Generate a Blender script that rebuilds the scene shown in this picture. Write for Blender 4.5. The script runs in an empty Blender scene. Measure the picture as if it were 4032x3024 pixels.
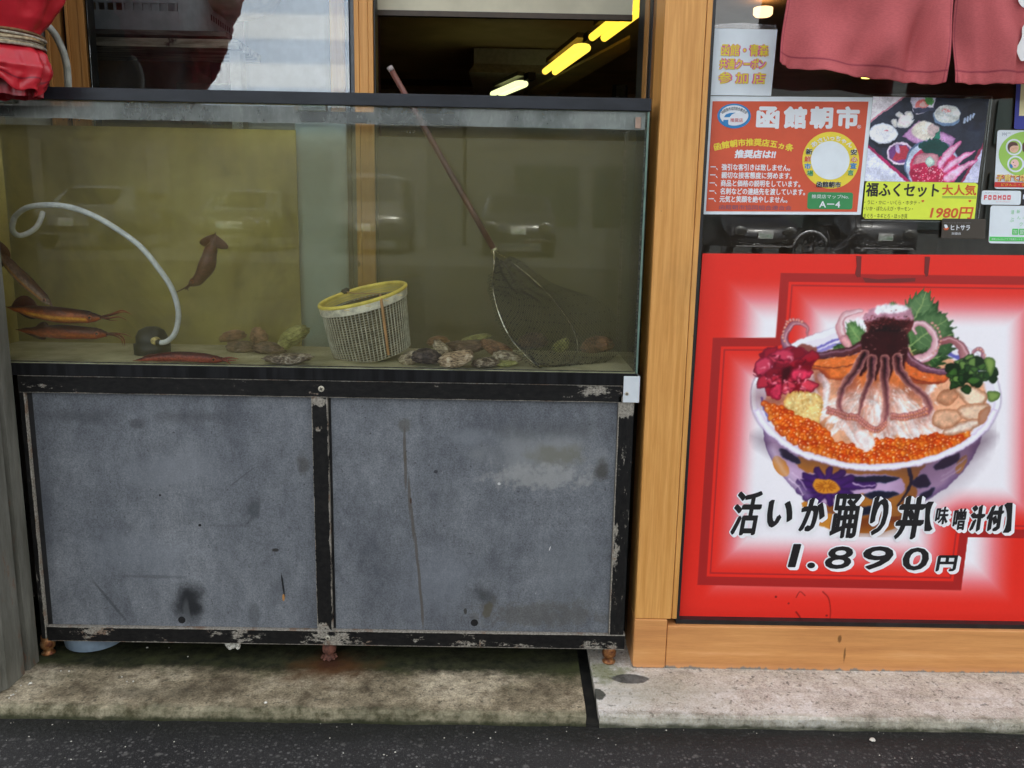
import bpy, math, random
import numpy as np
from mathutils import Vector, Matrix, noise as mnoise
random.seed(7); np.random.seed(7)
S = bpy.context.scene
COL = S.collection
R = math.radians

# ------------------------------------------------------------------ camera
FPX = 3300.0                                  # focal length in pixels of the 4032 px wide photograph
CAM = Vector((0.0, -2.30, 1.33))
PITCH, ROLL, YAW = R(10.7845), R(1.0697), R(-0.3715)
_f = Vector((-math.sin(YAW)*math.cos(PITCH), math.cos(YAW)*math.cos(PITCH), -math.sin(PITCH)))
_r = Vector((math.cos(YAW), math.sin(YAW), 0))
_u = _r.cross(_f)
RT = _r*math.cos(ROLL) + _u*math.sin(ROLL)
UP = -_r*math.sin(ROLL) + _u*math.cos(ROLL)
FW = _f
cd = bpy.data.cameras.new('camera'); cam = bpy.data.objects.new('camera', cd); COL.objects.link(cam)
cd.sensor_width = 36; cd.lens = 36*FPX/4032; cd.clip_start = 0.05; cd.clip_end = 400
cam.matrix_world = Matrix(((RT.x, UP.x, -FW.x, CAM.x), (RT.y, UP.y, -FW.y, CAM.y), (RT.z, UP.z, -FW.z, CAM.z), (0, 0, 0, 1)))
S.camera = cam

# ------------------------------------------------------------------ world, sun, exposure
SUN_EL, SUN_AZ = R(52), R(20)                 # the sun stands behind the shop: its front is in open shade
w = bpy.data.worlds.new('World'); S.world = w; w.use_nodes = True
nt = w.node_tree; bg = nt.nodes['Background']
sky = nt.nodes.new('ShaderNodeTexSky'); sky.sky_type = 'NISHITA'; sky.sun_disc = False
sky.sun_elevation = SUN_EL; sky.sun_rotation = SUN_AZ; sky.air_density = 1.0; sky.dust_density = 2.5; sky.ozone_density = 1.0
bw_ = nt.nodes.new('ShaderNodeRGBToBW'); nt.links.new(sky.outputs[0], bw_.inputs[0])          # broken white cloud over the blue
cl_m = nt.nodes.new('ShaderNodeVectorMath'); cl_m.operation = 'SCALE'; cl_m.inputs[3].default_value = 1.5; cl_c = nt.nodes.new('ShaderNodeCombineXYZ')
for i_ in range(3): nt.links.new(bw_.outputs[0], cl_c.inputs[i_])
nt.links.new(cl_c.outputs[0], cl_m.inputs[0])
tc = nt.nodes.new('ShaderNodeTexCoord'); cn_ = nt.nodes.new('ShaderNodeTexNoise'); cn_.inputs['Scale'].default_value = 2.2; cn_.inputs['Detail'].default_value = 7; nt.links.new(tc.outputs['Generated'], cn_.inputs['Vector'])
cr_ = nt.nodes.new('ShaderNodeMapRange'); cr_.inputs['From Min'].default_value = .36; cr_.inputs['From Max'].default_value = .56; cr_.inputs['To Min'].default_value = .35; cr_.inputs['To Max'].default_value = .97; nt.links.new(cn_.outputs['Fac'], cr_.inputs['Value'])
cx_m = nt.nodes.new('ShaderNodeMix'); cx_m.data_type = 'RGBA'; nt.links.new(cr_.outputs[0], cx_m.inputs[0]); nt.links.new(sky.outputs[0], cx_m.inputs[6]); nt.links.new(cl_m.outputs[0], cx_m.inputs[7])
nt.links.new(cx_m.outputs[2], bg.inputs[0]); bg.inputs[1].default_value = 0.15
ld = bpy.data.lights.new('sun', 'SUN'); ld.energy = 3.2; ld.angle = R(0.5); ld.color = (1, 0.95, 0.88)
sun = bpy.data.objects.new('sun', ld); COL.objects.link(sun)
sd = Vector((math.sin(SUN_AZ)*math.cos(SUN_EL), math.cos(SUN_AZ)*math.cos(SUN_EL), math.sin(SUN_EL)))
sun.rotation_euler = sd.to_track_quat('Z', 'Y').to_euler()
S.view_settings.view_transform = 'Standard'; S.view_settings.look = 'None'; S.view_settings.gamma = 1
S.view_settings.exposure = 1.98
S.render.engine = 'CYCLES'
cy = S.cycles
cy.use_denoising = True; cy.max_bounces = 8; cy.diffuse_bounces = 4; cy.glossy_bounces = 4; cy.transmission_bounces = 4
cy.volume_bounces = 1; cy.transparent_max_bounces = 16; cy.sample_clamp_indirect = 6; cy.caustics_reflective = False; cy.caustics_refractive = False

# ------------------------------------------------------------------ helpers
def ray(x, y):
    d = FW*FPX + RT*(x-2016) - UP*(y-1512)
    return d
def W(x, y, Y):                               # point of the plane at depth Y seen at photo position x, y
    d = ray(x, y); return CAM + d*((Y-CAM.y)/d.y)
def WZ(x, y, Z):
    d = ray(x, y); return CAM + d*((Z-CAM.z)/d.z)
def WX(x, y, X):
    d = ray(x, y); return CAM + d*((X-CAM.x)/d.x)
ORG = {}
def org(o): return ORG.get(o.name, Vector((0, 0, 0)))
def tag(o, label=None, cat=None, group=None, kind=None):
    if label: o['label'] = label
    if cat: o['category'] = cat
    if group: o['group'] = group
    if kind: o['kind'] = kind
    return o
def thing(name, loc, label, cat, group=None):
    o = bpy.data.objects.new(name, None); COL.objects.link(o); o.location = loc; o.empty_display_size = .05
    ORG[o.name] = Vector(loc)
    return tag(o, label, cat, group)

class MB:
    def __init__(s): s.v = []; s.f = []; s.c = []
    def add(s, vs, fs, col=None):
        b = len(s.v); s.v += [Vector(p) for p in vs]; s.f += [tuple(i+b for i in f) for f in fs]
        s.c += (col if isinstance(col, list) else [col or (1, 1, 1)]*len(vs))
        return s
    def box(s, x0, x1, y0, y1, z0, z1):
        if x0 > x1: x0, x1 = x1, x0
        if y0 > y1: y0, y1 = y1, y0
        if z0 > z1: z0, z1 = z1, z0
        return s.add([(x0,y0,z0),(x1,y0,z0),(x1,y1,z0),(x0,y1,z0),(x0,y0,z1),(x1,y0,z1),(x1,y1,z1),(x0,y1,z1)],
                     [(3,2,1,0),(4,5,6,7),(0,1,5,4),(1,2,6,5),(2,3,7,6),(3,0,4,7)])
    def slab(s, pts, dy):                     # prism of a polygon in a plane, pushed back by dy along Y
        n = len(pts); a = [Vector(p) for p in pts]; b = [p+Vector((0, dy, 0)) for p in a]
        return s.add(a+b, [tuple(range(n)), tuple(range(2*n-1, n-1, -1))] + [(i, i+n, (i+1) % n+n, (i+1) % n) for i in range(n)])
    def prism(s, pts, d):
        n = len(pts); d = Vector(d); a = [Vector(p) for p in pts]; b = [p+d for p in a]
        return s.add(a+b, [tuple(range(n)), tuple(range(2*n-1, n-1, -1))] + [(i, i+n, (i+1) % n+n, (i+1) % n) for i in range(n)])
    def tube(s, pts, rad, seg=10, cap=True, flat=None, cols=None):
        pts = [Vector(p) for p in pts]; n = len(pts)
        rr = rad if isinstance(rad, (list, tuple)) else [rad]*n
        up = None; vs = []; cs = []
        for i, p in enumerate(pts):
            t = (pts[min(i+1, n-1)]-pts[max(i-1, 0)]).normalized()
            if up is None:
                up = Vector((0, 0, 1)) if abs(t.z) < .9 else Vector((0, 1, 0))
            up = (up - t*up.dot(t)).normalized(); sd_ = t.cross(up)
            ru, rs = (rr[i], rr[i]) if not isinstance(rr[i], tuple) else rr[i]
            for k in range(seg):
                a = 2*math.pi*k/seg
                vs.append(p + up*math.cos(a)*ru + sd_*math.sin(a)*rs)
                cs.append(cols(i/(n-1), a) if cols else (1, 1, 1))
        fs = [(i*seg+k, i*seg+(k+1) % seg, (i+1)*seg+(k+1) % seg, (i+1)*seg+k) for i in range(n-1) for k in range(seg)]
        if cap: fs += [tuple(range(seg-1, -1, -1)), tuple((n-1)*seg+k for k in range(seg))]
        return s.add(vs, fs, cs)
    def lathe(s, base, prof, seg=24, axis=Vector((0, 0, 1)), sx=1.0, sy=1.0):
        axis = Vector(axis).normalized(); q = Vector((0, 0, 1)).rotation_difference(axis); base = Vector(base)
        vs = []; n = len(prof)
        for r, h in prof:
            for k in range(seg):
                a = 2*math.pi*k/seg; vs.append(base + q @ Vector((math.cos(a)*r*sx, math.sin(a)*r*sy, h)))
        fs = [(i*seg+k, i*seg+(k+1) % seg, (i+1)*seg+(k+1) % seg, (i+1)*seg+k) for i in range(n-1) for k in range(seg)]
        fs += [tuple(range(seg-1, -1, -1)), tuple((n-1)*seg+k for k in range(seg))]
        return s.add(vs, fs)
    def grid(s, fn, nu, nv, col=None):
        vs = [Vector(fn(i/nu, j/nv)) for j in range(nv+1) for i in range(nu+1)]
        cs = [col(i/nu, j/nv) for j in range(nv+1) for i in range(nu+1)] if col else None
        fs = [(j*(nu+1)+i, j*(nu+1)+i+1, (j+1)*(nu+1)+i+1, (j+1)*(nu+1)+i) for j in range(nv) for i in range(nu)]
        return s.add(vs, fs, cs)
    def build(s, name, mat, parent=None, smooth=False, bevel=0, cols=False, loc=None, label=None):
        me = bpy.data.meshes.new(name)
        if parent is not None: o0 = org(parent)
        elif loc is not None: o0 = Vector(loc)
        else:
            xs = [p.x for p in s.v]; ys = [p.y for p in s.v]; zs = [p.z for p in s.v]
            o0 = Vector(((min(xs)+max(xs))/2, (min(ys)+max(ys))/2, min(zs)))
        me.from_pydata([p-o0 for p in s.v], [], s.f); me.update()
        if cols:
            at = me.color_attributes.new('Col', 'FLOAT_COLOR', 'POINT')
            at.data.foreach_set('color', np.array([(*c[:3], 1) for c in s.c], dtype=np.float32).ravel())
        o = bpy.data.objects.new(name, me); COL.objects.link(o)
        if mat is not None: me.materials.append(mat)
        if smooth: me.polygons.foreach_set('use_smooth', [True]*len(me.polygons))
        if parent is not None: o.parent = parent
        else: o.location = o0
        ORG[o.name] = o0
        if bevel:
            b = o.modifiers.new('bevel', 'BEVEL'); b.width = bevel; b.segments = 2; b.limit_method = 'ANGLE'; b.angle_limit = R(40)
        if label: o['label'] = label
        return o

def catmull(pts, per=8, closed=False):
    P = [Vector(p) for p in pts]; n = len(P); out = []
    rng = range(n if closed else n-1)
    for i in rng:
        p1, p2 = P[i], P[(i+1) % n]
        p0 = P[(i-1) % n] if (closed or i > 0) else p1*2-p2
        p3 = P[(i+2) % n] if (closed or i < n-2) else p2*2-p1
        for k in range(per):
            t = k/per
            out.append(.5*((2*p1)+(p2-p0)*t+(2*p0-5*p1+4*p2-p3)*t*t+(3*p1-p0-3*p2+p3)*t**3))
    if not closed: out.append(P[-1].copy())
    return out

# ------------------------------------------------------------------ materials
def lin(c): return tuple((x/12.92 if x <= .04045 else ((x+.055)/1.055)**2.4) for x in c)
def srgb(r, g, b): return lin((r/255, g/255, b/255))
class M:
    def __init__(s, name, color=(.5, .5, .5), rough=.5, metal=0, spec=.5):
        s.m = bpy.data.materials.new(name); s.m.use_nodes = True; s.nt = s.m.node_tree
        s.b = s.nt.nodes['Principled BSDF']; s.out = s.nt.nodes['Material Output']
        s.b.inputs['Base Color'].default_value = (*color[:3], 1); s.b.inputs['Roughness'].default_value = rough
        s.b.inputs['Metallic'].default_value = metal; s.b.inputs['Specular IOR Level'].default_value = spec
        s._pos = None
    def n(s, t, **k):
        nd = s.nt.nodes.new(t)
        for a, v in k.items(): setattr(nd, a, v)
        return nd
    def put(s, sock, v):
        if isinstance(v, bpy.types.NodeSocket): s.nt.links.new(v, sock)
        elif isinstance(v, (tuple, list)) and len(v) == 3 and sock.type == 'RGBA': sock.default_value = (*v, 1)
        else: sock.default_value = v
    def set(s, name, v): s.put(s.b.inputs[name], v); return s
    def pos(s, scale=(1, 1, 1)):
        if s._pos is None: s._pos = s.n('ShaderNodeNewGeometry').outputs['Position']
        if tuple(scale) == (1, 1, 1): return s._pos
        v = s.n('ShaderNodeVectorMath', operation='MULTIPLY'); s.put(v.inputs[0], s._pos); v.inputs[1].default_value = scale
        return v.outputs[0]
    def noise(s, scale=10, detail=4, rough=.55, st=(1, 1, 1), dist=0, vec=None):
        t = s.n('ShaderNodeTexNoise'); s.put(t.inputs['Vector'], vec if vec is not None else s.pos(st))
        t.inputs['Scale'].default_value = scale; t.inputs['Detail'].default_value = detail; t.inputs['Roughness'].default_value = rough; t.inputs['Distortion'].default_value = dist
        return t.outputs['Fac']
    def voro(s, scale=50, feature='F1', st=(1, 1, 1), out='Distance'):
        t = s.n('ShaderNodeTexVoronoi', feature=feature); s.put(t.inputs['Vector'], s.pos(st)); t.inputs['Scale'].default_value = scale
        return t.outputs[out]
    def math(s, op, a, b=0.0, c=None, clamp=False):
        t = s.n('ShaderNodeMath', operation=op); t.use_clamp = clamp; s.put(t.inputs[0], a); s.put(t.inputs[1], b)
        if c is not None: s.put(t.inputs[2], c)
        return t.outputs[0]
    def step(s, f, lo, hi):
        t = s.n('ShaderNodeMapRange', interpolation_type='SMOOTHSTEP'); s.put(t.inputs['Value'], f)
        t.inputs['From Min'].default_value = lo; t.inputs['From Max'].default_value = hi
        return t.outputs[0]
    def ramp(s, f, stops):
        t = s.n('ShaderNodeValToRGB'); s.put(t.inputs[0], f); e = t.color_ramp.elements
        while len(e) < len(stops): e.new(.5)
        for el, (p, c) in zip(e, stops): el.position = .5+(p-.5)*.60; el.color = (*c, 1) if len(c) == 3 else c
        return t.outputs[0]
    def mix(s, f, a, b, mode='MIX'):
        t = s.n('ShaderNodeMix', data_type='RGBA', blend_type=mode)
        s.put(t.inputs[0], f); s.put(t.inputs[6], a); s.put(t.inputs[7], b)
        return t.outputs[2]
    def xyz(s):
        t = s.n('ShaderNodeSeparateXYZ'); s.put(t.inputs[0], s.pos()); return t.outputs
    def blob(s, p, rx, rz, ns=25, amp=.5, ry=None, soft=.55, rot=0):   # soft irregular patch round world point p
        d = s.n('ShaderNodeVectorMath', operation='SUBTRACT'); s.put(d.inputs[0], s.pos()); d.inputs[1].default_value = p
        v = d.outputs[0]
        if rot:
            r_ = s.n('ShaderNodeVectorRotate', rotation_type='Y_AXIS'); s.put(r_.inputs['Vector'], v); r_.inputs['Angle'].default_value = -rot; v = r_.outputs[0]
        q = s.n('ShaderNodeVectorMath', operation='DIVIDE'); s.put(q.inputs[0], v); q.inputs[1].default_value = (rx, ry or 10, rz)
        l = s.n('ShaderNodeVectorMath', operation='LENGTH'); s.put(l.inputs[0], q.outputs[0])
        nz = s.noise(ns, 4, .6)
        f = s.math('ADD', l.outputs['Value'], s.math('MULTIPLY', s.math('SUBTRACT', nz, .5), amp*2))
        t = s.n('ShaderNodeMapRange', interpolation_type='SMOOTHSTEP'); s.put(t.inputs['Value'], f)
        t.inputs['From Min'].default_value = 1.0; t.inputs['From Max'].default_value = 1-soft
        return t.outputs[0]
    def bump(s, h, strength=.3, dist=.002):
        t = s.n('ShaderNodeBump'); s.put(t.inputs['Height'], h); t.inputs['Strength'].default_value = strength; t.inputs['Distance'].default_value = dist
        s.put(s.b.inputs['Normal'], t.outputs[0]); return s
    def attr(s, name='Col'):
        t = s.n('ShaderNodeAttribute', attribute_name=name); return t.outputs['Color']

def simple(name, color, rough=.5, metal=0, spec=.5, var=.12, ns=30, bump=0):
    m = M(name, color, rough, metal, spec)
    f = m.noise(ns, 4)
    m.set('Base Color', m.ramp(f, [(.3, tuple(c*(1-var) for c in color)), (.7, tuple(min(1, c*(1+var)) for c in color))]))
    if bump: m.bump(m.noise(ns*4, 3), bump, .001)
    return m.m
def glass_mat(name, ior=1.6, tint=(.97, .98, .97), dirt=0.0, rough=0.0, dirtcol=(.5, .52, .5), dscale=3):
    m = M(name); nt = m.nt; nt.nodes.remove(m.b)
    tr = m.n('ShaderNodeBsdfTransparent'); tr.inputs[0].default_value = (*tint, 1)
    gl = m.n('ShaderNodeBsdfGlossy'); gl.inputs['Roughness'].default_value = rough; gl.inputs['Color'].default_value = (1, 1, 1, 1)
    fr = m.n('ShaderNodeFresnel'); fr.inputs['IOR'].default_value = ior
    mx = m.n('ShaderNodeMixShader'); nt.links.new(fr.outputs[0], mx.inputs[0]); nt.links.new(tr.outputs[0], mx.inputs[1]); nt.links.new(gl.outputs[0], mx.inputs[2])
    last = mx.outputs[0]
    if dirt:
        df = m.n('ShaderNodeBsdfDiffuse'); df.inputs[0].default_value = (*dirtcol, 1)
        f = m.math('MULTIPLY', m.step(m.noise(dscale, 6, .65, (1, 1, .6)), .35, .75), dirt)
        m2 = m.n('ShaderNodeMixShader'); nt.links.new(f, m2.inputs[0]); nt.links.new(last, m2.inputs[1]); nt.links.new(df.outputs[0], m2.inputs[2]); last = m2.outputs[0]
    nt.links.new(last, m.out.inputs[0])
    return m.m
def emit(name, color, strength):
    m = M(name, color, .4); m.set('Emission Color', color); m.b.inputs['Emission Strength'].default_value = strength
    return m.m
def vcol_mat(name, rough=.4, spec=.4, grain=0.0):
    m = M(name, rough=rough, spec=spec); c = m.attr()
    if grain: c = m.mix(grain, c, m.ramp(m.noise(220, 3, .6), [(.3, (0, 0, 0)), (.7, (1, 1, 1))]), 'OVERLAY')
    m.set('Base Color', c); return m.m
# ------------------------------------------------------------------ materials of the setting
def wood_mat(name, dark, light, sx=1.0, spots=True):
    m = M(name, rough=.42, spec=.35)
    g = m.noise(9, 6, .62, (9*sx, 9*sx, .35), .4)
    fine = m.noise(60, 4, .7, (6*sx, 6*sx, .25))
    c = m.ramp(g, [(.3, dark), (.52, tuple((a+b)/2 for a, b in zip(dark, light))), (.72, light)])
    c = m.mix(.16, c, m.ramp(fine, [(.3, (.35, .33, .3)), (.65, (.62, .62, .62))]), 'OVERLAY')
    if spots:
        sp = m.step(m.noise(38, 2, .5, (1, 1, .55)), .74, .78)
        c = m.mix(m.math('MULTIPLY', sp, .7), c, (.05, .03, .015))
        big = m.step(m.noise(2.2, 5, .6), .52, .75); c = m.mix(m.math('MULTIPLY', big, .25), c, (.2, .1, .035))
    m.set('Base Color', c); m.bump(fine, .12, .0006)
    m.set('Roughness', m.math('ADD', m.math('MULTIPLY', g, .25), .3)); return m.m
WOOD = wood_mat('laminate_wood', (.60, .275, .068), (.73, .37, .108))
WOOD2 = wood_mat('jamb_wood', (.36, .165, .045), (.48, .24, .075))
WOOD_D = wood_mat('shaded_wood', (.22, .095, .025), (.30, .14, .042))
def painted_wood():
    m = M('painted_sill', rough=.45, spec=.3)
    a = m.noise(5, 6, .65, (.35, 1, 6)); f = m.noise(70, 4, .7, (.3, 1, 5))
    c = m.ramp(a, [(.3, (.54, .235, .078)), (.6, (.64, .30, .10)), (.8, (.72, .37, .15))])
    c = m.mix(.2, c, m.ramp(f, [(.3, (.36, .36, .36)), (.68, (.62, .62, .62))]), 'OVERLAY')
    z = m.xyz()[2]
    low = m.math('MULTIPLY', m.step(m.math('ADD', z, m.math('MULTIPLY', m.noise(14, 5, .6), .03)), .072, .048), .55)
    c = m.mix(low, c, (.62, .30, .15))
    ch = m.step(m.math('ADD', z, m.math('MULTIPLY', m.noise(28, 5, .7, (1, 1, .3)), .045)), .066, .058)
    c = m.mix(ch, c, (.22, .20, .17))
    c = m.mix(m.math('MULTIPLY', m.step(m.noise(16, 3, .5), .72, .78), .6), c, (.16, .08, .03))
    dr = m.blob(tuple(W(3305, 2515, 0)), .008, .014, 90, .5); dr2 = m.blob(tuple(W(3325, 2575, 0)), .004, .03, 60, .45)
    c = m.mix(m.math('MULTIPLY', m.math('MAXIMUM', dr, dr2), .8), c, (.13, .055, .015))
    m.set('Base Color', c); m.bump(m.math('ADD', a, ch), .2, .002); return m.m
SILL = painted_wood()
BLACK = simple('black_gasket', (.012, .012, .013), .45, var=.3)
def concrete(name, base, light, dark, algae, seed, rug=.7):
    m = M(name, rough=.85, spec=.2)
    v = m.pos()
    off = m.n('ShaderNodeVectorMath', operation='ADD'); m.put(off.inputs[0], v); off.inputs[1].default_value = (seed*3.1, seed*1.7, 0)
    vv = off.outputs[0]
    a = m.noise(3.2, 7, .7, vec=vv); b = m.noise(24, 6, .75, vec=vv); f = m.noise(180, 3, .7, vec=vv)
    c = m.ramp(a, [(.28, dark), (.48, base), (.7, light)])
    c = m.mix(rug, c, m.ramp(b, [(.28, (.20, .18, .16)), (.5, (.5, .5, .49)), (.72, (.76, .76, .74))]), 'OVERLAY')
    c = m.mix(.6, c, m.ramp(f, [(.3, (.25, .25, .25)), (.7, (.7, .7, .7))]), 'OVERLAY')
    st = m.noise(5, 6, .65, (.5, 9, 3))
    c = m.mix(m.math('MULTIPLY', m.step(st, .5, .72), .35), c, tuple(x*.55 for x in base))
    pit = m.step(m.noise(62, 3, .6, vec=vv), .60, .66); c = m.mix(m.math('MULTIPLY', pit, .6), c, (.05, .047, .035))
    x, y, z = m.xyz()
    # mossy face and foot of the slab
    nz = m.math('MULTIPLY', m.math('SUBTRACT', m.noise(16, 5, .7), .5), .09)
    fr = m.step(m.math('ADD', y, nz), -.214, -.245)
    c = m.mix(m.math('MULTIPLY', fr, .8*algae), c, m.ramp(b, [(.3, (.045, .048, .02)), (.7, (.24, .225, .145))]))
    lo = m.step(m.math('ADD', z, m.math('MULTIPLY', nz, .35)), .017, .003); c = m.mix(m.math('MULTIPLY', lo, .85), c, (.025, .03, .012))
    bk = m.step(m.math('ADD', y, m.math('MULTIPLY', nz, 1.1)), -.075, -.02)  # mask for the shade painted under the stand
    return m, c, b, bk, y
def slab_left():
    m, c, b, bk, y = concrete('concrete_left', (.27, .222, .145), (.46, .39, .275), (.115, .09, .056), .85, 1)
    c = m.mix(m.math('MULTIPLY', bk, .97), c, m.ramp(b, [(.3, (.006, .008, .003)), (.7, (.026, .030, .010))]))  # blackish green shade under the stand, painted into the concrete colour
    gr = m.step(m.noise(7, 5, .65, (1, 2, 1)), .5, .72)
    c = m.mix(m.math('MULTIPLY', m.math('MULTIPLY', gr, m.step(y, -.2, -.02)), .75), c, (.045, .05, .016))
    rf = m.blob((-.51, -.03, .04), .19, 1, 18, .55, ry=.12, soft=.9)
    c = m.mix(m.math('MULTIPLY', rf, .85), c, (.085, .032, .008))
    rf2 = m.blob((-.51, .0, .04), .05, 1, 30, .6, ry=.045, soft=.7); c = m.mix(m.math('MULTIPLY', rf2, .8), c, (.045, .014, .006))
    dk = m.blob((-.95, -.17, .04), .2, 1, 14, .9, ry=.05, soft=.8); c = m.mix(m.math('MULTIPLY', dk, .5), c, (.07, .06, .04))
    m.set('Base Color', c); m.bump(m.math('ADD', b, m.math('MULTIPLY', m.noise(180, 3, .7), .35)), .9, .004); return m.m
def slab_right():
    m, c, b, bk, y = concrete('concrete_right', (.56, .51, .44), (.68, .64, .58), (.42, .37, .30), .75, 5, .35)
    x = m.xyz()[0]
    cr = m.step(m.noise(11, 5, .7, (.4, 5, 2)), .48, .68); c = m.mix(m.math('MULTIPLY', cr, .35), c, (.62, .57, .44))
    gw = m.blob((.45, -.13, .04), .3, 1, 12, .7, ry=.12, soft=.9); c = m.mix(m.math('MULTIPLY', gw, .45), c, (.36, .35, .26))
    gr = m.blob((.31, -.03, .04), .09, 1, 25, .9, ry=.08, soft=.7); c = m.mix(m.math('MULTIPLY', gr, .7), c, (.14, .16, .05))
    hole = m.blob(tuple(WZ(2480, 2672, .036)), .062, 1, 20, .35, ry=.028, soft=.18); c = m.mix(m.math('MULTIPLY', hole, .93), c, m.ramp(b, [(.3, (.045, .045, .04)), (.7, (.13, .125, .115))]))
    chip = m.blob((.275, -.145, .04), .02, 1, 40, .5, ry=.03, soft=.2); c = m.mix(m.math('MULTIPLY', chip, .9), c, (.03, .033, .022))
    m.set('Base Color', c)
    m.bump(m.math('ADD', m.math('MULTIPLY', b, .5), m.math('MULTIPLY', hole, -1.2)), .5, .004); return m.m
def asphalt():
    m = M('asphalt', rough=.8, spec=.3)
    a = m.noise(1.5, 5, .6); vc = m.voro(95, out='Color'); vd = m.voro(95)
    big = m.voro(38, out='Color'); f = m.noise(300, 2, .7)
    sp = m.n('ShaderNodeSeparateColor'); m.put(sp.inputs[0], vc); sb = m.n('ShaderNodeSeparateColor'); m.put(sb.inputs[0], big)
    c = m.ramp(a, [(.3, (.017, .016, .0155)), (.7, (.034, .032, .030))])
    stones = m.math('MULTIPLY', m.step(sp.outputs[0], .50, .95), m.step(vd, .55, .25))
    c = m.mix(m.math('MULTIPLY', stones, .65), c, (.17, .16, .15))
    s2 = m.math('MULTIPLY', m.step(sb.outputs[1], .9, 1.0), m.step(m.voro(38), .4, .1)); c = m.mix(m.math('MULTIPLY', s2, .6), c, (.20, .19, .17))
    c = m.mix(m.math('MULTIPLY', m.step(f, .62, .70), .55), c, (.34, .33, .31))
    c = m.mix(m.math('MULTIPLY', m.step(f, .42, .3), .6), c, (.008, .008, .008))
    y = m.xyz()[1]; wet = m.step(m.math('ADD', y, m.math('MULTIPLY', m.noise(6, 5, .6), .12)), -.32, -.22)
    c = m.mix(m.math('MULTIPLY', wet, .75), c, (.010, .0105, .008))
    m.set('Base Color', c); m.set('Roughness', m.math('SUBTRACT', .85, m.math('MULTIPLY', wet, .3)))
    m.bump(m.math('ADD', m.math('MULTIPLY', vd, -.8), f), .8, .004); return m.m

# ------------------------------------------------------------------ ground
g = MB()
xs = [-60, -6, -2.2] + [(-2.1+.05*i) for i in range(85)] + [2.2, 6, 60]
ys = [-60, -25, -14, -8, -4] + [(-1.2+.05*i) for i in range(21)] + [.05, .4]
g.add([(x, y, .0025*mnoise.noise((x*7, y*7, 0)) if -1.3 < y < -.05 else 0) for y in ys for x in xs],
      [(j*len(xs)+i, j*len(xs)+i+1, (j+1)*len(xs)+i+1, (j+1)*len(xs)+i) for j in range(len(ys)-1) for i in range(len(xs)-1)])
tag(g.build('road', asphalt(), smooth=True, loc=(0, 0, 0)), kind='structure')
def kerb(x0, x1, mat, name, nx=140, sd=0):
    prof = [(.42, .037), (.05, .0365), (-.10, .0355), (-.20, .034), (-.236, .0325), (-.246, .027), (-.2495, .012), (-.251, -.01)]
    b = MB(); vs = []; n = len(prof)
    for i in range(nx+1):
        x = x0+(x1-x0)*i/nx
        for k, (y, z) in enumerate(prof):
            e = 1 if k >= 3 else .2
            nn = mnoise.fractal((x*9+sd, k*.35, sd), .7, 2, 4)
            xx = x
            if i in (0, nx): xx += .004*mnoise.noise((y*60, z*60, sd+i))
            vs.append((xx, y+e*.0045*nn, z+(e*.0016*mnoise.noise((x*21, k, sd+9))+.0008*nn)))
    fs = [(i*n+k, (i+1)*n+k, (i+1)*n+k+1, i*n+k+1) for i in range(nx) for k in range(n-1)]
    fs += [tuple(range(n)), tuple(nx*n+k for k in range(n-1, -1, -1))]
    b.add(vs, fs); o = b.build(name, mat); tag(o, kind='structure'); return o
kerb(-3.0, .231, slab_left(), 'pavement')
kerb(.266, 3.2, slab_right(), 'pavement', sd=4)
gm = simple('gap_dirt', (.012, .011, .008), .9, var=.5, bump=.4)
tag(MB().box(.215, .28, -.243, .42, -.02, .006).build('gutter', gm), kind='structure')

# ------------------------------------------------------------------ the shop
shop = thing('restaurant_building', (.45, .3, 0), 'orange wood shopfront with a black framed serving window and a poster window', 'building')
PX0 = W(2601, 400, 0).x; PXM = W(2762, 400, 0).x; PX1 = W(2786, 400, 0).x
zj = W(2560, 2437, 0).z
GZ = W(2661, 2464, 0).z                      # top of the sill
YG = .045                                     # shop window glass
MB().box(PX0, PXM, 0, .14, zj, 2.6).build('pillar', WOOD, shop, bevel=.003)
MB().box(PXM+.0015, PX1, .002, .14, zj, 2.6).build('pillar_trim', WOOD, shop, bevel=.002)
pb = MB(); pb.box(PX0-.001, PX1-.028, -.003, .14, .037, zj-.001); pb.build('pillar_base', SILL, shop, bevel=.003)
MB().box(PX1-.0265, 3.2, -.001, .16, .034, GZ).build('sill', SILL, shop, bevel=.003)
gk = MB(); gk.box(PX1+.0005, 3.2, .012, .06, GZ+.0005, GZ+.014); gk.box(PX1+.0005, PX1+.010, .012, .06, GZ+.0145, 2.4)
gk.build('window_gasket', BLACK, shop)
# return of the pillar: strips of the side frame, front to back
def strip(px, y0, y1, xoff, mat, name):
    MB().box(PX0+xoff, PX0+.10, y0, y1, .037, 2.4).build(name, mat, shop)
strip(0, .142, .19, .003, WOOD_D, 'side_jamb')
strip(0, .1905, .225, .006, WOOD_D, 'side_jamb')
strip(0, .2255, .27, .002, BLACK, 'side_track')
strip(0, .2705, .34, -.001, WOOD2, 'side_jamb')
strip(0, .3405, .50, .004, BLACK, 'side_track')
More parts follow.
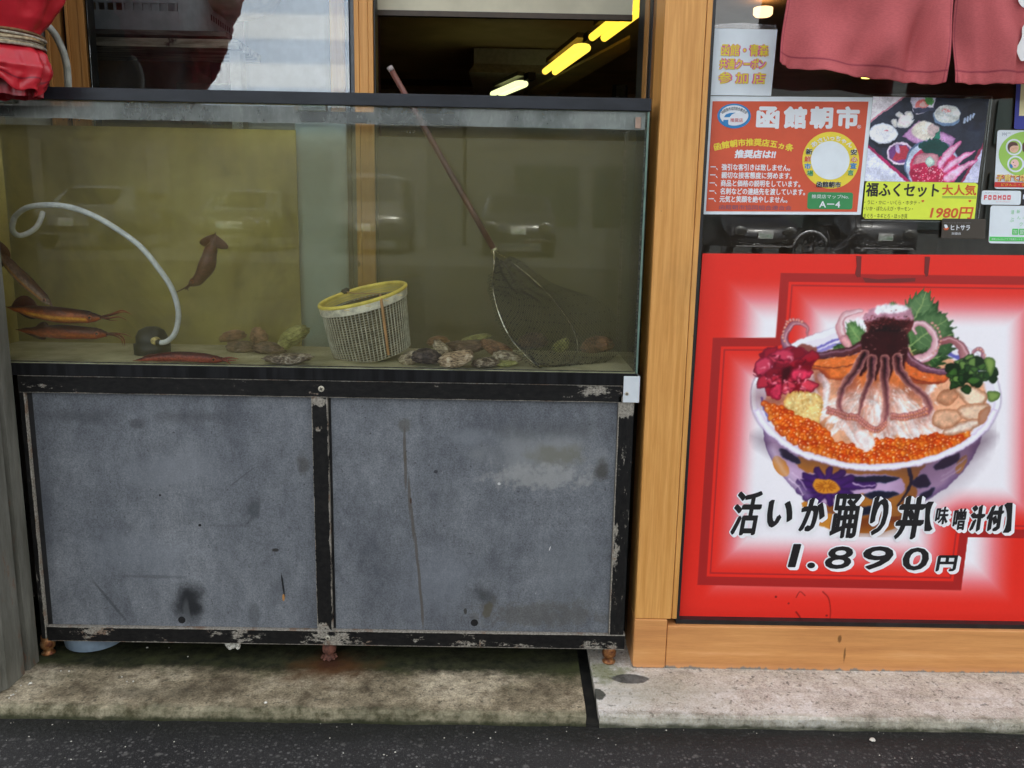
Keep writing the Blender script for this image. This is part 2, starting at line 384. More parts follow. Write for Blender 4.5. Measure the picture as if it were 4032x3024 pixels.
# recessed serving window at YW
YW = .48
def vbar(xa, xb, y0, y1, z0, z1, mat, name, Y=YW, yref=364):
    MB().box(W(xa, yref, Y).x, W(xb, yref, Y).x, y0, y1, z0, z1).build(name, mat, shop, bevel=.0015)
ZS = .42
vbar(-260, 176, YW+.02, YW+.06, .037, 2.4, simple('pale_render', (.42, .43, .42), .7), 'wall_strip', yref=340)
vbar(176.5, 196, YW+.025, YW+.055, .037, 2.4, BLACK, 'window_track', yref=340)
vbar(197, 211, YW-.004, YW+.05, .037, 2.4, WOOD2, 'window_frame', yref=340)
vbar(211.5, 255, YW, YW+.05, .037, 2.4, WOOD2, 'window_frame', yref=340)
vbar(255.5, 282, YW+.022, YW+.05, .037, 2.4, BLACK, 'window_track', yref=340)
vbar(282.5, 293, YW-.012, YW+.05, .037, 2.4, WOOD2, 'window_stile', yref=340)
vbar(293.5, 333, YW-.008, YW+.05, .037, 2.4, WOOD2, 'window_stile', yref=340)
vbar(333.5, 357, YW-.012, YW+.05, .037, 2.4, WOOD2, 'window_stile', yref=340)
vbar(357.5, 366, YW, YW+.045, .037, 2.4, BLACK, 'window_gasket', yref=340)
vbar(1305, 1360, YW-.010, YW+.04, .037, 2.4, WOOD, 'window_stile')
vbar(1360.5, 1378, YW+.004, YW+.04, .037, 2.4, simple('blue_track', (.05, .065, .10), .35), 'window_track')
vbar(1378.5, 1400, YW+.012, YW+.04, .037, 2.4, simple('grey_track', (.16, .18, .2), .35), 'window_track')
vbar(1400.5, 1419, YW-.016, YW+.05, .037, 2.4, WOOD, 'window_frame')
vbar(1419.5, 1455, YW-.013, YW+.05, .037, 2.4, WOOD, 'window_frame')
vbar(1455.5, 1474, YW-.016, YW+.05, .037, 2.4, WOOD, 'window_frame')
vbar(1474.5, 1481, YW-.006, YW+.05, .037, 2.4, BLACK, 'window_gasket')
# sliding pane on the left, with everything behind it
PANE = glass_mat('window_glass', 1.70, (.96, .97, .97), .04, .0, (.55, .6, .63), 4)
p0, p1 = W(364, 340, YW-.015).x, W(1377, 364, YW-.015).x
MB().box(p0, p1, YW-.0165, YW-.014, 1.5, 2.4).build('window_pane', PANE, shop)
SHOPPANE = glass_mat('shop_glass', 1.5, (.90, .92, .92), .03, .0, (.5, .5, .5), 5)
MB().box(PX1+.0105, 3.2, YG, YG+.003, GZ+.0145, 2.4).build('shop_window_pane', SHOPPANE, shop)
# wall below the serving window, seen through the water
tm_ = M('olive_board', rough=.6); a_ = tm_.noise(2.0, 6, .62, dist=.6); b_ = tm_.noise(7, 5, .65, (1.6, 1, .5))
tc_ = tm_.ramp(a_, [(.25, (.33, .26, .075)), (.5, (.66, .54, .175)), (.75, (.95, .81, .32))]); tc_ = tm_.mix(.35, tc_, tm_.ramp(b_, [(.3, (.34, .34, .3)), (.7, (.66, .66, .6))]), 'OVERLAY'); tm_.set('Base Color', tc_); tanw = tm_.m
darkw = simple('dark_panel', (.06, .06, .05), .6, var=.2, ns=5)
Yb = YW+.003
zc = 1.499
MB().box(-1.60, W(1172, 900, .41).x, .412, .424, .1, W(1160, 512, .412).z).build('lower_panel', tanw, shop)
MB().box(W(1460, 900, Yb).x, PX0+.003, Yb+.022, Yb+.04, .037, 1.60).build('lower_panel', darkw, shop)
bp = MB(); cx_ = (W(1183, 900, Yb).x+W(1378, 900, Yb).x)/2; rw = (W(1378, 900, Yb).x-W(1183, 900, Yb).x)/2
bp.tube([(cx_, Yb-.012, .037), (cx_, Yb-.012, 1.63)], (rw), 28)
for v in bp.v: v.y = Yb-.03+(v.y-(Yb-.012))*.35
bp.build('drain_pipe', simple('pipe_blue_grey', (.46, .60, .72), .5, var=.12, ns=6), shop, smooth=True)
# unseen upper front, side return at left
FAC = simple('facade_render', (.30, .26, .22), .8, ns=3)
MB().box(-9, -1.62, .06, .5, 2.401, 5.2).build('upper_wall', FAC, shop)
MB().box(PX0-.02, 9, .0615, .5, 2.401, 5.2).build('upper_wall', FAC, shop)
MB().box(-1.619, PX0-.021, .56, .62, 2.401, 5.2).build('upper_wall', FAC, shop)  # unseen, set back so that skylight falls into the tank from above
MB().box(-9, -1.62, .0, .5, .037, 2.4).build('side_wall', FAC, shop)
MB().box(3.21, 9, .0, .5, .037, 2.4).build('side_wall', FAC, shop)
def metal_jamb():
    m = M('grey_jamb', rough=.45, spec=.4)
    a = m.noise(7, 6, .65, (3, 3, .5)); f = m.noise(70, 4, .7, (4, 4, .4))
    c = m.ramp(a, [(.3, (.092, .089, .070)), (.7, (.17, .165, .135))]); c = m.mix(.3, c, m.ramp(f, [(.3, (.3, .3, .3)), (.7, (.68, .68, .68))]), 'OVERLAY')
    r_ = m.math('MULTIPLY', m.step(m.noise(6, 6, .75, (2.5, 2.5, .9)), .57, .66), .6); c = m.mix(r_, c, (.15, .055, .022))
    ch = m.step(m.noise(30, 3, .6), .75, .79); c = m.mix(ch, c, (.34, .33, .3))
    m.set('Base Color', c); m.bump(f, .15, .001); return m.m
XJ = -1.3660
prof = [(XJ-.25, -.195), (XJ-.032, -.195), (XJ-.016, -.188), (XJ-.014, -.176), (XJ-.004, -.166), (XJ-.004, -.085), (XJ-.03, -.083), (XJ-.03, -.070), (XJ-.001, -.068), (XJ-.001, -.016), (XJ-.006, -.010), (XJ-.25, -.010)]
lj = MB(); lj.prism([(x, y, .036) for x, y in prof][::-1], (0, 0, 2.36)); lj.build('metal_jamb', metal_jamb(), shop)
wj = MB(); wj.box(XJ-.60, XJ-.026, -.200, -.1955, .036, 2.395); wj.build('white_corner', simple('white_paint_worn', (.66, .66, .64), .6, var=.2, ns=20), shop)

# ------------------------------------------------------------------ the dark kitchen behind the opening
DK = simple('kitchen_wall', (.46, .33, .19), .7, ns=3); DKC = simple('kitchen_ceiling', (.50, .36, .20), .7, ns=3)
MB().box(-3.2, 5, 7.6, 7.7, .0, 3.0).build('back_wall', DK, shop)
MB().box(-3.3, -3.2, .55, 7.7, 0, 3.0).build('end_wall', DK, shop)
MB().box(5, 5.1, .55, 7.7, 0, 3.0).build('end_wall', DK, shop)
MB().box(-3.3, 5.1, .505, 7.7, 2.80, 2.86).build('ceiling', DKC, shop)
tag(MB().box(-3.3, 5.1, .45, 7.7, -.05, .03).build('floor', simple('kitchen_floor', (.05, .045, .04), .5)), kind='structure')
# beam that runs beside the lamps
ZB = 2.56
a, b_ = WZ(2185, 372, ZB), WZ(2480, 196, ZB); a2, b2 = WZ(2062, 372, ZB), WZ(2480, 150, ZB)
bm = MB(); bm.prism([a, b_, b2, a2], (0, 0, .02)); bm.build('ceiling_beam', simple('beam_beige', (.62, .46, .20), .6, ns=4), shop)
ys_ = 6.6
MB().box(W(1480, 250, 6.9).x, W(2050, 300, 6.9).x, 6.9, 7.2, W(1700, 320, 6.9).z, W(1700, 245, 6.9).z).build('back_shelf', simple('dim_shelf', (.11, .08, .04), .6), shop)

def lamp(p, q, col, st, label):
    Z = 2.40
    a, b = WZ(*p, Z), WZ(*q, Z); d = (b-a).normalized(); s_ = Vector((d.y, -d.x, 0)); L = (b-a).length
    t = thing('ceiling_lamp', (a+b)/2, label, 'lamp', 'fluorescent kitchen lamps')
    w_ = .036
    e = emit('lamp_tube_glow', col, st)
    h = MB()
    A = a+d*L*.02; B = b-d*.16
    h.prism([A-s_*.03+Vector((0, 0, .06)), B-s_*.03+Vector((0, 0, .06)), B+s_*.03+Vector((0, 0, .06)), A+s_*.03+Vector((0, 0, .06))], (0, 0, .03))
    h.build('lamp_housing', simple('lamp_housing_dark', (.05, .04, .025), .5), t)
    for k in (-1, 1):
        pts = catmull([A+s_*k*w_, A.lerp(B, .5)+s_*k*w_, B+s_*k*w_], 4)
        MB().tube(pts, .022, 12).build('lamp_tube', e, t, smooth=True)
    ar = [B + s_*w_*math.cos(x)*1.0 + d*w_*math.sin(x)*1.15 for x in [math.pi*i/10 for i in range(11)]]
    MB().tube(ar, .021, 10).build('tube_bend', e, t, smooth=True)
    MB().prism([b-d*.02-s_*.03, b+d*.08-s_*.03, b+d*.08+s_*.03, b-d*.02+s_*.03], (0, 0, .05)).build('lamp_cap', BLACK, t)
lamp((1953, 372), (2080, 318), (.80, .88, .40), .42, 'pale small fluorescent lamp farthest back in the dark kitchen')
lamp((2163, 284), (2318, 168), (1.0, .66, .075), .42, 'yellow twin tube lamp in the middle of the kitchen ceiling')
lamp((2352, 150), (2560, -10), (1.0, .66, .055), .40, 'yellow kitchen lamp cut off by the right window frame')

# exhaust hood
hd = thing('exhaust_hood', W(2020, 200, 5.2), 'dark box shaped exhaust hood hanging over the kitchen', 'hood')
hm = simple('hood_steel', (.42, .38, .33), .5, 0)
MB().box(W(1866, 200, 5.2).x, W(2190, 200, 5.2).x, 5.2, 6.2, W(2000, 258, 5.2).z, 2.79).build('hood_body', hm, hd)
hl = MB(); A0, A1 = W(1845, 283, 5.1), W(2085, 290, 5.1); B0, B1 = W(1868, 252, 5.2), W(2190, 258, 5.2)
hl.add([A0, (B1.x+.08, 5.1, A1.z), (B1.x, 5.2, B1.z), B0, A0+Vector((0, 1.2, 0)), (B1.x+.08, 6.3, A1.z), (B1.x, 6.3, B1.z), B0+Vector((0, 1.2, 0))],
       [(0, 1, 2, 3), (7, 6, 5, 4), (0, 4, 5, 1), (3, 2, 6, 7), (0, 3, 7, 4), (1, 5, 6, 2)])
hl.build('hood_lip', simple('hood_lip_steel', (.6, .55, .48), .3, .6), hd)

# roller blind at the head of the opening
bl = thing('roller_blind', W(1980, 30, YW+.10), 'cream roller blind pulled slightly down at the top of the serving window', 'blind')
x0b, x1b = W(1479, 50, YW+.10).x, W(2490, 50, YW+.10).x
MB().box(x0b, x1b, YW+.10, YW+.103, W(1980, 50, YW+.10).z, 2.36).build('blind_cloth', simple('blind_cream', (.62, .58, .43), .8, var=.08, ns=8), bl)
MB().box(x0b, x1b, YW+.09, YW+.112, W(1980, 72, YW+.10).z, W(1980, 51, YW+.10).z).build('bottom_rail', simple('blind_rail', (.055, .035, .018), .5), bl)

# picture frame and tap rod on the kitchen wall
pf = thing('picture_frame', W(2440, 360, 6), 'small framed notice on the dark kitchen wall beside the frame', 'picture')
A = W(2415, 310, 7.0); B = W(2470, 385, 7.0)
MB().box(A.x, B.x, 7.0, 7.04, B.z, A.z).build('frame', BLACK, pf)
A = W(2428, 328, 6.99); B = W(2462, 380, 6.99)
MB().box(A.x, B.x, 6.99, 6.998, B.z, A.z).build('print', simple('notice_paper', (.20, .2, .17), .6), pf)

# ------------------------------------------------------------------ behind the left pane
shf = thing('wooden_shelf', W(640, 165, .75), 'weathered pale plank shelf behind the left window pane', 'shelf')
def weath(name, a, b, sc=8):
    m = M(name, rough=.8); n1 = m.noise(sc, 6, .65, (.6, 4, 5), .6); n2 = m.noise(14, 4, .6)
    c = m.ramp(n1, [(.32, a), (.68, b)]); c = m.mix(m.step(n2, .62, .72), c, (.03, .022, .015)); m.set('Base Color', c); return m.m
A = W(357, 145, .68); B = W(935, 190, .68)
MB().box(A.x-.1, B.x, .68, .95, B.z, A.z).build('plank', weath('weathered_plank', (.26, .23, .16), (.78, .72, .54)), shf)
A = W(357, 113, .70); B2 = W(890, 144, .70)
MB().box(A.x-.1, B2.x, .70, .95, B2.z+.001, A.z).build('tray_board', weath('dirty_board', (.08, .07, .06), (.27, .25, .21)), shf)
A = W(902, 192, .72); B = W(952, 380, .72)
MB().box(A.x, B.x, .72, .78, B.z-.4, A.z).build('post', simple('white_post', (.62, .62, .56), .6), shf)
cr = thing('plastic_crate', W(560, 80, .85), 'pale grey slotted plastic crate on the plank shelf', 'crate')
CRM = simple('crate_grey', (.52, .56, .57), .5, var=.1)
A = W(330, 112, .72); B = W(705, 112, .72); z0 = A.z
zs0, zs1 = W(500, 40, .72).z, W(500, 10, .72).z
c_ = MB(); c_.box(A.x, B.x, .72, .728, z0, zs0); c_.box(A.x, B.x, .72, .728, zs1, zs1+.12)
edges = [352, 381, 415, 450, 484, 519, 554, 588, 622, 657, 692]
for e in edges: c_.box(W(e-4.5, 25, .72).x, W(e+4.5, 25, .72).x, .7205, .7275, zs0+.0005, zs1-.0005)
c_.box(A.x, B.x, 1.05, 1.058, z0, zs1+.12); c_.box(A.x, B.x, .7285, 1.0495, z0+.001, z0+.009)
c_.build('crate_wall', CRM, cr)
sx = B.x
ca = MB(); ca.grid(lambda u, v: (sx+.0005+.075*math.sin(u*math.pi/2), .72+.075*(1-math.cos(u*math.pi/2))+max(0, u-.999)*0, z0+(zs1+.12-z0)*v), 8, 1)
ca.box(sx+.069, sx+.0755, .797, 1.05, z0, zs1+.12); ca.build('crate_corner', CRM, cr, smooth=False)
sl = MB()
for k in range(9): sl.box(sx+.0757, sx+.077, .82+.024*k, .83+.024*k, zs0-.005, zs1-.01)
sl.build('slot', BLACK, cr)
bw = thing('beige_bowl', W(870, 10, .80), 'beige round bowl on the shelf beside the crate', 'bowl')
bc = W(868, 44, .86)
MB().lathe((bc.x+.02, .92, bc.z), [(.0, 0), (.09, 0), (.15, .03), (.19, .09), (.2, .16)], 28).build('bowl_body', simple('bowl_beige', (.55, .48, .34), .4), bw, smooth=True)
MB().box(W(690, 325, 1.1).x, W(905, 340, 1.1).x, 1.1, 1.5, W(800, 375, 1.1).z, W(800, 328, 1.1).z).build('tray', simple('tray_green', (.22, .26, .15), .5), shf)
cur = MB(); A = W(470, 190, 1.6)
cur.grid(lambda u, v: (W(820, 100, 1.6).x+.75*u, 1.6+.03*math.sin(u*38), 1.2+1.2*v), 60, 1)
tag(cur.build('inner_curtain', simple('maroon_cloth', (.09, .025, .03), .8), smooth=True), 'dark maroon cloth hanging behind the left window pane', 'curtain')
# pale panel added deeper in the room to brighten the left window
fr = thing('pale_panel', W(1150, 300, 1.2), 'pale white panel added behind the sliding window for brightness', 'fridge')
A = W(960, 200, 1.15); B = W(1300, 200, 1.15)
MB().box(A.x, B.x, 1.15, 1.75, .03, 2.2).build('panel_body', simple('panel_white', (.60, .66, .70), .35, var=.05), fr, bevel=.02)
MB().box(A.x+.03, A.x+.055, 1.11, 1.148, 1.3, 1.62).build('handle', simple('panel_handle', (.3, .33, .36), .3, .6), fr)
# downlights over the dining room behind the noren
for (px, py, c, s_, lb) in ((3003, 64, (1, .55, .25), .9, 'small orange ceiling light above the coupon notice'), (3416, 307, (1, .7, .15), 1.2, 'small yellow ceiling light just under the red door curtain')):
    p = WZ(px, py, 2.7)
    if p.y > 7 or p.y < .3: p = W(px, py, 3.5)
    tag(MB().lathe(p, [(0, 0), (.05, 0), (.062, .012), (.062, .05), (0, .05)], 20).build('ceiling_light', emit('downlight', c, s_), smooth=True), lb, 'lamp', 'dining room downlights')
# ------------------------------------------------------------------ fish tank
TX0, TX1 = -1.585, W(2559, 443, 0).x
TZ1 = W(1297, 364, 0).z; TZB = W(1400, 416, 0).z
TZ0 = W(1400, 1452, 0).z                      # top of lower black trim
TZS = W(1400, 1500, 0).z                      # top of the stand
TD = .40
FZ = TZ0+.002                                 # tank floor
tank = thing('fish_tank', (-.5, .2, TZS), 'long glass seawater tank of squid and oysters with black rim', 'fish tank')
RIM = M('rim_plastic', rough=.42, spec=.28)
RIM.set('Base Color', RIM.ramp(RIM.noise(6, 5, .6, (1, 1, 3)), [(.3, (.013, .015, .019)), (.7, (.024, .027, .034))]))
sc_ = RIM.noise(60, 3, .7, (.3, 1, 3)); RIM.set('Roughness', RIM.math('ADD', RIM.math('MULTIPLY', sc_, .3), .25)); RIM = RIM.m
tr = MB()
tr.box(TX0, W(2566, 390, -.006).x, -.006, .022, TZB, TZ1); tr.box(TX0, TX1, TD-.012, TD+.006, TZB, TZ1)
tr.box(TX0, TX0+.02, .0225, TD-.0125, TZB, TZ1-.001); tr.box(TX1-.02, TX1+.003, .0225, TD-.0125, TZB, TZ1-.001)
tr.build('top_rim', RIM, tank, bevel=.0015)
LT = M('lower_trim', rough=.55, spec=.15)
f_ = LT.noise(12, 4, .6, (3, 1, .2)); LT.set('Base Color', LT.ramp(f_, [(.35, (.004, .004, .004)), (.65, (.012, .012, .013))])); LT = LT.m
lt = MB(); lt.box(TX0, W(2509, 1473, -.004).x, -.004, TD+.004, TZS+.0005, TZ0); lt.build('lower_rim', LT, tank, bevel=.001)
FRONT = glass_mat('tank_glass', 1.26, (.97, .98, .96), .015, 0, (.5, .5, .44), 6)
MB().box(TX0, TX1, .0005, .0045, TZ0+.0005, TZB-.0005).build('front_pane', FRONT, tank)
SIDEG = glass_mat('tank_side_glass', 1.5, (.86, .92, .87), .06, 0, (.35, .38, .3), 8)
MB().box(TX1-.006, TX1, .005, TD, TZ0+.0005, TZB-.0005).build('side_pane', SIDEG, tank)
MB().box(TX0, TX0+.006, .005, TD, TZ0+.0005, TZB-.0005).build('side_pane', SIDEG, tank)
MB().box(TX0+.0062, TX0+.0070, .009, TD-.008, FZ+.001, 1.58).build('algae_film', tanw, tank)
BACKG = glass_mat('tank_back_glass', 1.45, (.93, .94, .86), .04, 0, (.40, .37, .17), 3)
MB().box(TX0+.0065, TX1-.0065, TD-.006, TD, TZ0+.0005, TZB-.0005).build('back_pane', BACKG, tank)
fl = M('tank_floor', rough=.6); a_ = fl.noise(9, 5, .65); fl.set('Base Color', fl.ramp(a_, [(.3, (.36, .34, .19)), (.7, (.62, .59, .38))]))
MB().box(TX0+.0065, TX1-.0065, .0048, TD-.0065, TZ0+.0005, FZ).build('bottom_pane', fl.m, tank)
GREEN = simple('glass_edge_green', (.13, .20, .16), .2, var=.2)
MB().box(TX1-.0058, TX1-.0002, .0002, .0009, TZ0+.001, TZB-.001).build('glass_edge', GREEN, tank)
SEAL = M('silicone_seal', rough=.6); s_ = SEAL.noise(40, 4, .7, (1, 1, 4)); SEAL.set('Base Color', SEAL.ramp(s_, [(.4, (.02, .018, .01)), (.6, (.10, .09, .06))])); SEAL = SEAL.m
se = MB(); se.box(TX0+.008, TX1-.01, .0052, .0085, FZ+.0005, FZ+.0035)
se.box(TX1-.0125, TX1-.0062, TD-.013, TD-.0065, FZ+.02, TZB-.01); se.box(TX1-.0105, TX1-.0063, .0048, .009, FZ+.004, TZB-.004)
se.build('seal', SEAL, tank)
# fogged strip of glass above the waterline
WLZ = W(1400, 486, 0).z
fog = M('condensation'); nt_ = fog.nt; nt_.nodes.remove(fog.b)
tb = fog.n('ShaderNodeBsdfTransparent'); db = fog.n('ShaderNodeBsdfDiffuse'); db.inputs[0].default_value = (.58, .60, .60, 1)
fx, fy, fz = fog.xyz()
n1 = fog.noise(5, 6, .6, (1, 1, .7)); n2 = fog.noise(60, 3, .6, (1.6, 1, .6))
ff = fog.math('MULTIPLY', fog.step(n1, .25, .7), .58); ff = fog.math('ADD', ff, fog.math('MULTIPLY', fog.step(n2, .5, .7), .10)); ff = fog.math('ADD', ff, .12)
ms = fog.n('ShaderNodeMixShader'); nt_.links.new(ff, ms.inputs[0]); nt_.links.new(tb.outputs[0], ms.inputs[1]); nt_.links.new(db.outputs[0], ms.inputs[2]); nt_.links.new(ms.outputs[0], fog.out.inputs[0])
cg = MB(); cg.grid(lambda u, v: (TX0+.007+(TX1-TX0-.016)*u, .0056, (WLZ-.0015+.003*mnoise.noise((u*22, 3, 0)))*(1-v)+(TZB-.001)*v), 160, 1)
cg.build('condensation', fog.m, tank)
# clear brace clips under the rim
clipm = glass_mat('clear_clip', 1.8, (.8, .83, .8), .15, .05, (.6, .6, .6), 40)
for xa, xb, ya, yb in ((1165, 1283, 412, 434), (2368, 2470, 437, 458), (0, 60, 388, 404)):
    A = W(xa, ya+4, .012); B = W(xb, yb, .012)
    MB().box(A.x, B.x, .0065, .03, B.z, TZB-.0002).build('brace_clip', clipm, tank)
    k = MB(); k.box(A.x-.0012, A.x-.0002, .0062, .03, B.z-.001, TZB-.0002); k.box(B.x+.0002, B.x+.0012, .0062, .03, B.z-.001, TZB-.0002); k.box(A.x, B.x, .0062, .03, B.z-.0014, B.z-.0003)
    k.build('brace_clip', simple('clip_edge', (.16, .16, .15), .3), tank)
A = W(2502, 462, .003); B = W(2522, 506, .003)
MB().box(A.x, B.x, -.0002, .0003, B.z, A.z).build('tape_piece', simple('brown_tape', (.33, .22, .16), .5), tank)
# splash drops on the fogged glass are kept in the glass; the water itself
wt = M('sea_water'); wt.nt.nodes.remove(wt.b)
pv = wt.n('ShaderNodeVolumePrincipled'); pv.inputs['Color'].default_value = (.82, .70, .31, 1); pv.inputs['Density'].default_value = .85
pv.inputs['Anisotropy'].default_value = .1; wt.nt.links.new(pv.outputs[0], wt.out.inputs['Volume'])
tag(MB().box(TX0+.0072, TX1-.0072, .0054, TD-.0068, FZ+.0006, WLZ).build('tank_water', wt.m), 'murky olive sea water filling the glass tank', 'water', kind='stuff')

bub = MB(); rb_ = random.Random(9)
for (px, py, n_, w_) in ((835, 488, 34, 34), (940, 492, 14, 14), (1235, 448, 10, 26), (1610, 522, 16, 30), (2440, 520, 12, 40), (330, 470, 8, 60)):
    for k in range(n_):
        c = W(px+rb_.gauss(0, w_), py+rb_.gauss(0, 5), .0075); r_ = rb_.uniform(.0008, .0022)
        bub.lathe(c, [(0, -r_), (r_*.8, -r_*.6), (r_, 0), (r_*.8, r_*.6), (0, r_)], 8)
tag(bub.build('water_bubbles', glass_mat('bubble', 2.2, (.9, .92, .85), .3, .05, (.7, .7, .6), 200), smooth=True), 'small air bubbles clinging to the glass along the waterline', 'bubbles', kind='stuff')
# ------------------------------------------------------------------ stand
SX0 = -1.3625
stand = thing('tank_stand', (-.5, .2, .09), 'worn black steel stand with two grey panels under the tank', 'stand')
SB = W(1297, 2540, 0).z; ZR1 = W(1300, 2483, 0).z; ZT0 = W(1300, 1566, 0).z
def frame_mat(name, wear, zedges=(), xedges=(), blobs=(), st=(1, 1, 1), steel=((.16, .145, .115), (.36, .33, .28))):
    m = M(name, rough=.6, spec=.18)
    n1 = m.noise(9, 7, .72, st); n2 = m.noise(55, 5, .75, st); n3 = m.noise(170, 3, .7)
    w_ = m.math('ADD', m.math('MULTIPLY', n1, .62), m.math('MULTIPLY', n2, .38))
    x, y, z = m.xyz()
    for (p, rx, rz, a) in blobs:
        w_ = m.math('ADD', w_, m.math('MULTIPLY', m.blob(p, rx, rz, 25, .3, soft=.9), a))
    for v in zedges:
        d = m.math('ABSOLUTE', m.math('SUBTRACT', z, v)); w_ = m.math('ADD', w_, m.math('MULTIPLY', m.step(d, .0034, .0004), .24))
    for v in xedges:
        d = m.math('ABSOLUTE', m.math('SUBTRACT', x, v)); w_ = m.math('ADD', w_, m.math('MULTIPLY', m.step(d, .0045, .0004), .20))
    f = m.step(w_, wear, wear+.035)
    paint = m.ramp(n2, [(.3, (.004, .004, .004)), (.7, (.013, .012, .011))])
    dust = m.math('MULTIPLY', m.step(n1, .5, .75), .3); paint = m.mix(dust, paint, (.03, .028, .025))
    stl = m.ramp(n3, [(.3, steel[0]), (.7, steel[1])])
    rust = m.step(m.noise(14, 5, .7), .53, .62); stl = m.mix(m.math('MULTIPLY', rust, .6), stl, (.16, .075, .035))
    m.set('Base Color', m.mix(f, paint, stl)); m.bump(m.math('SUBTRACT', m.math('MULTIPLY', n2, .3), f), .25, .001)
    m.set('Roughness', m.math('SUBTRACT', .58, m.math('MULTIPLY', f, .2))); return m.m
tp = MB(); tp.box(SX0-.001, W(2451, 1540, 0).x, 0, .03, ZT0, TZS)
tp.build('top_rail', frame_mat('frame_top', .600, (TZS, ZT0), (), [((-1.31, 0, ZT0+.02), .09, .02, .09), ((.28, 0, ZT0+.03), .12, .03, .07), ((-.53, 0, ZT0+.02), .05, .04, .07), ((-.1, 0, ZT0+.006), .06, .012, .1)], (.7, 1, 1.6)), stand, bevel=.0012)
b1 = MB(); b1.box(SX0+.018, W(2460, 2530, 0).x, -.001, .029, SB, ZR1)
b1.build('bottom_rail', frame_mat('frame_bottom', .565, (ZR1, SB), (), [((-.50, 0, SB+.02), .16, .05, .13), ((.28, 0, SB+.015), .14, .03, .12), ((-1.25, 0, SB+.03), .12, .06, .08), ((-.28, 0, SB+.02), .05, .04, .05), ((-.03, 0, SB+.01), .2, .02, .1)], (.8, 1, 1.5)), stand, bevel=.0012)
xm0, xm1 = W(1225, 1569, 0).x, W(1288, 1569, 0).x
MB().box(xm0, xm1, 0, .03, ZR1+.0005, ZT0-.0005).build('leg', frame_mat('frame_mid', .640, (), (xm0, xm1), [((xm0+.02, 0, ZT0-.01), .04, .025, .2), ((xm0+.02, 0, ZT0-.09), .03, .025, .16), ((xm0+.02, 0, ZR1+.01), .04, .05, .22), ((xm1, 0, .42), .02, .03, .1)]), stand, bevel=.001)
xr0, xr1 = W(2436, 1590, 0).x, W(2497, 1590, 0).x
MB().box(xr0, xr1, 0, .03, ZR1+.0005, TZS-.03).build('leg', frame_mat('frame_right', .575, (), (xr0, xr0-.003), [((xr0+.02, 0, ZT0-.01), .05, .05, .3), ((xr0+.01, 0, .40), .015, .2, .09)], (1.5, 1, .6)), stand, bevel=.001)
MB().box(SX0, SX0+.0145, .0, .03, ZR1-.04, ZT0-.0005).build('leg', frame_mat('frame_left', .575, (), (SX0+.0145,), (), (1.5, 1, .5)), stand, bevel=.001)
bk = MB()
for xa in (SX0, xr0): bk.box(xa, xa+.03, TD-.05, TD-.02, SB, TZS-.001)
bk.box(SX0+.031, xr0-.001, TD-.05, TD-.02, TZS-.04, TZS-.002); bk.box(SX0+.031, xr0-.001, TD-.05, TD-.02, SB, SB+.03)
bk.build('back_frame', BLACK, stand)
bs = MB(); bs.box(SX0+.002, xr1-.002, .0305, TD+.01, SB+.002, SB+.006); bs.build('bottom_plate', BLACK, stand)

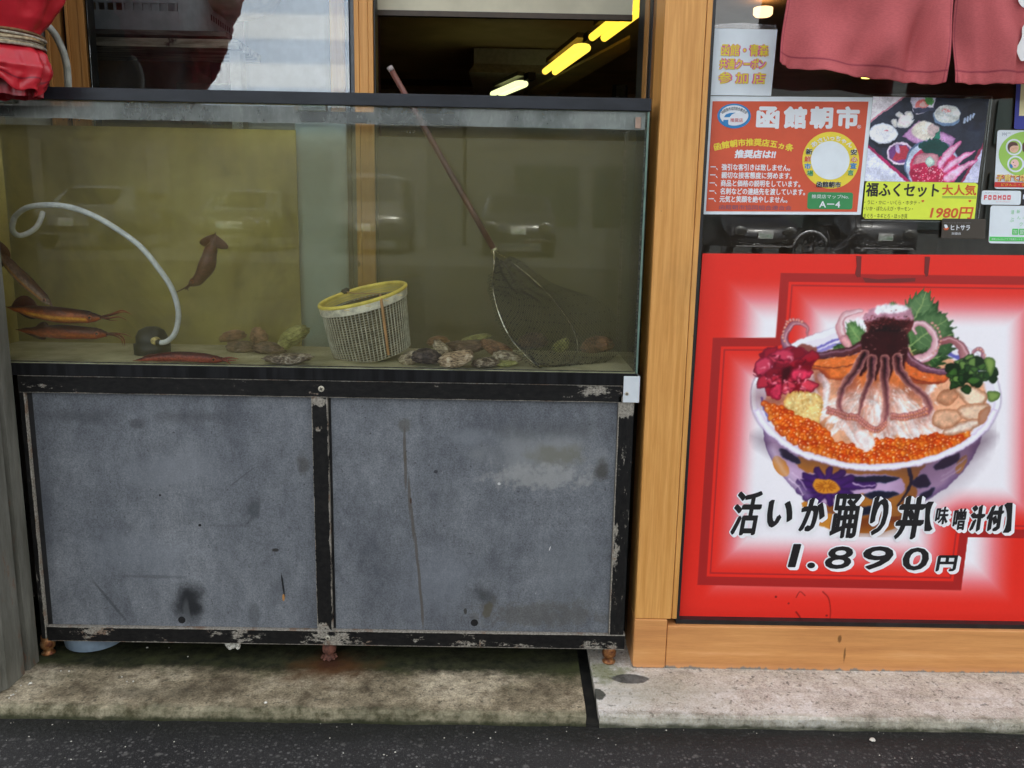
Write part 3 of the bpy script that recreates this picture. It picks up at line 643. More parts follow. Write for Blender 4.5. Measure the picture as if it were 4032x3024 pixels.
def panel_mat(which):
    m = M('grey_panel', rough=.6, spec=.16)
    a = m.noise(2.4, 7, .62, (1.2, 1, .8)); b = m.noise(34, 6, .72, (1.2, 1, .7)); f = m.noise(230, 4, .75); v = m.noise(5, 6, .7, (3, 1, .6), 1.0); h = m.noise(3, 5, .65, (.6, 1, 1.5), 1.5)
    c = m.ramp(a, [(.28, (.108, .115, .128)), (.5, (.146, .155, .168)), (.74, (.184, .194, .206))])
    c = m.mix(.34, c, m.ramp(b, [(.3, (.32, .32, .33)), (.7, (.66, .66, .65))]), 'OVERLAY')
    c = m.mix(.22, c, m.ramp(v, [(.3, (.34, .34, .35)), (.7, (.64, .64, .63))]), 'OVERLAY')
    c = m.mix(.25, c, m.ramp(h, [(.3, (.36, .36, .36)), (.7, (.62, .62, .62))]), 'OVERLAY')
    c = m.mix(.55, c, m.ramp(f, [(.3, (.28, .28, .28)), (.7, (.72, .72, .72))]), 'OVERLAY')
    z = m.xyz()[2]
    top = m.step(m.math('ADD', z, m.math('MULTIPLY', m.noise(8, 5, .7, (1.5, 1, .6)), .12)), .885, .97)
    c = m.mix(m.math('MULTIPLY', top, .55), c, (.05, .052, .055))  # overhang shade painted into the top of the panels
    spk = m.step(m.noise(95, 3, .6), .66, .70); c = m.mix(m.math('MULTIPLY', spk, .55), c, (.03, .03, .032))
    wsp = m.math('MULTIPLY', m.step(m.noise(80, 3, .7, (1, 1, .6)), .66, .70), m.step(m.noise(5, 3, .6), .50, .60)); c = m.mix(m.math('MULTIPLY', wsp, .55), c, (.42, .43, .44))
    def st(px, py, rx, rz, col, k, ns=25, amp=.5, soft=.55, rot=0):
        nonlocal c
        c = m.mix(m.math('MULTIPLY', m.blob(tuple(W(px, py, .012)), rx, rz, ns, amp, soft=soft, rot=rot), k), c, col)
    if which == 0:
        st(745, 2370, .066, .088, (.016, .017, .019), .95, 20, .45, .7); st(735, 2405, .013, .045, (.10, .105, .11), .55, 30, .4)
        st(1195, 1830, .03, .045, (.045, .04, .03), .6, 20, .6, .7); st(1105, 2300, .04, .10, (.06, .065, .075), .5, 12, .7, .8, .5)
        st(1000, 2010, .028, .05, (.045, .05, .052), .55, 35, .8, .6, .4); st(435, 2370, .006, .11, (.04, .045, .045), .55, 20, .25, .6, -.62)
        st(787, 2068, .0055, .0048, (.004, .004, .004), .97, 80, .2, .3); st(1115, 2310, .0036, .045, (.008, .008, .008), .95, 40, .35, .3, -.10); st(1116, 2352, .0042, .012, (.42, .20, .05), .9, 90, .6, .3)
        st(1085, 2165, .012, .006, (.02, .018, .012), .85, 60, .6, .3); st(630, 1950, .004, .004, (.01, .01, .01), .9, 80, .3, .3); st(540, 1670, .03, .02, (.05, .05, .052), .5, 30, .8)
        st(1000, 2420, .02, .07, (.07, .075, .08), .5, 20, .7); st(950, 1880, .003, .06, (.05, .055, .06), .5, 30, .4, .4, .9); st(700, 1850, .22, .09, (.20, .212, .228), .5, 8, .9, .95); st(560, 2180, .2, .12, (.20, .215, .235), .45, 8, .9, .95); st(300, 1640, .16, .03, (.045, .046, .048), .5, 16, .9, .9); st(760, 1640, .2, .03, (.05, .05, .052), .45, 16, .9, .9); st(170, 2000, .05, .25, (.07, .075, .088), .5, 10, .8, .95); st(600, 2270, .14, .008, (.07, .073, .08), .5, 14, .6, .8); st(900, 2070, .10, .006, (.075, .078, .085), .4, 14, .6, .8)
    else:
        st(2120, 1790, .24, .10, (.245, .255, .255), .75, 10, .8, .95); st(2190, 1790, .12, .045, (.15, .145, .11), .7, 30, .9, .9); st(2130, 1880, .19, .055, (.36, .36, .34), .5, 45, 1.1, .8); st(1850, 1720, .12, .04, (.22, .235, .25), .5, 14, .9, .9); st(1720, 2300, .16, .16, (.20, .215, .24), .4, 8, .9, .95); st(2230, 2250, .16, .14, (.19, .205, .215), .35, 8, .9, .95)
        for (x_, y_, rr) in ((1593, 1760, 0), (1597, 1850, 0), (1612, 1960, -.03), (1625, 2060, -.06), (1640, 2170, -.07), (1652, 2290, -.05), (1662, 2400, -.05)):
            st(x_, y_, .0056, .078, (.085, .072, .055), .72, 45, .18, .5, rr)
        st(1595, 1672, .024, .028, (.09, .085, .07), .6, 30, .6); st(1618, 1973, .004, .012, (.05, .02, .01), .85, 60, .3)
        st(1905, 2345, .045, .045, (.035, .037, .037), .72, 18, .5, .8); st(1918, 2400, .016, .032, (.09, .08, .055), .8, 40, .7, .4, .2)
        st(2120, 2420, .24, .055, (.085, .075, .055), .42, 35, 1.2, .7); st(2370, 1850, .028, .05, (.05, .045, .035), .75, 22, .7, .7)
        st(1832, 2405, .006, .012, (.03, .027, .018), .8, 50, .7, .4); st(1716, 1857, .007, .006, (.03, .032, .036), .85, 70, .5, .4)
        st(2180, 1690, .25, .05, (.07, .073, .075), .4, 16, .8, .9)
        st(2165, 2160, .0015, .008, (.7, .7, .68), .9, 90, .3, .3, .3); st(1965, 1905, .005, .0045, (.6, .6, .58), .9, 90, .3, .3)
    m.set('Base Color', c); m.set('Roughness', m.math('ADD', m.math('MULTIPLY', b, .3), .45)); m.bump(m.math('ADD', m.math('MULTIPLY', f, .4), b), .1, .001)
    return m.m
pz0, pz1 = ZR1+.001, ZT0-.001
HOLE = simple('hole_black', (.004, .004, .004), .9)
p_ = MB().box(SX0+.030, xm0-.001, .012, .018, pz0, pz1).build('panel', panel_mat(0), stand)
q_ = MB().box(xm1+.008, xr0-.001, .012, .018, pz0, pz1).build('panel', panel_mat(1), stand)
MB().box(xm1+.0005, xm1+.0075, .016, .02, pz0, pz1).build('panel_gap', BLACK, stand)
MB().box(SX0+.0150, SX0+.0295, .013, .02, pz0, pz1).build('panel_gap', BLACK, stand)
for par, px, py, r_ in ((p_, 716, 2441, 14), (q_, 1868, 2452, 14)):
    c = W(px, py, .012); rr = r_*2.3/FPX
    MB().lathe(c+Vector((0, -.0004, 0)), [(rr*1.12, 0), (rr*1.12, .0006), (rr, .0008), (rr, .003), (.0, .003)], 20, axis=(0, 1, 0)).build('drain_hole', HOLE, par)
def screw(par, px, py, Y, r=.0082):
    c = W(px, py, Y); b = MB()
    b.lathe(c, [(r, 0), (r, .0012), (r*.75, .0022), (0, .0026)], 20, axis=(0, -1, 0))
    o = b.build('screw', simple('screw_steel', (.50, .46, .36), .35, .3), par, smooth=False)
    x_ = MB(); q1 = Vector((0, -.0027, 0))
    for a in (.5, .5+math.pi/2):
        d = Vector((math.cos(a), 0, math.sin(a))); e = Vector((-d.z, 0, d.x))*r*.13
        x_.prism([c+q1-d*r*.55-e, c+q1+d*r*.55-e, c+q1+d*r*.55+e, c+q1-d*r*.55+e], (0, -.0003, 0))
    x_.build('screw_slot', HOLE, o)
screw(stand, 1265, 1531, 0, .0085); screw(stand, 1291, 2512, -.001, .007)
# white corner bracket
A = W(2457, 1480, -.006); B = W(2516, 1586, -.006); br = MB()
br.box(A.x, B.x, -.006, -.003, B.z, A.z-.001); br.box(B.x-.003, B.x, -.0028, .06, B.z, A.z-.001)
bo = br.build('corner_bracket', simple('white_bracket', (.62, .66, .68), .35, var=.05, ns=12), stand, bevel=.001)
screw(bo, 2468, 1550, -.006, .0055)
# feet
COP = M('copper_foot', rough=.45, metal=.5); n_ = COP.noise(40, 4, .6)
COP.set('Base Color', COP.ramp(n_, [(.3, (.12, .035, .012)), (.55, (.34, .14, .045)), (.75, (.5, .30, .14))])); COP = COP.m
RUST = simple('rusty_foot', (.12, .045, .028), .8, var=.5, ns=60, bump=.4)
for px, y_, mt in ((190, 2569, COP), (1297, 2591, RUST), (2397, 2606, COP)):
    c = W(px, y_, .03); z0 = .036
    prof = [(.019, 0), (.020, .004), (.014, .008), (.013, .016), (.020, .022), (.021, .034), (.018, .042), (.018, SB+.001-z0)]
    o = MB().lathe((c.x, .032, z0), prof, 22).build('foot', mt, stand, smooth=True)
    if mt is RUST:
        for k in range(9):
            a = k*.7; MB().lathe((c.x+.021*math.cos(a), .032+.021*math.sin(a)-.004, z0+.002), [(.002, 0), (.005, .003), (.003, .007), (0, .008)], 7).build('rust_flake', RUST, o)
hd_ = thing('blue_bucket', W(335, 2540, .12), 'pale blue round tub base under the stand beside the left foot', 'tub')
c = WZ(335, 2556, .045); MB().lathe((c.x, .11, .038), [(.07, 0), (.085, .006), (.087, .02), (.09, .06), (.0, .06)], 30).build('tub_body', simple('tub_blue', (.20, .26, .32), .5), hd_, smooth=False)
ba = MB(); rr = random.Random(3); c = W(920, 2553, .02)
for k in range(16): ba.lathe((c.x+rr.uniform(-.022, .022), .02+rr.uniform(-.006, .006), SB-.002-rr.uniform(.004, .022)), [(.0, -.006), (.005, -.004), (.007, 0), (.004, .006), (.0, .007)], 7)
tag(ba.build('barnacle_clump', simple('barnacle_white', (.55, .53, .46), .8, var=.4, ns=80)), 'small white barnacle clump hanging under the bottom rail of the stand', 'barnacles')
c = WZ(2080, 2560, .05); tag(MB().lathe((W(2080, 2560, .03).x, .05, SB-.014), [(.0, 0), (.008, .002), (.01, .012)], 14).build('drain_plug', simple('plug_grey', (.4, .42, .43), .4), smooth=True), 'small pale plastic drain plug poking out under the stand', 'plug')

# grit washed along the kerb and the foot of the jamb
gr_ = MB(); rg = random.Random(21)
def grit(x, y, z, r_):
    gr_.lathe((x, y, z), [(0, -r_*.3), (r_*rg.uniform(.7, 1.2), 0), (r_*.7, r_*.6), (0, r_*.8)], 6, sx=rg.uniform(.6, 1.3))
for px, py in ((36, 2748), (44, 2738), (52, 2735), (64, 2722), (82, 2700), (111, 2696), (120, 2690), (240, 2642), (272, 2643), (480, 2665), (500, 2683), (525, 2683), (665, 2550), (740, 2585), (1046, 2766), (580, 2550)):
    p = WZ(px, py, .037); grit(p.x, p.y, .0365, rg.uniform(.0018, .0042))
for k in range(46):
    p = WZ(rg.uniform(0, 4032), rg.uniform(2868, 3020), .002); grit(p.x, p.y, .002, rg.uniform(.0008, .0022))
for k in range(22): grit(rg.uniform(-1.4, 1.2), -.256-abs(rg.gauss(0, .012)), .002, rg.uniform(.0008, .002))
p = WZ(3435, 2915, .002); grit(p.x, p.y, .003, .007)
tag(gr_.build('white_grit', simple('grit_pale', (.62, .59, .50), .8, var=.3, ns=200)), 'scattered white grit on the kerb and the asphalt', 'grit', kind='stuff')
# ------------------------------------------------------------------ squid
def smooth(a, b, x):
    t = max(0, min(1, (x-a)/(b-a))); return t*t*(3-2*t)
SQM = vcol_mat('squid_skin', .32, .22, .3)
EYEW = simple('squid_eye_ring', (.50, .15, .055), .2); EYEB = simple('squid_pupil', (.006, .006, .007), .1)
def mm(px, Y): return px*(Y+2.3)/FPX
def squid(line, radii, Y, eye, arms, fins, dors, belly, flank, label, name='squid', yslope=0):
    P = [W(x, y, Y+yslope*i/(len(line)-1)) for i, (x, y) in enumerate(line)]
    C = catmull(P, 7); n = len(C); rr = []
    for i in range(n):
        t = i/(n-1)*(len(radii)-1); k = min(int(t), len(radii)-2); f = t-k; f = f*f*(3-2*f)
        rr.append(mm(radii[k]*(1-f)+radii[k+1]*f, Y))
    t0 = C[n//2]-C[n//2-1]
    def colf(t, a):
        up = math.cos(a)
        if C[0].x > C[-1].x+.02 and abs(C[0].z-C[-1].z) > .03: pass
        m_ = smooth(-.35, .75, up+.35*mnoise.noise((t*9, a*1.5, Y*30)))
        c = [b*(1-m_)+d*m_ for b, d in zip(belly, dors)]
        fl = smooth(.32, .0, abs(up+.38))*smooth(.22, .32, t)*smooth(.74, .70, t)
        c = [x*(1-fl)+y*fl for x, y in zip(c, flank)]
        sp = .78+.5*mnoise.noise((t*60, a*9, 3)); return [max(0, x*sp) for x in c]
    b = MB(); b.tube(C, [(r, r*.92) for r in rr], 20, cols=colf)
    dk = [x*.9 for x in dors]
    for fpts in fins:                          # fins: thin curved triangles
        q = [W(x, y, Y-.004+.012*(j == 1)) for j, (x, y) in enumerate(fpts)]
        rows = 8; vs = []; fs = []; cs = []
        for j in range(rows+1):
            t = j/rows; e = q[0].lerp(q[2], t); tip = q[1]; k = math.sin(math.pi*t)**.7
            o = e + (tip-(q[0].lerp(q[2], .5)))*k
            for s_ in (-.0015, .0015):
                vs += [e+Vector((0, s_, 0)), o+Vector((0, s_*.3, 0))]; cs += [dk, [x*1.3 for x in dk]]
        for j in range(rows):
            i = j*4; fs += [(i, i+1, i+5, i+4), (i+2, i+6, i+7, i+3), (i+1, i+3, i+7, i+5)]
        b.add(vs, fs, cs)
    base = C[-1]
    for pts, r0 in arms:
        q = [W(x, y, Y+dy) for x, y, dy in pts]; q = catmull([base-(C[-1]-C[-3])*.6]+q, 5); m_ = len(q)
        b.tube(q, [mm(r0, Y)*(1-.85*i/(m_-1)) for i in range(m_)], 8, cols=lambda t, a: [d*(1-t)*1.0+bb*t*.75 for d, bb in zip(dors, belly)])
    o = b.build(name, SQM, smooth=True, cols=True); tag(o, label, 'squid', 'live squid in the tank')
    ex, ey, er = eye; c = W(ex, ey, Y); R0 = mm(er, Y); off = R0*1.0
    rad = mm(max(radii[-3:]), Y)
    c = c+Vector((0, -rad*.80, 0))
    e = MB().lathe(c, [(0, -R0*.2), (R0*1.3, 0), (R0*1.05, R0*.4), (0, R0*.7)], 16, axis=(0, -1, 0)).build('eye', EYEW, o, smooth=True)
    MB().lathe(c+Vector((0, -R0*.35, 0)), [(0, 0), (R0*.85, 0), (R0*.7, R0*.35), (0, R0*.5)], 14, axis=(0, -1, 0)).build('pupil', EYEB, e, smooth=True)
    return o
DB, BL, GD = (.045, .009, .004), (.50, .12, .022), (1.0, .50, .05)
squid([(19, 1207), (70, 1217), (145, 1228), (235, 1240), (335, 1247), (366, 1250), (395, 1250)], [1, 13, 26, 32, 26, 19, 10], .055, (364, 1248, 6.5),
      [([(440, 1236, 0), (480, 1222, 0), (510, 1233, 0)], 5), ([(440, 1240, .01), (485, 1228, .02), (520, 1238, .02)], 5), ([(430, 1252, -.005), (470, 1248, 0), (500, 1262, 0)], 5), ([(420, 1256, .01), (440, 1262, .01), (465, 1262, .02)], 4)],
      [[(45, 1206), (95, 1163), (150, 1208)], [(70, 1228), (122, 1256), (150, 1240)]], DB, BL, GD, 'red brown squid with a golden flank, swimming above another squid on the left')
squid([(61, 1298), (110, 1301), (175, 1305), (250, 1307), (365, 1312), (392, 1313), (420, 1316)], [1, 12, 24, 29, 24, 19, 11], .085, (391, 1311, 6.5),
      [([(455, 1314, 0), (485, 1330, 0), (492, 1362, 0)], 6), ([(450, 1320, .01), (478, 1336, .01), (484, 1360, .01)], 5), ([(450, 1312, .02), (490, 1316, .02), (520, 1328, .02)], 5)],
      [[(140, 1288), (170, 1266), (190, 1282)], [(100, 1312), (165, 1337), (178, 1325)]], (.045, .009, .004), (.42, .09, .02), (.52, .15, .03), 'plain rust coloured squid hovering just under the golden squid')
squid([(-40, 945), (0, 995), (45, 1050), (100, 1105), (165, 1166), (185, 1184), (198, 1196)], [2, 12, 22, 25, 19, 13, 7], .11, (183, 1180, 5),
      [([(206, 1206, 0), (209, 1216, 0)], 6), ([(202, 1208, .01), (200, 1216, .01)], 5)],
      [[(-30, 960), (-10, 1050), (20, 1030)], [(-20, 940), (36, 985), (30, 1030)]], (.10, .03, .012), (.62, .42, .30), (.9, .36, .06), 'pale bellied squid diving head down at the left end of the tank')
squid([(849, 915), (842, 950), (829, 990), (814, 1047), (783, 1098), (762, 1112), (750, 1120)], [2, 13, 28, 35, 24, 19, 12], .23, (764, 1108, 5),
      [([(736, 1130, 0), (729, 1142, 0)], 7), ([(738, 1135, .01), (742, 1146, .01)], 6), ([(725, 1135, .02), (690, 1152, .02), (665, 1158, .02)], 4)],
      [[(846, 920), (786, 950), (822, 975)], [(852, 925), (900, 975), (846, 975)]], (.085, .026, .024), (.13, .045, .034), (.12, .042, .03), 'dim brown squid hanging tail up behind the white air hose')
squid([(523, 1420), (580, 1412), (640, 1406), (715, 1404), (800, 1409), (845, 1414), (875, 1416)], [1, 10, 18, 21, 20, 16, 10], .035, (847, 1413, 6),
      [([(905, 1408, 0), (940, 1414, 0)], 6), ([(900, 1418, 0), (930, 1420, 0)], 6), ([(895, 1424, -.004), (912, 1436, -.004)], 6)],
      [[(560, 1408), (590, 1395), (630, 1398)]], (.10, .024, .018), (.44, .10, .06), (.42, .10, .05), 'reddish squid lying on the tank floor below the black pump')

# ------------------------------------------------------------------ air hose and pump
def z3(x, y): return (.5877*x, 700+.5877*y)
hp = [(0, 378, .34), (120, 385, .33), (200, 370, .31), (255, 310, .29), (275, 240, .27)]
hp2 = [(275, 240, .27), (200, 420, .27), (95, 380, .24), (82, 310, .19), (110, 250, .16), (190, 197, .13), (330, 182, .11), (480, 200, .10), (640, 260, .09), (800, 355, .09), (940, 460, .09), (1050, 590, .09), (1140, 720, .10), (1185, 840, .11), (1195, 940, .12), (1172, 1040, .13), (1120, 1095, .14), (1075, 1105, .145)]
HOSE = simple('hose_white', (.66, .70, .72), .4, var=.10, ns=60)
pts = [W(*z3(x, y), d) for x, y, d in [(285, 235, .33), (272, 280, .30), (240, 335, .27), (180, 375, .23), (120, 385, .20), (84, 350, .18), (88, 295, .165)]+hp2[4:]]
hose = MB().tube(catmull(pts, 8), .0078, 14).build('air_hose', HOSE, smooth=True); tag(hose, 'white ribbed air hose looping through the water above the squid', 'hose')
pump = thing('water_pump', W(600, 1400, .19), 'black domed pump with a yellowed plug on the tank floor', 'pump')
pc = W(600, 1370, .19); PB = simple('pump_black', (.010, .014, .014), .5)
pr = .045; zt = W(600, 1291, .16).z
MB().lathe((pc.x, .19, FZ+.0008), [(pr*1.15, 0), (pr*1.15, .03), (pr, .032), (pr, zt-FZ-.03), (pr*.8, zt-FZ-.012), (pr*.4, zt-FZ-.002), (0, zt-FZ)], 28).build('pump_body', PB, pump, smooth=True)
fc = W(608, 1343, .142); MB().lathe(fc+Vector((0, .012, 0)), [(.0, -.01), (.010, -.008), (.0115, 0), (.0115, .012), (.008, .016), (0, .017)], 16, axis=(0, -1, 0)).build('plug', simple('plug_yellowed', (.52, .43, .17), .5, var=.5, ns=150), pump, smooth=True)
MB().lathe(W(630, 1347, .145)+Vector((-.012, 0, .0)), [(.006, 0), (.0095, .002), (.0095, .012), (.006, .014)], 14, axis=(1, 0, -.05)).build('hose_barb', PB, pump, smooth=True)

# ------------------------------------------------------------------ basket
bas = thing('wire_basket', W(1440, 1430, .17), 'tilted yellow rimmed round mesh basket standing in the tank', 'basket')
YB = .17
cT = W(1428, 1166, YB); cB = W(1466, 1392, YB)
ax = (cT-cB).normalized()
Rm = Matrix.Rotation(R(-14), 3, 'Y') @ Matrix.Rotation(R(12), 3, 'X')
RW, RH = mm(172, YB), mm(118, YB)
H = (cT-cB).length
def bp_(a, h, k=1.0):
    e = .90+.10*h
    v = Rm @ Vector((math.cos(a)*RW*e*k, math.sin(a)*RH*e*k, 0)); base = cB.lerp(cT, h); return base+v
MESH = simple('mesh_grey', (.46, .45, .35), .6, var=.25, ns=60)
def clampf(p): p.y = max(p.y, .012); p.z = max(p.z, FZ+.002); return p
NV = 66
ms_ = MB()
for i in range(NV):
    a = 2*math.pi*i/NV; ms_.tube([clampf(bp_(a, h)) for h in (0, .3, .6, .97)], .0019, 5, cap=False)
ms_.build('upright_wires', MESH, bas, smooth=True)
hw = MB(); NH = 24
for j in range(NH):
    h = j/NH*.98; hw.tube([clampf(bp_(2*math.pi*i/44, h, .99)) for i in range(45)], .0016, 4, cap=False)
hw.build('ring_wires', simple('mesh_brown', (.34, .30, .19), .7, var=.3, ns=50), bas, smooth=True)
ln = MB(); n_l = 44; ln.add([clampf(bp_(2*math.pi*i/n_l, h, .955)) for h in (.03, .3, .6, .84) for i in range(n_l)], [(j*n_l+i, j*n_l+(i+1) % n_l, (j+1)*n_l+(i+1) % n_l, (j+1)*n_l+i) for j in range(3) for i in range(n_l)]); ln.build('dark_backing', simple('backing_brown', (.06, .05, .028), .8, var=.4, ns=40), bas, smooth=True)  # dark sheet added for the murky darkness between the wires
lm = MB(); vs = [clampf(bp_(2*math.pi*i/44, .01, .985)) for i in range(44)]; lm.add(vs, [tuple(range(44))]); lm.build('basket_bottom', simple('basket_base', (.14, .13, .08), .7), bas)
rim = MB(); n = 64; vs = []
for i in range(n):
    a = 2*math.pi*i/n
    for h, k in ((.865, 1.035), (.995, 1.045), (1.005, 1.03), (1.0, .985), (.87, .985)): vs.append(clampf(bp_(a, h, k)))
rim.add(vs, [(i*5+k, ((i+1) % n)*5+k, ((i+1) % n)*5+(k+1) % 5, i*5+(k+1) % 5) for i in range(n) for k in range(5)])
rim.build('rim', simple('rim_white', (.80, .76, .62), .5, var=.25, ns=45), bas, smooth=False)
yr = MB(); yr.tube([clampf(bp_(2*math.pi*i/n, 1.012, 1.012)) for i in range(n+1)], .0058, 10, cap=False); yr.build('rim_edge', simple('rim_yellow', (.90, .72, .13), .4, var=.15, ns=30), bas, smooth=True)
yi = MB(); yi.add([bp_(2*math.pi*i/n, h, .978) for i in range(n) for h in (.87, 1.0)], [(2*i, 2*i+1, (2*i+3) % (2*n), (2*i+2) % (2*n)) for i in range(n)]); yi.build('rim_lining', simple('rim_lining_yellow', (.62, .50, .10), .5), bas, smooth=True)
sb = MB()
a0 = R(-62)
q = [bp_(a0, h, 1.06) for h in (1.02, .9, .6, .3, .05)]; q = [Vector((p.x, max(p.y, .0105), p.z)) for p in q]
for k in range(len(q)-1): pass
sb.tube(q, [(.0012, .0042)]*len(q), 8); q2 = [bp_(a0, 1.03, 1.03), bp_(R(-40), 1.0, .5)+Vector((0, 0, .004)), bp_(R(110), 1.0, .6), bp_(R(118), 1.03, 1.0)]
sb.tube(catmull(q2, 5), [(.0012, .0035)]*16, 6); sb.build('strap', simple('strap_orange', (.50, .27, .11), .6), bas, smooth=True)
kn = MB(); kc = bp_(R(118), 1.03, 1.02)
for k in range(5): kn.lathe(kc+Vector((.006*math.cos(k*1.3)*k*.5, .003*math.sin(k*2), .003*math.sin(k*1.7))), [(0, -.009), (.007, -.006), (.009, 0), (.006, .007), (0, .009)], 10)
kn.build('knot', BLACK, bas, smooth=True)
TIE = simple('tie_cream', (.8, .66, .36), .4)
for px, py in ((1286, 1223), (1365, 1222), (1449, 1205), (1520, 1184), (1575, 1162)):
    p = W(px, py, YB-RH); p.y = max(p.y, .011); MB().box(p.x-.0075, p.x+.0075, p.y-.001, p.y+.001, p.z-.0016, p.z+.0016).build('tie', TIE, bas)

# ------------------------------------------------------------------ landing net
net = thing('landing_net', W(2100, 1430, .15), 'long brown handled landing net with a black mesh bag in the tank', 'net')
HB = M('handle_brown', rough=.35, spec=.5); HB.set('Base Color', HB.ramp(HB.noise(14, 5, .6, (1, 1, .4)), [(.3, (.06, .022, .018)), (.7, (.15, .055, .04))])); HB = HB.m
a, b = W(1535, 266, .205), W(1945, 982, .165)
hh = MB(); pts = [a.lerp(b, t) for t in (0, .25, .5, .75, 1)]; hh.tube(pts, [mm(11, .2), mm(11, .2), mm(11.5, .2), mm(11.5, .2), mm(12, .2)], 16); hh.build('handle', HB, net, smooth=True)
dirv = (b-a).normalized()
MB().tube([a-dirv*.002, a+dirv*.012], mm(12, .2), 16).build('handle_cap', simple('cap_grey', (.25, .21, .2), .4), net, smooth=True)
MB().tube([b-dirv*.002, b+dirv*.008], mm(15, .165), 16).build('ferrule', simple('ferrule_brass', (.55, .52, .3), .25, .7), net, smooth=True)
WIRE = M('hoop_wire', rough=.2, metal=.9); wn = WIRE.noise(130, 2, .5); WIRE.set('Base Color', WIRE.ramp(wn, [(.40, (.25, .22, .10)), (.6, (.80, .78, .66))])); WIRE = WIRE.m
def z4n(x, y): return (1800+.3736*x, 900+.3736*y)
left = [(370, 205, .165), (388, 265, .15), (388, 400, .12), (368, 560, .09), (385, 690, .07), (425, 850, .055), (490, 1020, .045), (580, 1180, .035), (690, 1310, .028), (790, 1405, .025), (880, 1450, .03)]
right = [(388, 205, .17), (440, 265, .18), (520, 310, .20), (700, 450, .22), (880, 610, .23), (1030, 770, .235), (1150, 930, .24), (1230, 1080, .24), (1270, 1220, .235), (1265, 1300, .22)]
bot = [(1265, 1300, .22), (1200, 1400, .16), (1050, 1450, .08), (880, 1450, .03)]
LP = catmull([W(*z4n(x, y), d) for x, y, d in left], 5); RP = catmull([W(*z4n(x, y), d) for x, y, d in right], 5)
ho = MB(); ho.tube(LP, .0021, 8); ho.tube(RP, .0019, 8); ho.tube(catmull([W(*z4n(x, y), d) for x, y, d in bot], 5), .0019, 8); ho.build('hoop', WIRE, net, smooth=True)
# bag: from the hoop back to a sagging outline
def path(pl, t):
    L = len(pl)-1; f = t*L; i = min(int(f), L-1); return pl[i].lerp(pl[i+1], f-i)
LPx = LP[6:]; RPx = RP[6:]
outer = catmull([W(*z4n(x, y), d) for x, y, d in [(560, 290, .22), (720, 380, .26), (1000, 580, .29), (1400, 700, .30), (1650, 900, .29), (1740, 1150, .26), (1680, 1350, .2), (1450, 1440, .14), (1150, 1470, .09), (880, 1462, .05)]], 6)
NU, NV2 = 44, 40
G = []
for j in range(NV2+1):
    t = j/NV2; A_ = path(LPx, t); B_ = path(outer, t); row = []
    for i in range(NU+1):
        s_ = i/NU; p = A_.lerp(B_, s_); sag = math.sin(math.pi*s_)
        p = p+Vector((.006*mnoise.noise((s_*9, t*9, 1)), -.05*sag*math.sin(math.pi*t)+.05*sag*(t-.4)+.008*mnoise.noise((s_*6, t*7, 5)), -.012*sag+.007*mnoise.noise((s_*8, t*8, 9))))
        p.y = min(max(p.y, .016), TD-.02); p.z = max(p.z, FZ+.004); row.append(p)
    G.append(row)
NETM = simple('net_black', (.022, .021, .012), .8)
nb = MB()
for j in range(NV2+1):
    for i in range(NU):
        if (i+j) % 2 == 0: continue
        pass
def strand(seq):
    nb.tube(seq, .00062, 3, cap=False)
for s0 in range(-NV2, NU+1):                      # diamond mesh: both diagonals
    q = [G[j][s0+j] for j in range(NV2+1) if 0 <= s0+j <= NU]
    if len(q) > 2: strand(q)
    q = [G[j][NU-s0-j] for j in range(NV2+1) if 0 <= NU-s0-j <= NU]
    if len(q) > 2: strand(q)
rk = random.Random(5)
for j in range(1, NV2, 2):
    for i in range(1, NU, 2):
        if rk.random() < .75:
            p = G[j][i]; r_ = .0025; nb.box(p.x-r_, p.x+r_, p.y-.0008, p.y+.0008, p.z-r_*.7, p.z+r_*.7)
nb.build('net_bag', NETM, net)
lo = MB()
for t in np.linspace(.25, .97, 34):
    p = path(LP, t); lo.tube(catmull([p+Vector((.004, -.001, .004)), p+Vector((-.003, -.004, .001)), p+Vector((-.009-.006*rk.random(), .002, -.006)), p+Vector((-.002, .004, -.008))], 4), .0006, 4)
lo.build('lashing', NETM, net)

# ------------------------------------------------------------------ oysters
def shell_mat(name, dark, mid, light, sc):
    m = M(name, rough=.5, spec=.5)
    t = m.n('ShaderNodeTexCoord'); v = t.outputs['Object']
    a = m.noise(17*sc, 5, .62, vec=v, dist=1.6); b = m.noise(60*sc, 4, .65, vec=v, dist=.8)
    l_ = m.n('ShaderNodeVectorMath', operation='MULTIPLY'); m.put(l_.inputs[0], v); l_.inputs[1].default_value = (1, .8, 2.6)
    wv = m.n('ShaderNodeTexWave', wave_type='RINGS', rings_direction='SPHERICAL'); m.put(wv.inputs['Vector'], l_.outputs[0]); wv.inputs['Scale'].default_value = 11; wv.inputs['Distortion'].default_value = 14; wv.inputs['Detail'].default_value = 3; wv.inputs['Detail Scale'].default_value = 3.5
    f = m.math('ADD', m.math('MULTIPLY', a, .70), m.math('ADD', m.math('MULTIPLY', b, .16), m.math('MULTIPLY', wv.outputs['Fac'], .15)))
    m.set('Base Color', m.ramp(f, [(.22, dark), (.5, mid), (.80, light)])); m.bump(m.math('ADD', b, wv.outputs['Fac']), .6, .003); return m.m
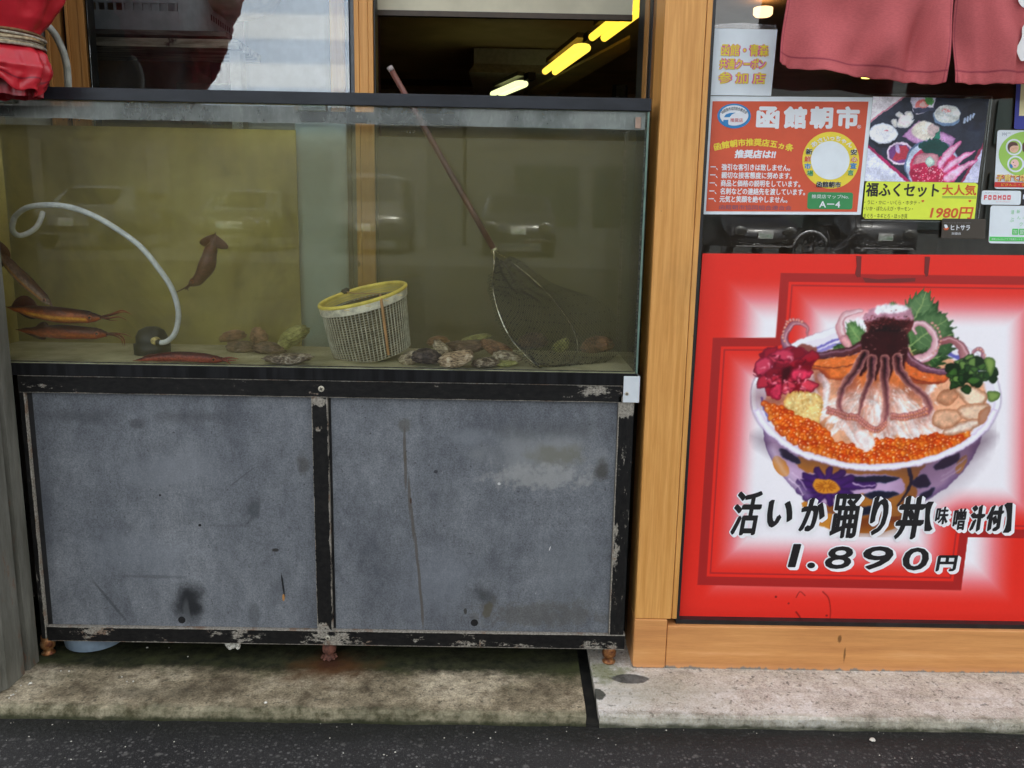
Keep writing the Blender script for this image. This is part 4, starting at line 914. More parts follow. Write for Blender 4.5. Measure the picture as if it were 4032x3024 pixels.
SH = dict(pale=shell_mat('shell_pale', (.10, .07, .045), (.42, .34, .22), (.78, .70, .54), 1),
          dark=shell_mat('shell_dark', (.018, .012, .011), (.055, .034, .030), (.22, .17, .14), 1.1),
          bright=shell_mat('shell_bright', (.09, .05, .03), (.62, .44, .27), (.88, .78, .60), .9),
          ruffle=shell_mat('shell_ruffle', (.03, .022, .014), (.22, .16, .10), (.66, .58, .46), 1.4),
          rust=shell_mat('shell_rust', (.06, .03, .014), (.24, .11, .05), (.50, .28, .14), .8),
          brown=shell_mat('shell_brown', (.04, .024, .014), (.13, .075, .045), (.30, .20, .13), .9),
          olive=shell_mat('shell_olive', (.10, .10, .03), (.34, .34, .10), (.52, .50, .20), .8))
def oyster(px, py, w_, h_, Y, kind, label, rot=0, seed=0, ruff=.16, flat=.8):
    c = W(px, py, Y); rx, rz = mm(w_, Y)/2, mm(h_, Y)/2; ry = rx*flat
    ca, sa = math.cos(R(rot)), math.sin(R(rot)); nu, nv = 44, 22; vs = []
    for j in range(nv+1):
        ph = math.pi*j/nv
        for i in range(nu):
            th = 2*math.pi*i/nu
            d = Vector((math.sin(ph)*math.cos(th), math.sin(ph)*math.sin(th), math.cos(ph)))
            eq = math.sin(ph)**3
            k = 1+ruff*eq*(mnoise.noise((math.cos(th)*2.2+seed, math.sin(th)*2.2, seed*1.3))*1.3+.7*mnoise.noise((math.cos(th)*6+seed, math.sin(th)*6, seed)))
            tier = 1+.07*math.sin(ph*13+3*mnoise.noise((d.x*3, d.y*3, seed)))*math.sin(ph)
            pnt = 1-.28*smooth(.1, 1, d.x)                 # narrower at the hinge end
            x = d.x*rx*k*tier; y_ = d.y*ry*k*tier*pnt; z = d.z*rz*(1 if d.z > 0 else .75)*tier+rz*ruff*1.6*eq*mnoise.noise((d.x*3+seed, d.y*3, 7))
            z += rz*.35*(d.x*d.x-.3)*(1 if seed % 2 else -.4)
            p = c+Vector((x*ca-z*sa, y_, x*sa+z*ca)); p.y = min(max(p.y, .0105), TD-.012); p.z = max(p.z, FZ+.001); vs.append(p)
    fs = [(j*nu+i, (j+1)*nu+i, (j+1)*nu+(i+1) % nu, j*nu+(i+1) % nu) for j in range(nv) for i in range(nu)]
    o = MB().add(vs, fs).build('oyster', SH[kind], smooth=True); tag(o, label, 'oyster', 'oysters on the tank floor')
OY = [(1616, 1413, 92, 66, .075, 'pale', 'pale frilly oyster touching the foot of the mesh basket', 25, 1), (1681, 1408, 126, 72, .055, 'dark', 'smooth dark purple oyster in front, next to the brightest shell', -4, 2, .05),
      (1797, 1415, 150, 74, .045, 'bright', 'bright cream ruffled oyster in the middle of the front row', 12, 3, .22), (1912, 1430, 108, 46, .04, 'ruffle', 'small crinkled grey brown oyster right of the bright cream one', 4, 4, .22),
      (1742, 1383, 96, 66, .125, 'pale', 'grey white oyster standing up behind the dark purple shell', -40, 5), (1724, 1345, 92, 44, .26, 'rust', 'orange brown oyster far back behind the grey white shell', 6, 6),
      (1836, 1366, 180, 58, .19, 'brown', 'long brown oyster lying behind the bright cream shell', 4, 7), (1876, 1331, 118, 26, .29, 'olive', 'thin yellow green pointed shell on top at the back', 12, 8),
      (1955, 1374, 130, 64, .17, 'rust', 'rust red oyster beside the wire hoop of the net', -18, 9, .08), (1996, 1406, 116, 50, .09, 'pale', 'white streaked flat oyster at the foot of the net hoop', -6, 10, .14),
      (1990, 1432, 90, 30, .06, 'olive', 'low yellowish shell in front of the white streaked oyster', 0, 11), (2099, 1346, 118, 72, .20, 'brown', 'dark brown oyster inside the net close to its hoop', 5, 12),
      (2211, 1362, 76, 56, .22, 'olive', 'small olive shell in the middle of the net bag', 30, 13), (2352, 1362, 128, 76, .20, 'rust', 'rusty oyster in the far right corner of the net bag', 8, 14),
      (1137, 1412, 178, 46, .04, 'ruffle', 'flat flaky oyster alone at the front left of the basket', 2, 17, .2), (1156, 1330, 140, 80, .26, 'olive', 'slanting pale olive shell behind the drain pipe left of the basket', 35, 16),
      (1022, 1326, 66, 84, .30, 'rust', 'upright tan shell far back between two brown shells', 70, 15), (917, 1325, 108, 50, .30, 'rust', 'reddish cap shaped shell far back right of the pump', 10, 18), (950, 1372, 110, 70, .26, 'brown', 'dark brown block of shell under the reddish cap shaped one', 0, 19), (1060, 1375, 130, 56, .24, 'brown', 'dark flat shell behind the lone flaky oyster', -5, 20)]
for t in OY: oyster(*t)

# ------------------------------------------------------------------ red tied curtain at the left, hose into the tank
YC = -.10
red = thing('tied_curtain', W(-10, 365, YC), 'red vinyl curtain bunched up and tied with rope above the tank', 'curtain')
prof = [(-1100, 420), (-420, 330), (-300, 300), (-150, 262), (-60, 236), (0, 212), (40, 190), (75, 172), (110, 146), (130, 136), (160, 132), (185, 138), (205, 158), (235, 172), (262, 186), (285, 178), (310, 172), (335, 166), (352, 160), (366, 155)]
def rprof(y):
    for (y0, r0), (y1, r1) in zip(prof, prof[1:]):
        if y0 <= y <= y1: f = (y-y0)/(y1-y0); return r0+(r1-r0)*f
    return prof[-1][1]
VIN = M('red_vinyl', rough=.33, spec=.5); vc_ = VIN.attr(); VIN.set('Base Color', VIN.mix(.3, vc_, VIN.ramp(VIN.noise(12, 5, .6), [(.3, (.35, .35, .35)), (.7, (.65, .65, .65))]), 'OVERLAY'))
VIN.bump(VIN.noise(35, 4, .6, (1, 1, .5)), .25, .004); VIN = VIN.m
NA, NB = 200, 220; ytop, ybot = -1000, 366; vs = []; cs = []
for j in range(NB+1):
    y = ytop+(ybot-ytop)*j/NB; tie = math.exp(-((y-158)/40)**2)
    for i in range(NA):
        th = 2*math.pi*i/NA
        up = y < 158; d = abs(y-158)/220
        fold = math.sin(9*th+.6*math.sin(3*th)) * .5 + .35*math.sin(14*th+1.3) + .3*math.sin(5*th+2+y*.006)
        cr = mnoise.noise((math.cos(th)*2.4, math.sin(th)*2.4, y*.013))*1.2 + .7*mnoise.noise((math.cos(th)*5, math.sin(th)*5, y*.03))
        amp = (.035+.055*min(1, d))*(1-.55*tie); 
        if not up: amp *= 2.0
        r = rprof(y)*(1+amp*(fold*.8+cr*.55))
        yy = y
        if not up:
            k = smooth(250, 366, y); yy = y - k*(34*max(0, math.sin(3*th-1.2))+14*math.sin(9*th)) 
        p = W(-14, yy, YC); rr = r*(2.3+YC)/FPX
        vs.append((p.x+math.cos(th)*rr, YC+math.sin(th)*rr*.72+.02, p.z))
        hem = (not up) and (abs(y-318) < 3.2)
        b_ = (.50, .018, .030) if not hem else (.16, .008, .02)
        cs.append(b_)
cb = MB().add(vs, [(j*NA+i, (j+1)*NA+i, (j+1)*NA+(i+1) % NA, j*NA+(i+1) % NA) for j in range(NB) for i in range(NA)], cs)
cb.add([(x*.55-.0+0, 0, 0) for x in ()], [])
cl_ = cb.build('curtain_cloth', VIN, red, smooth=True, cols=True)
so = cl_.modifiers.new('thick', 'SOLIDIFY'); so.thickness = .0015
# inner fold that shows below the hem
vs = []
for j in range(13):
    y = 300+74*j/12
    for i in range(NA):
        th = 2*math.pi*i/NA; r = 118*(1+.10*math.sin(8*th+1)+.05*math.sin(15*th)); p = W(0, y+4*math.sin(6*th), YC); rr = r*(2.3+YC)/FPX
        vs.append((p.x+math.cos(th)*rr, YC+.03+math.sin(th)*rr*.72, p.z))
MB().add(vs, [(j*NA+i, (j+1)*NA+i, (j+1)*NA+(i+1) % NA, j*NA+(i+1) % NA) for j in range(12) for i in range(NA)]).build('curtain_lining', simple('red_dark', (.33, .012, .022), .35), red, smooth=True)
rp = random.Random(11)
ROPE = [simple('rope_'+n_, c, .8, var=.3, ns=120, bump=.5) for n_, c in (('brown', (.17, .085, .035)), ('tan', (.36, .29, .18)), ('ochre', (.40, .22, .07)), ('grey', (.30, .26, .2)))]
for k, y in enumerate((131, 138, 145, 152, 158, 164, 171, 178)):
    pts = []
    for i in range(41):
        th = 2*math.pi*i/40; r = (147+4*math.sin(k*2.1))*(1+.03*math.sin(3*th+k)); p = W(-14, y+5*math.sin(th*1+k*1.4)+3*math.sin(2*th+k)+ (4 if math.cos(th) > 0 else -3)*math.sin(th+1), YC); rr = r*(2.3+YC)/FPX
        pts.append((p.x+math.cos(th)*rr, YC+.02+math.sin(th)*rr*.74, p.z))
    MB().tube(pts, .0036, 8, cap=False).build('rope', ROPE[(0, 3, 1, 2, 1, 3, 1, 3)[k]], red, smooth=True)
oh = [(540, 230), (640, 312), (740, 400), (850, 530), (930, 680), (990, 830), (1030, 980), (1050, 1120), (1060, 1340), (1060, 1500)]
pts = catmull([W(.2532*x, .2532*y, .16+.01*i) for i, (x, y) in enumerate(oh)], 6)
tag(MB().tube(pts, .0098, 14).build('filler_hose', simple('hose_grey', (.38, .39, .35), .45, var=.25, ns=30), smooth=True), 'weathered grey hose dropping into the tank beside the red curtain', 'hose')

# ------------------------------------------------------------------ noren over the door
YN = -.07
nor = thing('door_curtain', W(3500, 300, YN), 'faded red split door curtain hanging over the poster window', 'curtain')
NM = M('noren_cloth', rough=.85, spec=.15); cc = NM.attr(); we = NM.noise(400, 2, .6, (.2, 1, 1.2))
c = NM.mix(.18, cc, NM.ramp(we, [(.3, (.3, .3, .3)), (.7, (.7, .7, .7))]), 'OVERLAY'); c = NM.mix(.25, c, NM.ramp(NM.noise(5, 5, .6), [(.3, (.4, .4, .4)), (.7, (.6, .6, .6))]), 'OVERLAY')
NM.set('Base Color', c); NM = NM.m
def panel(lt, lb, rt_, rb, bottom, seed, side):
    B = catmull([(x, y, 0) for x, y in bottom], 12)
    nu, nv = 150, 110
    def f(u, v):
        k = u*(len(B)-1); i = min(int(k), len(B)-2); b = B[i].lerp(B[i+1], k-i)
        tx = lt[0]*(1-u)+rt_[0]*u; ty = lt[1]*(1-u)+rt_[1]*u
        x = tx*(1-v)+b.x*v; y = ty*(1-v)+b.y*v
        w_ = v**1.2
        s_ = (1-u) if side else u                   # distance weighting towards the slit
        fold = .014*math.sin(7*u+2.5*v*side+seed)*w_ + .009*math.sin(17*u-6*v+seed*2)*w_
        q = (u if side else 1-u)
        fold += .016*math.exp(-((q-.18-.35*v*v)/.10)**2)*w_ - .011*math.exp(-((q-.08-.2*v)/.05)**2)*w_ + .012*math.exp(-((q-.40-.25*v)/.09)**2)*w_
        fold += .004*mnoise.noise((u*6, v*4, seed))
        fold *= 1.9
        hem = smooth(.93, .99, v); fold += hem*.0028*math.sin(55*u+4*math.sin(9*u)+seed)
        p = W(x, y+hem*1.5*math.sin(55*u), YN); return (p.x, YN-fold, p.z)
    def col(u, v):
        yh = .93
        line = abs(v-yh) < .0055; e = min(u, 1-u); sl_ = e < .006 or abs(e-.022) < .003
        b = (.47, .108, .112)
        if line: b = (.24, .04, .06)
        elif sl_: b = (.30, .055, .075)
        return b
    o = MB().grid(f, nu, nv, col).build('curtain_panel', NM, nor, smooth=True, cols=True); s_ = o.modifiers.new('t', 'SOLIDIFY'); s_.thickness = .0012
    return o
panel((3155, -330), (3051, 255), (3795, -330), (3697, 335), [(3051, 255), (3110, 272), (3200, 285), (3330, 298), (3440, 303), (3560, 322), (3640, 333), (3697, 335)], 1, 0)
rpn = panel((3799, -330), (3745, 332), (4420, -330), (4400, 345), [(3745, 330), (3830, 336), (3950, 333), (4032, 331), (4200, 338), (4400, 345)], 4, 1)
MB().tube([W(3050, -335, YN), W(4600, -335, YN)], .014, 14).build('rod', simple('rod_wood', (.2, .1, .04), .5), nor, smooth=True)
em = simple('print_white', (.78, .78, .76), .8, var=.03)
for poly in ([(4008, -60), (4010, 0), (4018, 18), (4032, 30), (4060, 34), (4120, 20), (4120, -60)], [(4034, 95), (4024, 145), (4010, 175), (4003, 188), (4005, 205), (4012, 225), (4020, 238), (4028, 240), (4038, 232), (4060, 190), (4110, 140), (4120, 60)]):
    pts = catmull([W(x, y, YN-.016) for x, y in poly], 4, True)
    MB().slab(pts, .0008).build('printed_stroke', em, rpn)
# ------------------------------------------------------------------ lettering and printed pictures
_tm = {}
def text_mesh(s, shear=0.0):
    k = (s, shear)
    if k in _tm: return _tm[k]
    c = bpy.data.curves.new('t', 'FONT'); c.body = s; c.shear = shear; c.resolution_u = 3
    o = bpy.data.objects.new('t', c); COL.objects.link(o)
    dg = bpy.context.evaluated_depsgraph_get(); me = bpy.data.meshes.new_from_object(o.evaluated_get(dg))
    v = [(p.co.x, p.co.y) for p in me.vertices]; f = [tuple(q.vertices) for q in me.polygons]
    bpy.data.objects.remove(o); bpy.data.curves.remove(c); bpy.data.meshes.remove(me)
    _tm[k] = (v, f); return _tm[k]
LEAN = -.056
class Sign:
    def __init__(s, parent, Y): s.p = parent; s.Y = Y; s.mb = {}; s.layer = 1
    def m(s, mat): return s.mb.setdefault(mat.name, (MB(), mat))[0]
    def y(s, lay): return s.Y-.0005*lay
    def txt(s, st, box, mat, lay=3, slope=.012, shear=0, bold=0, dx=0, dy=0, arc=0, lean=LEAN, nib=0):
        v, f = text_mesh(st, shear)
        ax0, ax1 = min(p[0] for p in v), max(p[0] for p in v); ay0, ay1 = min(p[1] for p in v), max(p[1] for p in v)
        x0, y0, x1, y1 = box; yc = (y0+y1)/2; r = bold*(y1-y0)*.95 if bold else 0
        x0 += r; x1 -= r; y0 += r; y1 -= r
        offs = [(0, 0)]                            # a heavier weight is the outline laid down several times
        if r > .5:
            n = 8 if r < 4 else 14
            offs += [(r*math.cos(2*math.pi*i/n), r*math.sin(2*math.pi*i/n)) for i in range(n)]
            if r > 5: offs += [(r*.5*math.cos(2*math.pi*i/8), r*.5*math.sin(2*math.pi*i/8)) for i in range(8)]
        if nib:                                    # broad slanted nib
            offs = [(ox+nib*t, oy-nib*.75*t) for ox, oy in offs[:1+8] for t in (-1, -.5, 0, .5, 1)]
        for k, (ox, oy) in enumerate(offs):
            out = []; Yl = s.y(lay)-.000012*k
            for a, b in v:
                u = (a-ax0)/max(1e-6, ax1-ax0); w_ = (b-ay0)/max(1e-6, ay1-ay0)
                px = x0+u*(x1-x0); py = y1-w_*(y1-y0)
                if arc:                            # bend the line: arc = rise of the middle in px
                    t = (u-.5)*2; ang = -arc*4/(x1-x0)*t; py0 = arc*t*t; px -= w_*(y1-y0)*math.sin(ang); py = y1-w_*(y1-y0)*math.cos(ang)+py0
                px += lean*(py-yc); py += slope*(px-x0)
                out.append(W(px+dx+ox, py+dy+oy, Yl))
            s.m(mat).add(out, f)
    def poly(s, pts, mat, lay=1, smooth_=0):
        q = [(x, y, 0) for x, y in pts]
        if smooth_: q = catmull(q, smooth_, True)
        else: q = [Vector(p) for p in q]
        s.m(mat).add([W(p[0], p[1], s.y(lay)) for p in q], [tuple(range(len(q)))])
    def ell(s, cx, cy, rx, ry, mat, lay=1, n=40):
        s.poly([(cx+rx*math.cos(2*math.pi*i/n), cy+ry*math.sin(2*math.pi*i/n)) for i in range(n)], mat, lay)
    def ring(s, cx, cy, rx, ry, k, mat, lay=1, n=48):
        b = s.m(mat); vs = []
        for i in range(n):
            a = 2*math.pi*i/n; c, d = math.cos(a), math.sin(a); vs += [W(cx+rx*c, cy+ry*d, s.y(lay)), W(cx+rx*k*c, cy+ry*k*d, s.y(lay))]
        b.add(vs, [(2*i, 2*i+1, (2*i+3) % (2*n), (2*i+2) % (2*n)) for i in range(n)])
    def round_(s, x0, y0, x1, y1, r, mat, lay=1, lean=LEAN, slope=.012):
        q = []; yc = (y0+y1)/2
        for cx, cy, a0 in ((x1-r, y0+r, -90), (x1-r, y1-r, 0), (x0+r, y1-r, 90), (x0+r, y0+r, 180)):
            for k in range(6): a = R(a0+18*k); q.append((cx+r*math.cos(a), cy+r*math.sin(a)))
        s.poly([(x+lean*(y-yc), y+slope*(x-x0)) for x, y in q], mat, lay)
    def done(s, names=None):
        for k, (b, mat) in s.mb.items():
            n = (names or {}).get(k, 'lettering'); b.build(n, mat, s.p)
def ink(name, r, g, b, rough=.5): return simple('ink_'+name, srgb(r, g, b), rough, var=.03, ns=20)
I_WHITE = ink('white', 228, 232, 236); I_BLACK = ink('black', 24, 22, 24); I_RED = ink('red', 205, 45, 40); I_YEL = ink('yellow', 236, 214, 60)
I_ORANGE = ink('orange', 212, 84, 50); I_BLUE = ink('blue', 40, 130, 190); I_GREEN = ink('green', 52, 140, 80); I_LGREEN = ink('lime', 160, 205, 90)
I_PAPER = ink('paper', 226, 234, 238); I_CARD = ink('card_yellow', 226, 240, 70); I_GREY = ink('grey', 120, 122, 124); I_PINK = ink('pink', 222, 110, 160); I_NAVY = ink('navy', 92, 82, 110)
I_VERM = ink('vermilion', 214, 92, 40); I_BGREEN = ink('bright_green', 80, 205, 90); I_BROWN = ink('brown_black', 62, 54, 44)
def sheet(name, quad, Y, mat, parent, th=.0015, loc=None):
    return MB().slab([W(x, y, Y) for x, y in quad], th).build(name, mat, parent)

class Paint:
    def __init__(s, quad, step):
        (ax, ay), (bx, by), (cx, cy), (dx, dy) = quad
        nu = int(max(bx-ax, cx-dx)/step); nv = int(max(dy-ay, cy-by)/step); s.nu, s.nv = nu, nv
        u = np.linspace(0, 1, nu+1)[None, :]; v = np.linspace(0, 1, nv+1)[:, None]
        s.X = (ax*(1-u)+bx*u)*(1-v)+(dx*(1-u)+cx*u)*v; s.Y = (ay*(1-u)+by*u)*(1-v)+(dy*(1-u)+cy*u)*v
        s.C = np.ones(s.X.shape+(3,)); s.X0, s.Y0 = s.X, s.Y; s.rs = np.random.RandomState(4)
    def noise(s, sc, X=None, Y=None, oct=3):
        X = s.X if X is None else X; Y = s.Y if Y is None else Y; out = 0; amp = 1; tot = 0
        for o in range(oct):
            g = np.random.RandomState(17+o).rand(64, 64); gx = X/sc*(2**o); gy = Y/sc*(2**o)
            i = np.floor(gx).astype(int); j = np.floor(gy).astype(int); fx = gx-i; fy = gy-j; fx = fx*fx*(3-2*fx); fy = fy*fy*(3-2*fy)
            a = g[j % 64, i % 64]; b = g[j % 64, (i+1) % 64]; c = g[(j+1) % 64, i % 64]; d = g[(j+1) % 64, (i+1) % 64]
            out = out+amp*((a*(1-fx)+b*fx)*(1-fy)+(c*(1-fx)+d*fx)*fy); tot += amp; amp *= .5
        return out/tot
    def box(s, x0, y0, x1, y1):
        m = (s.X >= x0) & (s.X <= x1) & (s.Y >= y0) & (s.Y <= y1)
        r = np.where(m.any(1))[0]; c = np.where(m.any(0))[0]
        if len(r) == 0 or len(c) == 0: return None
        return (slice(r[0], r[-1]+1), slice(c[0], c[-1]+1))
    def put(s, sl, a, col):
        a = np.clip(a, 0, 1)[..., None]; col = np.asarray(col, float)/255.0
        s.C[sl] = s.C[sl]*(1-a)+col*a
    def sdf(s, pts, X, Y):
        d = np.full(X.shape, 1e9); ins = np.zeros(X.shape, bool); n = len(pts)
        for i in range(n):
            x0, y0 = pts[i]; x1, y1 = pts[(i+1) % n]; ex, ey = x1-x0, y1-y0; L = ex*ex+ey*ey+1e-9
            t = np.clip(((X-x0)*ex+(Y-y0)*ey)/L, 0, 1); d = np.minimum(d, (X-x0-t*ex)**2+(Y-y0-t*ey)**2)
            cr = ((y0 > Y) != (y1 > Y)) & (X < ex*(Y-y0)/(ey if abs(ey) > 1e-9 else 1e-9)+x0); ins ^= cr
        d = np.sqrt(d); return np.where(ins, d, -d)
    def cm(s, pts, per=6, closed=True): return [(p.x, p.y) for p in catmull([(x, y, 0) for x, y in pts], per, closed)]
    def poly(s, pts, col, soft=3, a=1, sm=0, col2=None, depth=20, nz=0, nsc=20):
        if sm: pts = s.cm(pts, sm)
        xs = [p[0] for p in pts]; ys = [p[1] for p in pts]; sl = s.box(min(xs)-8, min(ys)-8, max(xs)+8, max(ys)+8)
        if sl is None: return
        X, Y = s.X[sl], s.Y[sl]; d = s.sdf(pts, X, Y)
        if nz: d = d+nz*(s.noise(nsc, X, Y)-.5)*2
        m = (d/soft+.5)*a
        c = np.array(col, float)*np.ones(X.shape+(3,))
        if col2 is not None:                       # colour at the edge
            k = np.clip(1-d/depth, 0, 1)[..., None]; c = c*(1-k)+np.array(col2, float)*k
        s.put(sl, m, c)
    def stroke(s, pts, w0, w1, c0, c1, soft=3, a=1, sm=6, edge=None, hl=None):
        if sm: pts = s.cm(pts, sm, False)
        xs = [p[0] for p in pts]; ys = [p[1] for p in pts]; q = max(w0, w1)+6; sl = s.box(min(xs)-q, min(ys)-q, max(xs)+q, max(ys)+q)
        if sl is None: return
        X, Y = s.X[sl], s.Y[sl]; best = np.full(X.shape, 1e9); tt = np.zeros(X.shape); sg = np.zeros(X.shape); n = len(pts)-1
        for i in range(n):
            x0, y0 = pts[i]; x1, y1 = pts[i+1]; ex, ey = x1-x0, y1-y0; L = ex*ex+ey*ey+1e-9
            t = np.clip(((X-x0)*ex+(Y-y0)*ey)/L, 0, 1); dx, dy = X-x0-t*ex, Y-y0-t*ey; d = dx*dx+dy*dy; m = d < best
            best = np.where(m, d, best); tt = np.where(m, (i+t)/n, tt); sg = np.where(m, np.sign(ex*dy-ey*dx), sg)
        d = np.sqrt(best); w_ = w0*(1-tt)+w1*tt
        c = np.array(c0, float)*(1-tt[..., None])+np.array(c1, float)*tt[..., None]
        if edge is not None: k = np.clip(d/w_, 0, 1)[..., None]**2; c = c*(1-k)+np.array(edge, float)*k
        if hl is not None: k = np.exp(-((sg*d/w_+.35)/.22)**2)[..., None]*.8; c = c*(1-k)+np.array(hl, float)*k
        s.put(sl, ((w_-d)/soft+.5)*a, c)
    def ell(s, cx, cy, rx, ry, col, soft=3, a=1, rot=0):
        q = max(rx, ry)+8; sl = s.box(cx-q, cy-q, cx+q, cy+q)
        if sl is None: return
        X, Y = s.X[sl]-cx, s.Y[sl]-cy; c_, s_ = math.cos(rot), math.sin(rot); U, V = X*c_+Y*s_, -X*s_+Y*c_
        d = (1-np.sqrt((U/rx)**2+(V/ry)**2))*min(rx, ry); s.put(sl, (d/soft+.5)*a, col)
    def ball(s, cx, cy, r, base, rim, hi):
        sl = s.box(cx-r-5, cy-r-5, cx+r+5, cy+r+5)
        if sl is None: return
        X, Y = s.X[sl]-cx, s.Y[sl]-cy; d = np.sqrt(X*X+Y*Y)/r
        k = np.clip(d, 0, 1)[..., None]**2.2; c = np.array(base, float)*(1-k)+np.array(rim, float)*k
        g = np.exp(-(((X-.1*r)/(.5*r))**2+((Y-.45*r)/(.35*r))**2))[..., None]*.55; c = c*(1-g)+np.array((255, 190, 90.))*g
        h = np.exp(-(((X+.3*r)/(.22*r))**2+((Y+.35*r)/(.2*r))**2))[..., None]; c = c*(1-h)+np.array(hi, float)*h
        s.put(sl, (1-d)*r/3+.5, c)
    def build(s, name, Y, mat, parent):
        D = FW*FPX
        X, Yp = s.X0.ravel()-2016, s.Y0.ravel()-1512
        dx = D.x+RT.x*X-UP.x*Yp; dy = D.y+RT.y*X-UP.y*Yp; dz = D.z+RT.z*X-UP.z*Yp; k = (Y-CAM.y)/dy
        o0 = org(parent); co = np.stack([CAM.x+dx*k-o0.x, np.full_like(k, Y-o0.y), CAM.z+dz*k-o0.z], 1).astype(np.float32)
        n1 = s.nu+1; I = (np.arange(s.nv)[:, None]*n1+np.arange(s.nu)[None, :]).ravel()
        F = np.stack([I+n1, I+n1+1, I+1, I], 1).astype(np.int32)
        me = bpy.data.meshes.new(name); me.vertices.add(len(co)); me.vertices.foreach_set('co', co.ravel())
        me.loops.add(F.size); me.loops.foreach_set('vertex_index', F.ravel()); me.polygons.add(len(F))
        me.polygons.foreach_set('loop_start', np.arange(0, F.size, 4, dtype=np.int32)); me.polygons.foreach_set('loop_total', np.full(len(F), 4, np.int32)); me.update(calc_edges=True)
        C = np.clip(s.C.reshape(-1, 3), 0, 1); L = np.where(C <= .04045, C/12.92, ((C+.055)/1.055)**2.4)
        at = me.color_attributes.new('Col', 'FLOAT_COLOR', 'POINT'); at.data.foreach_set('color', np.concatenate([L, np.ones((len(L), 1))], 1).astype(np.float32).ravel())
        me.materials.append(mat); o = bpy.data.objects.new(name, me); COL.objects.link(o); o.parent = parent; ORG[o.name] = o0
        return o

# ------------------------------------------------------------------ the big red poster
YP = .036
PQ = [(2766, 998), (4220, 1006), (4160, 2479), (2668, 2452)]
pos_ = thing('bowl_poster', W(3400, 2460, YP), 'big red poster of a squid rice bowl in the lower shop window', 'poster')
sheet('poster_board', PQ, YP+.0005, ink('board', 222, 50, 42, .4), pos_, .004)
P = Paint(PQ, 2.6); X, Y = P.X, P.Y
T4 = lambda pts: [(2640+.6293*a, 960+.6293*b) for a, b in pts]
def t4(a, b): return 2640+.6293*a, 960+.6293*b
T5 = lambda pts: [(2640+.7077*a, 1850+.7077*b) for a, b in pts]
def glow(f):
    f = np.clip(f, 0, 1)[..., None]; red = np.array((238, 50, 38.)); mid = np.array((247, 132, 138.)); wh = np.array((254, 250, 254.))
    f = f*f*(3-2*f)
    return np.where(f < .5, red+(mid-red)*f*2, mid+(wh-mid)*(f-.5)*2)
xl = 2766+(Y-998)*(-98/1454)
yt = 998+(X-2766)*.0055; yb_ = 2452+(X-2668)*.018; xr = 4145-(Y-1000)*.045
do = np.minimum(np.minimum(X-xl, Y-yt), np.minimum(xr-X, yb_-Y))
base = glow((do-85)/190)
outer = [(3074, 1075), (4165, 1090), (4150, 2122), (3811, 2115), (3784, 2324), (2746, 2303), (2807, 1330), (3055, 1330)]
di = P.sdf(outer, X, Y)
ins = glow((di-46)/165)
k = np.clip(di/2.5+.5, 0, 1)[..., None]; C = base*(1-k)+ins*k
def band(C, d, a, b, col, al=1):
    m = (np.clip((d-a)/2.5+.5, 0, 1)*np.clip((b-d)/2.5+.5, 0, 1)*al)[..., None]; return C*(1-m)+np.array(col, float)*m
C = band(C, di, 0, 34, (176, 40, 38)); C = band(C, di, 45, 51, (186, 44, 44))
P.C[:] = C/255
# stains on the board
for (a, b, r_) in ((1255, 1000+0, 0),): pass
P.stroke([(3135, 2352), (3150, 2330), (3170, 2345)], 2, 2, (120, 20, 20), (120, 20, 20), a=.6); P.stroke([(3240, 2330), (3262, 2355), (3270, 2400), (3268, 2440)], 2.5, 2, (130, 22, 20), (150, 26, 22), a=.7)
P.stroke([(3135, 2410), (3150, 2432), (3150, 2455)], 3, 3, (120, 20, 18), (120, 20, 18), a=.7); P.ell(3055, 2350, 4, 4, (90, 18, 18)); P.ell(3105, 2376, 3, 3, (90, 18, 18)); P.ell(3255, 2424, 4, 3, (100, 18, 18))
# bowl: painted through a slight irregular warp so that no edge is drawn with a ruler
wx = (P.noise(34, oct=3)-.5); wy = (P.noise(34, P.X+900, P.Y+300, 3)-.5); wk = np.clip((P.sdf(T4([(480, 300), (2100, 300), (2100, 1400), (1900, 1850), (900, 1850), (480, 1100)]), X, Y))/60, 0, 1)
P.X = X+wk*wx*13+wk*(P.noise(9)-.5)*5; P.Y = Y+wk*wy*13+wk*(P.noise(9, X+500, Y)-.5)*5
def shadow(pts, w_, a=.45, col=(70, 24, 16)): P.stroke(T4(pts), w_*.5, w_*.5, col, col, soft=w_*1.6, a=a)
foot = T5([(752, 170), (770, 250), (830, 308), (900, 334), (1070, 352), (1200, 342), (1290, 305), (1330, 220), (1100, 150)])
P.poly(foot, (214, 140, 48), sm=4); P.poly(T5([(1010, 200), (1000, 350), (1070, 352), (1200, 342), (1290, 305), (1330, 220)]), (128, 62, 26), soft=60, sm=4, a=.9)
body = T4([(640, 1060), (585, 1200), (592, 1250), (620, 1330), (690, 1440), (800, 1560), (900, 1640), (1050, 1700), (1250, 1715), (1420, 1690), (1580, 1620), (1720, 1530), (1850, 1400), (1925, 1270), (1950, 1190), (1900, 1060), (1280, 1000)])
P.poly(body, (204, 170, 206), sm=4, col2=(120, 92, 140), depth=30)
P.poly(T4([(800, 1330), (830, 1420), (1000, 1440), (1400, 1450), (1450, 1560), (1200, 1560), (1150, 1690), (1500, 1680), (1560, 1420), (1800, 1300), (1700, 1250), (1200, 1380)]), (186, 116, 44), soft=5, sm=4, nz=6)
P.poly(T4([(960, 1640), (1100, 1720), (1350, 1700), (1250, 1640)]), (150, 84, 30), soft=6, sm=4)
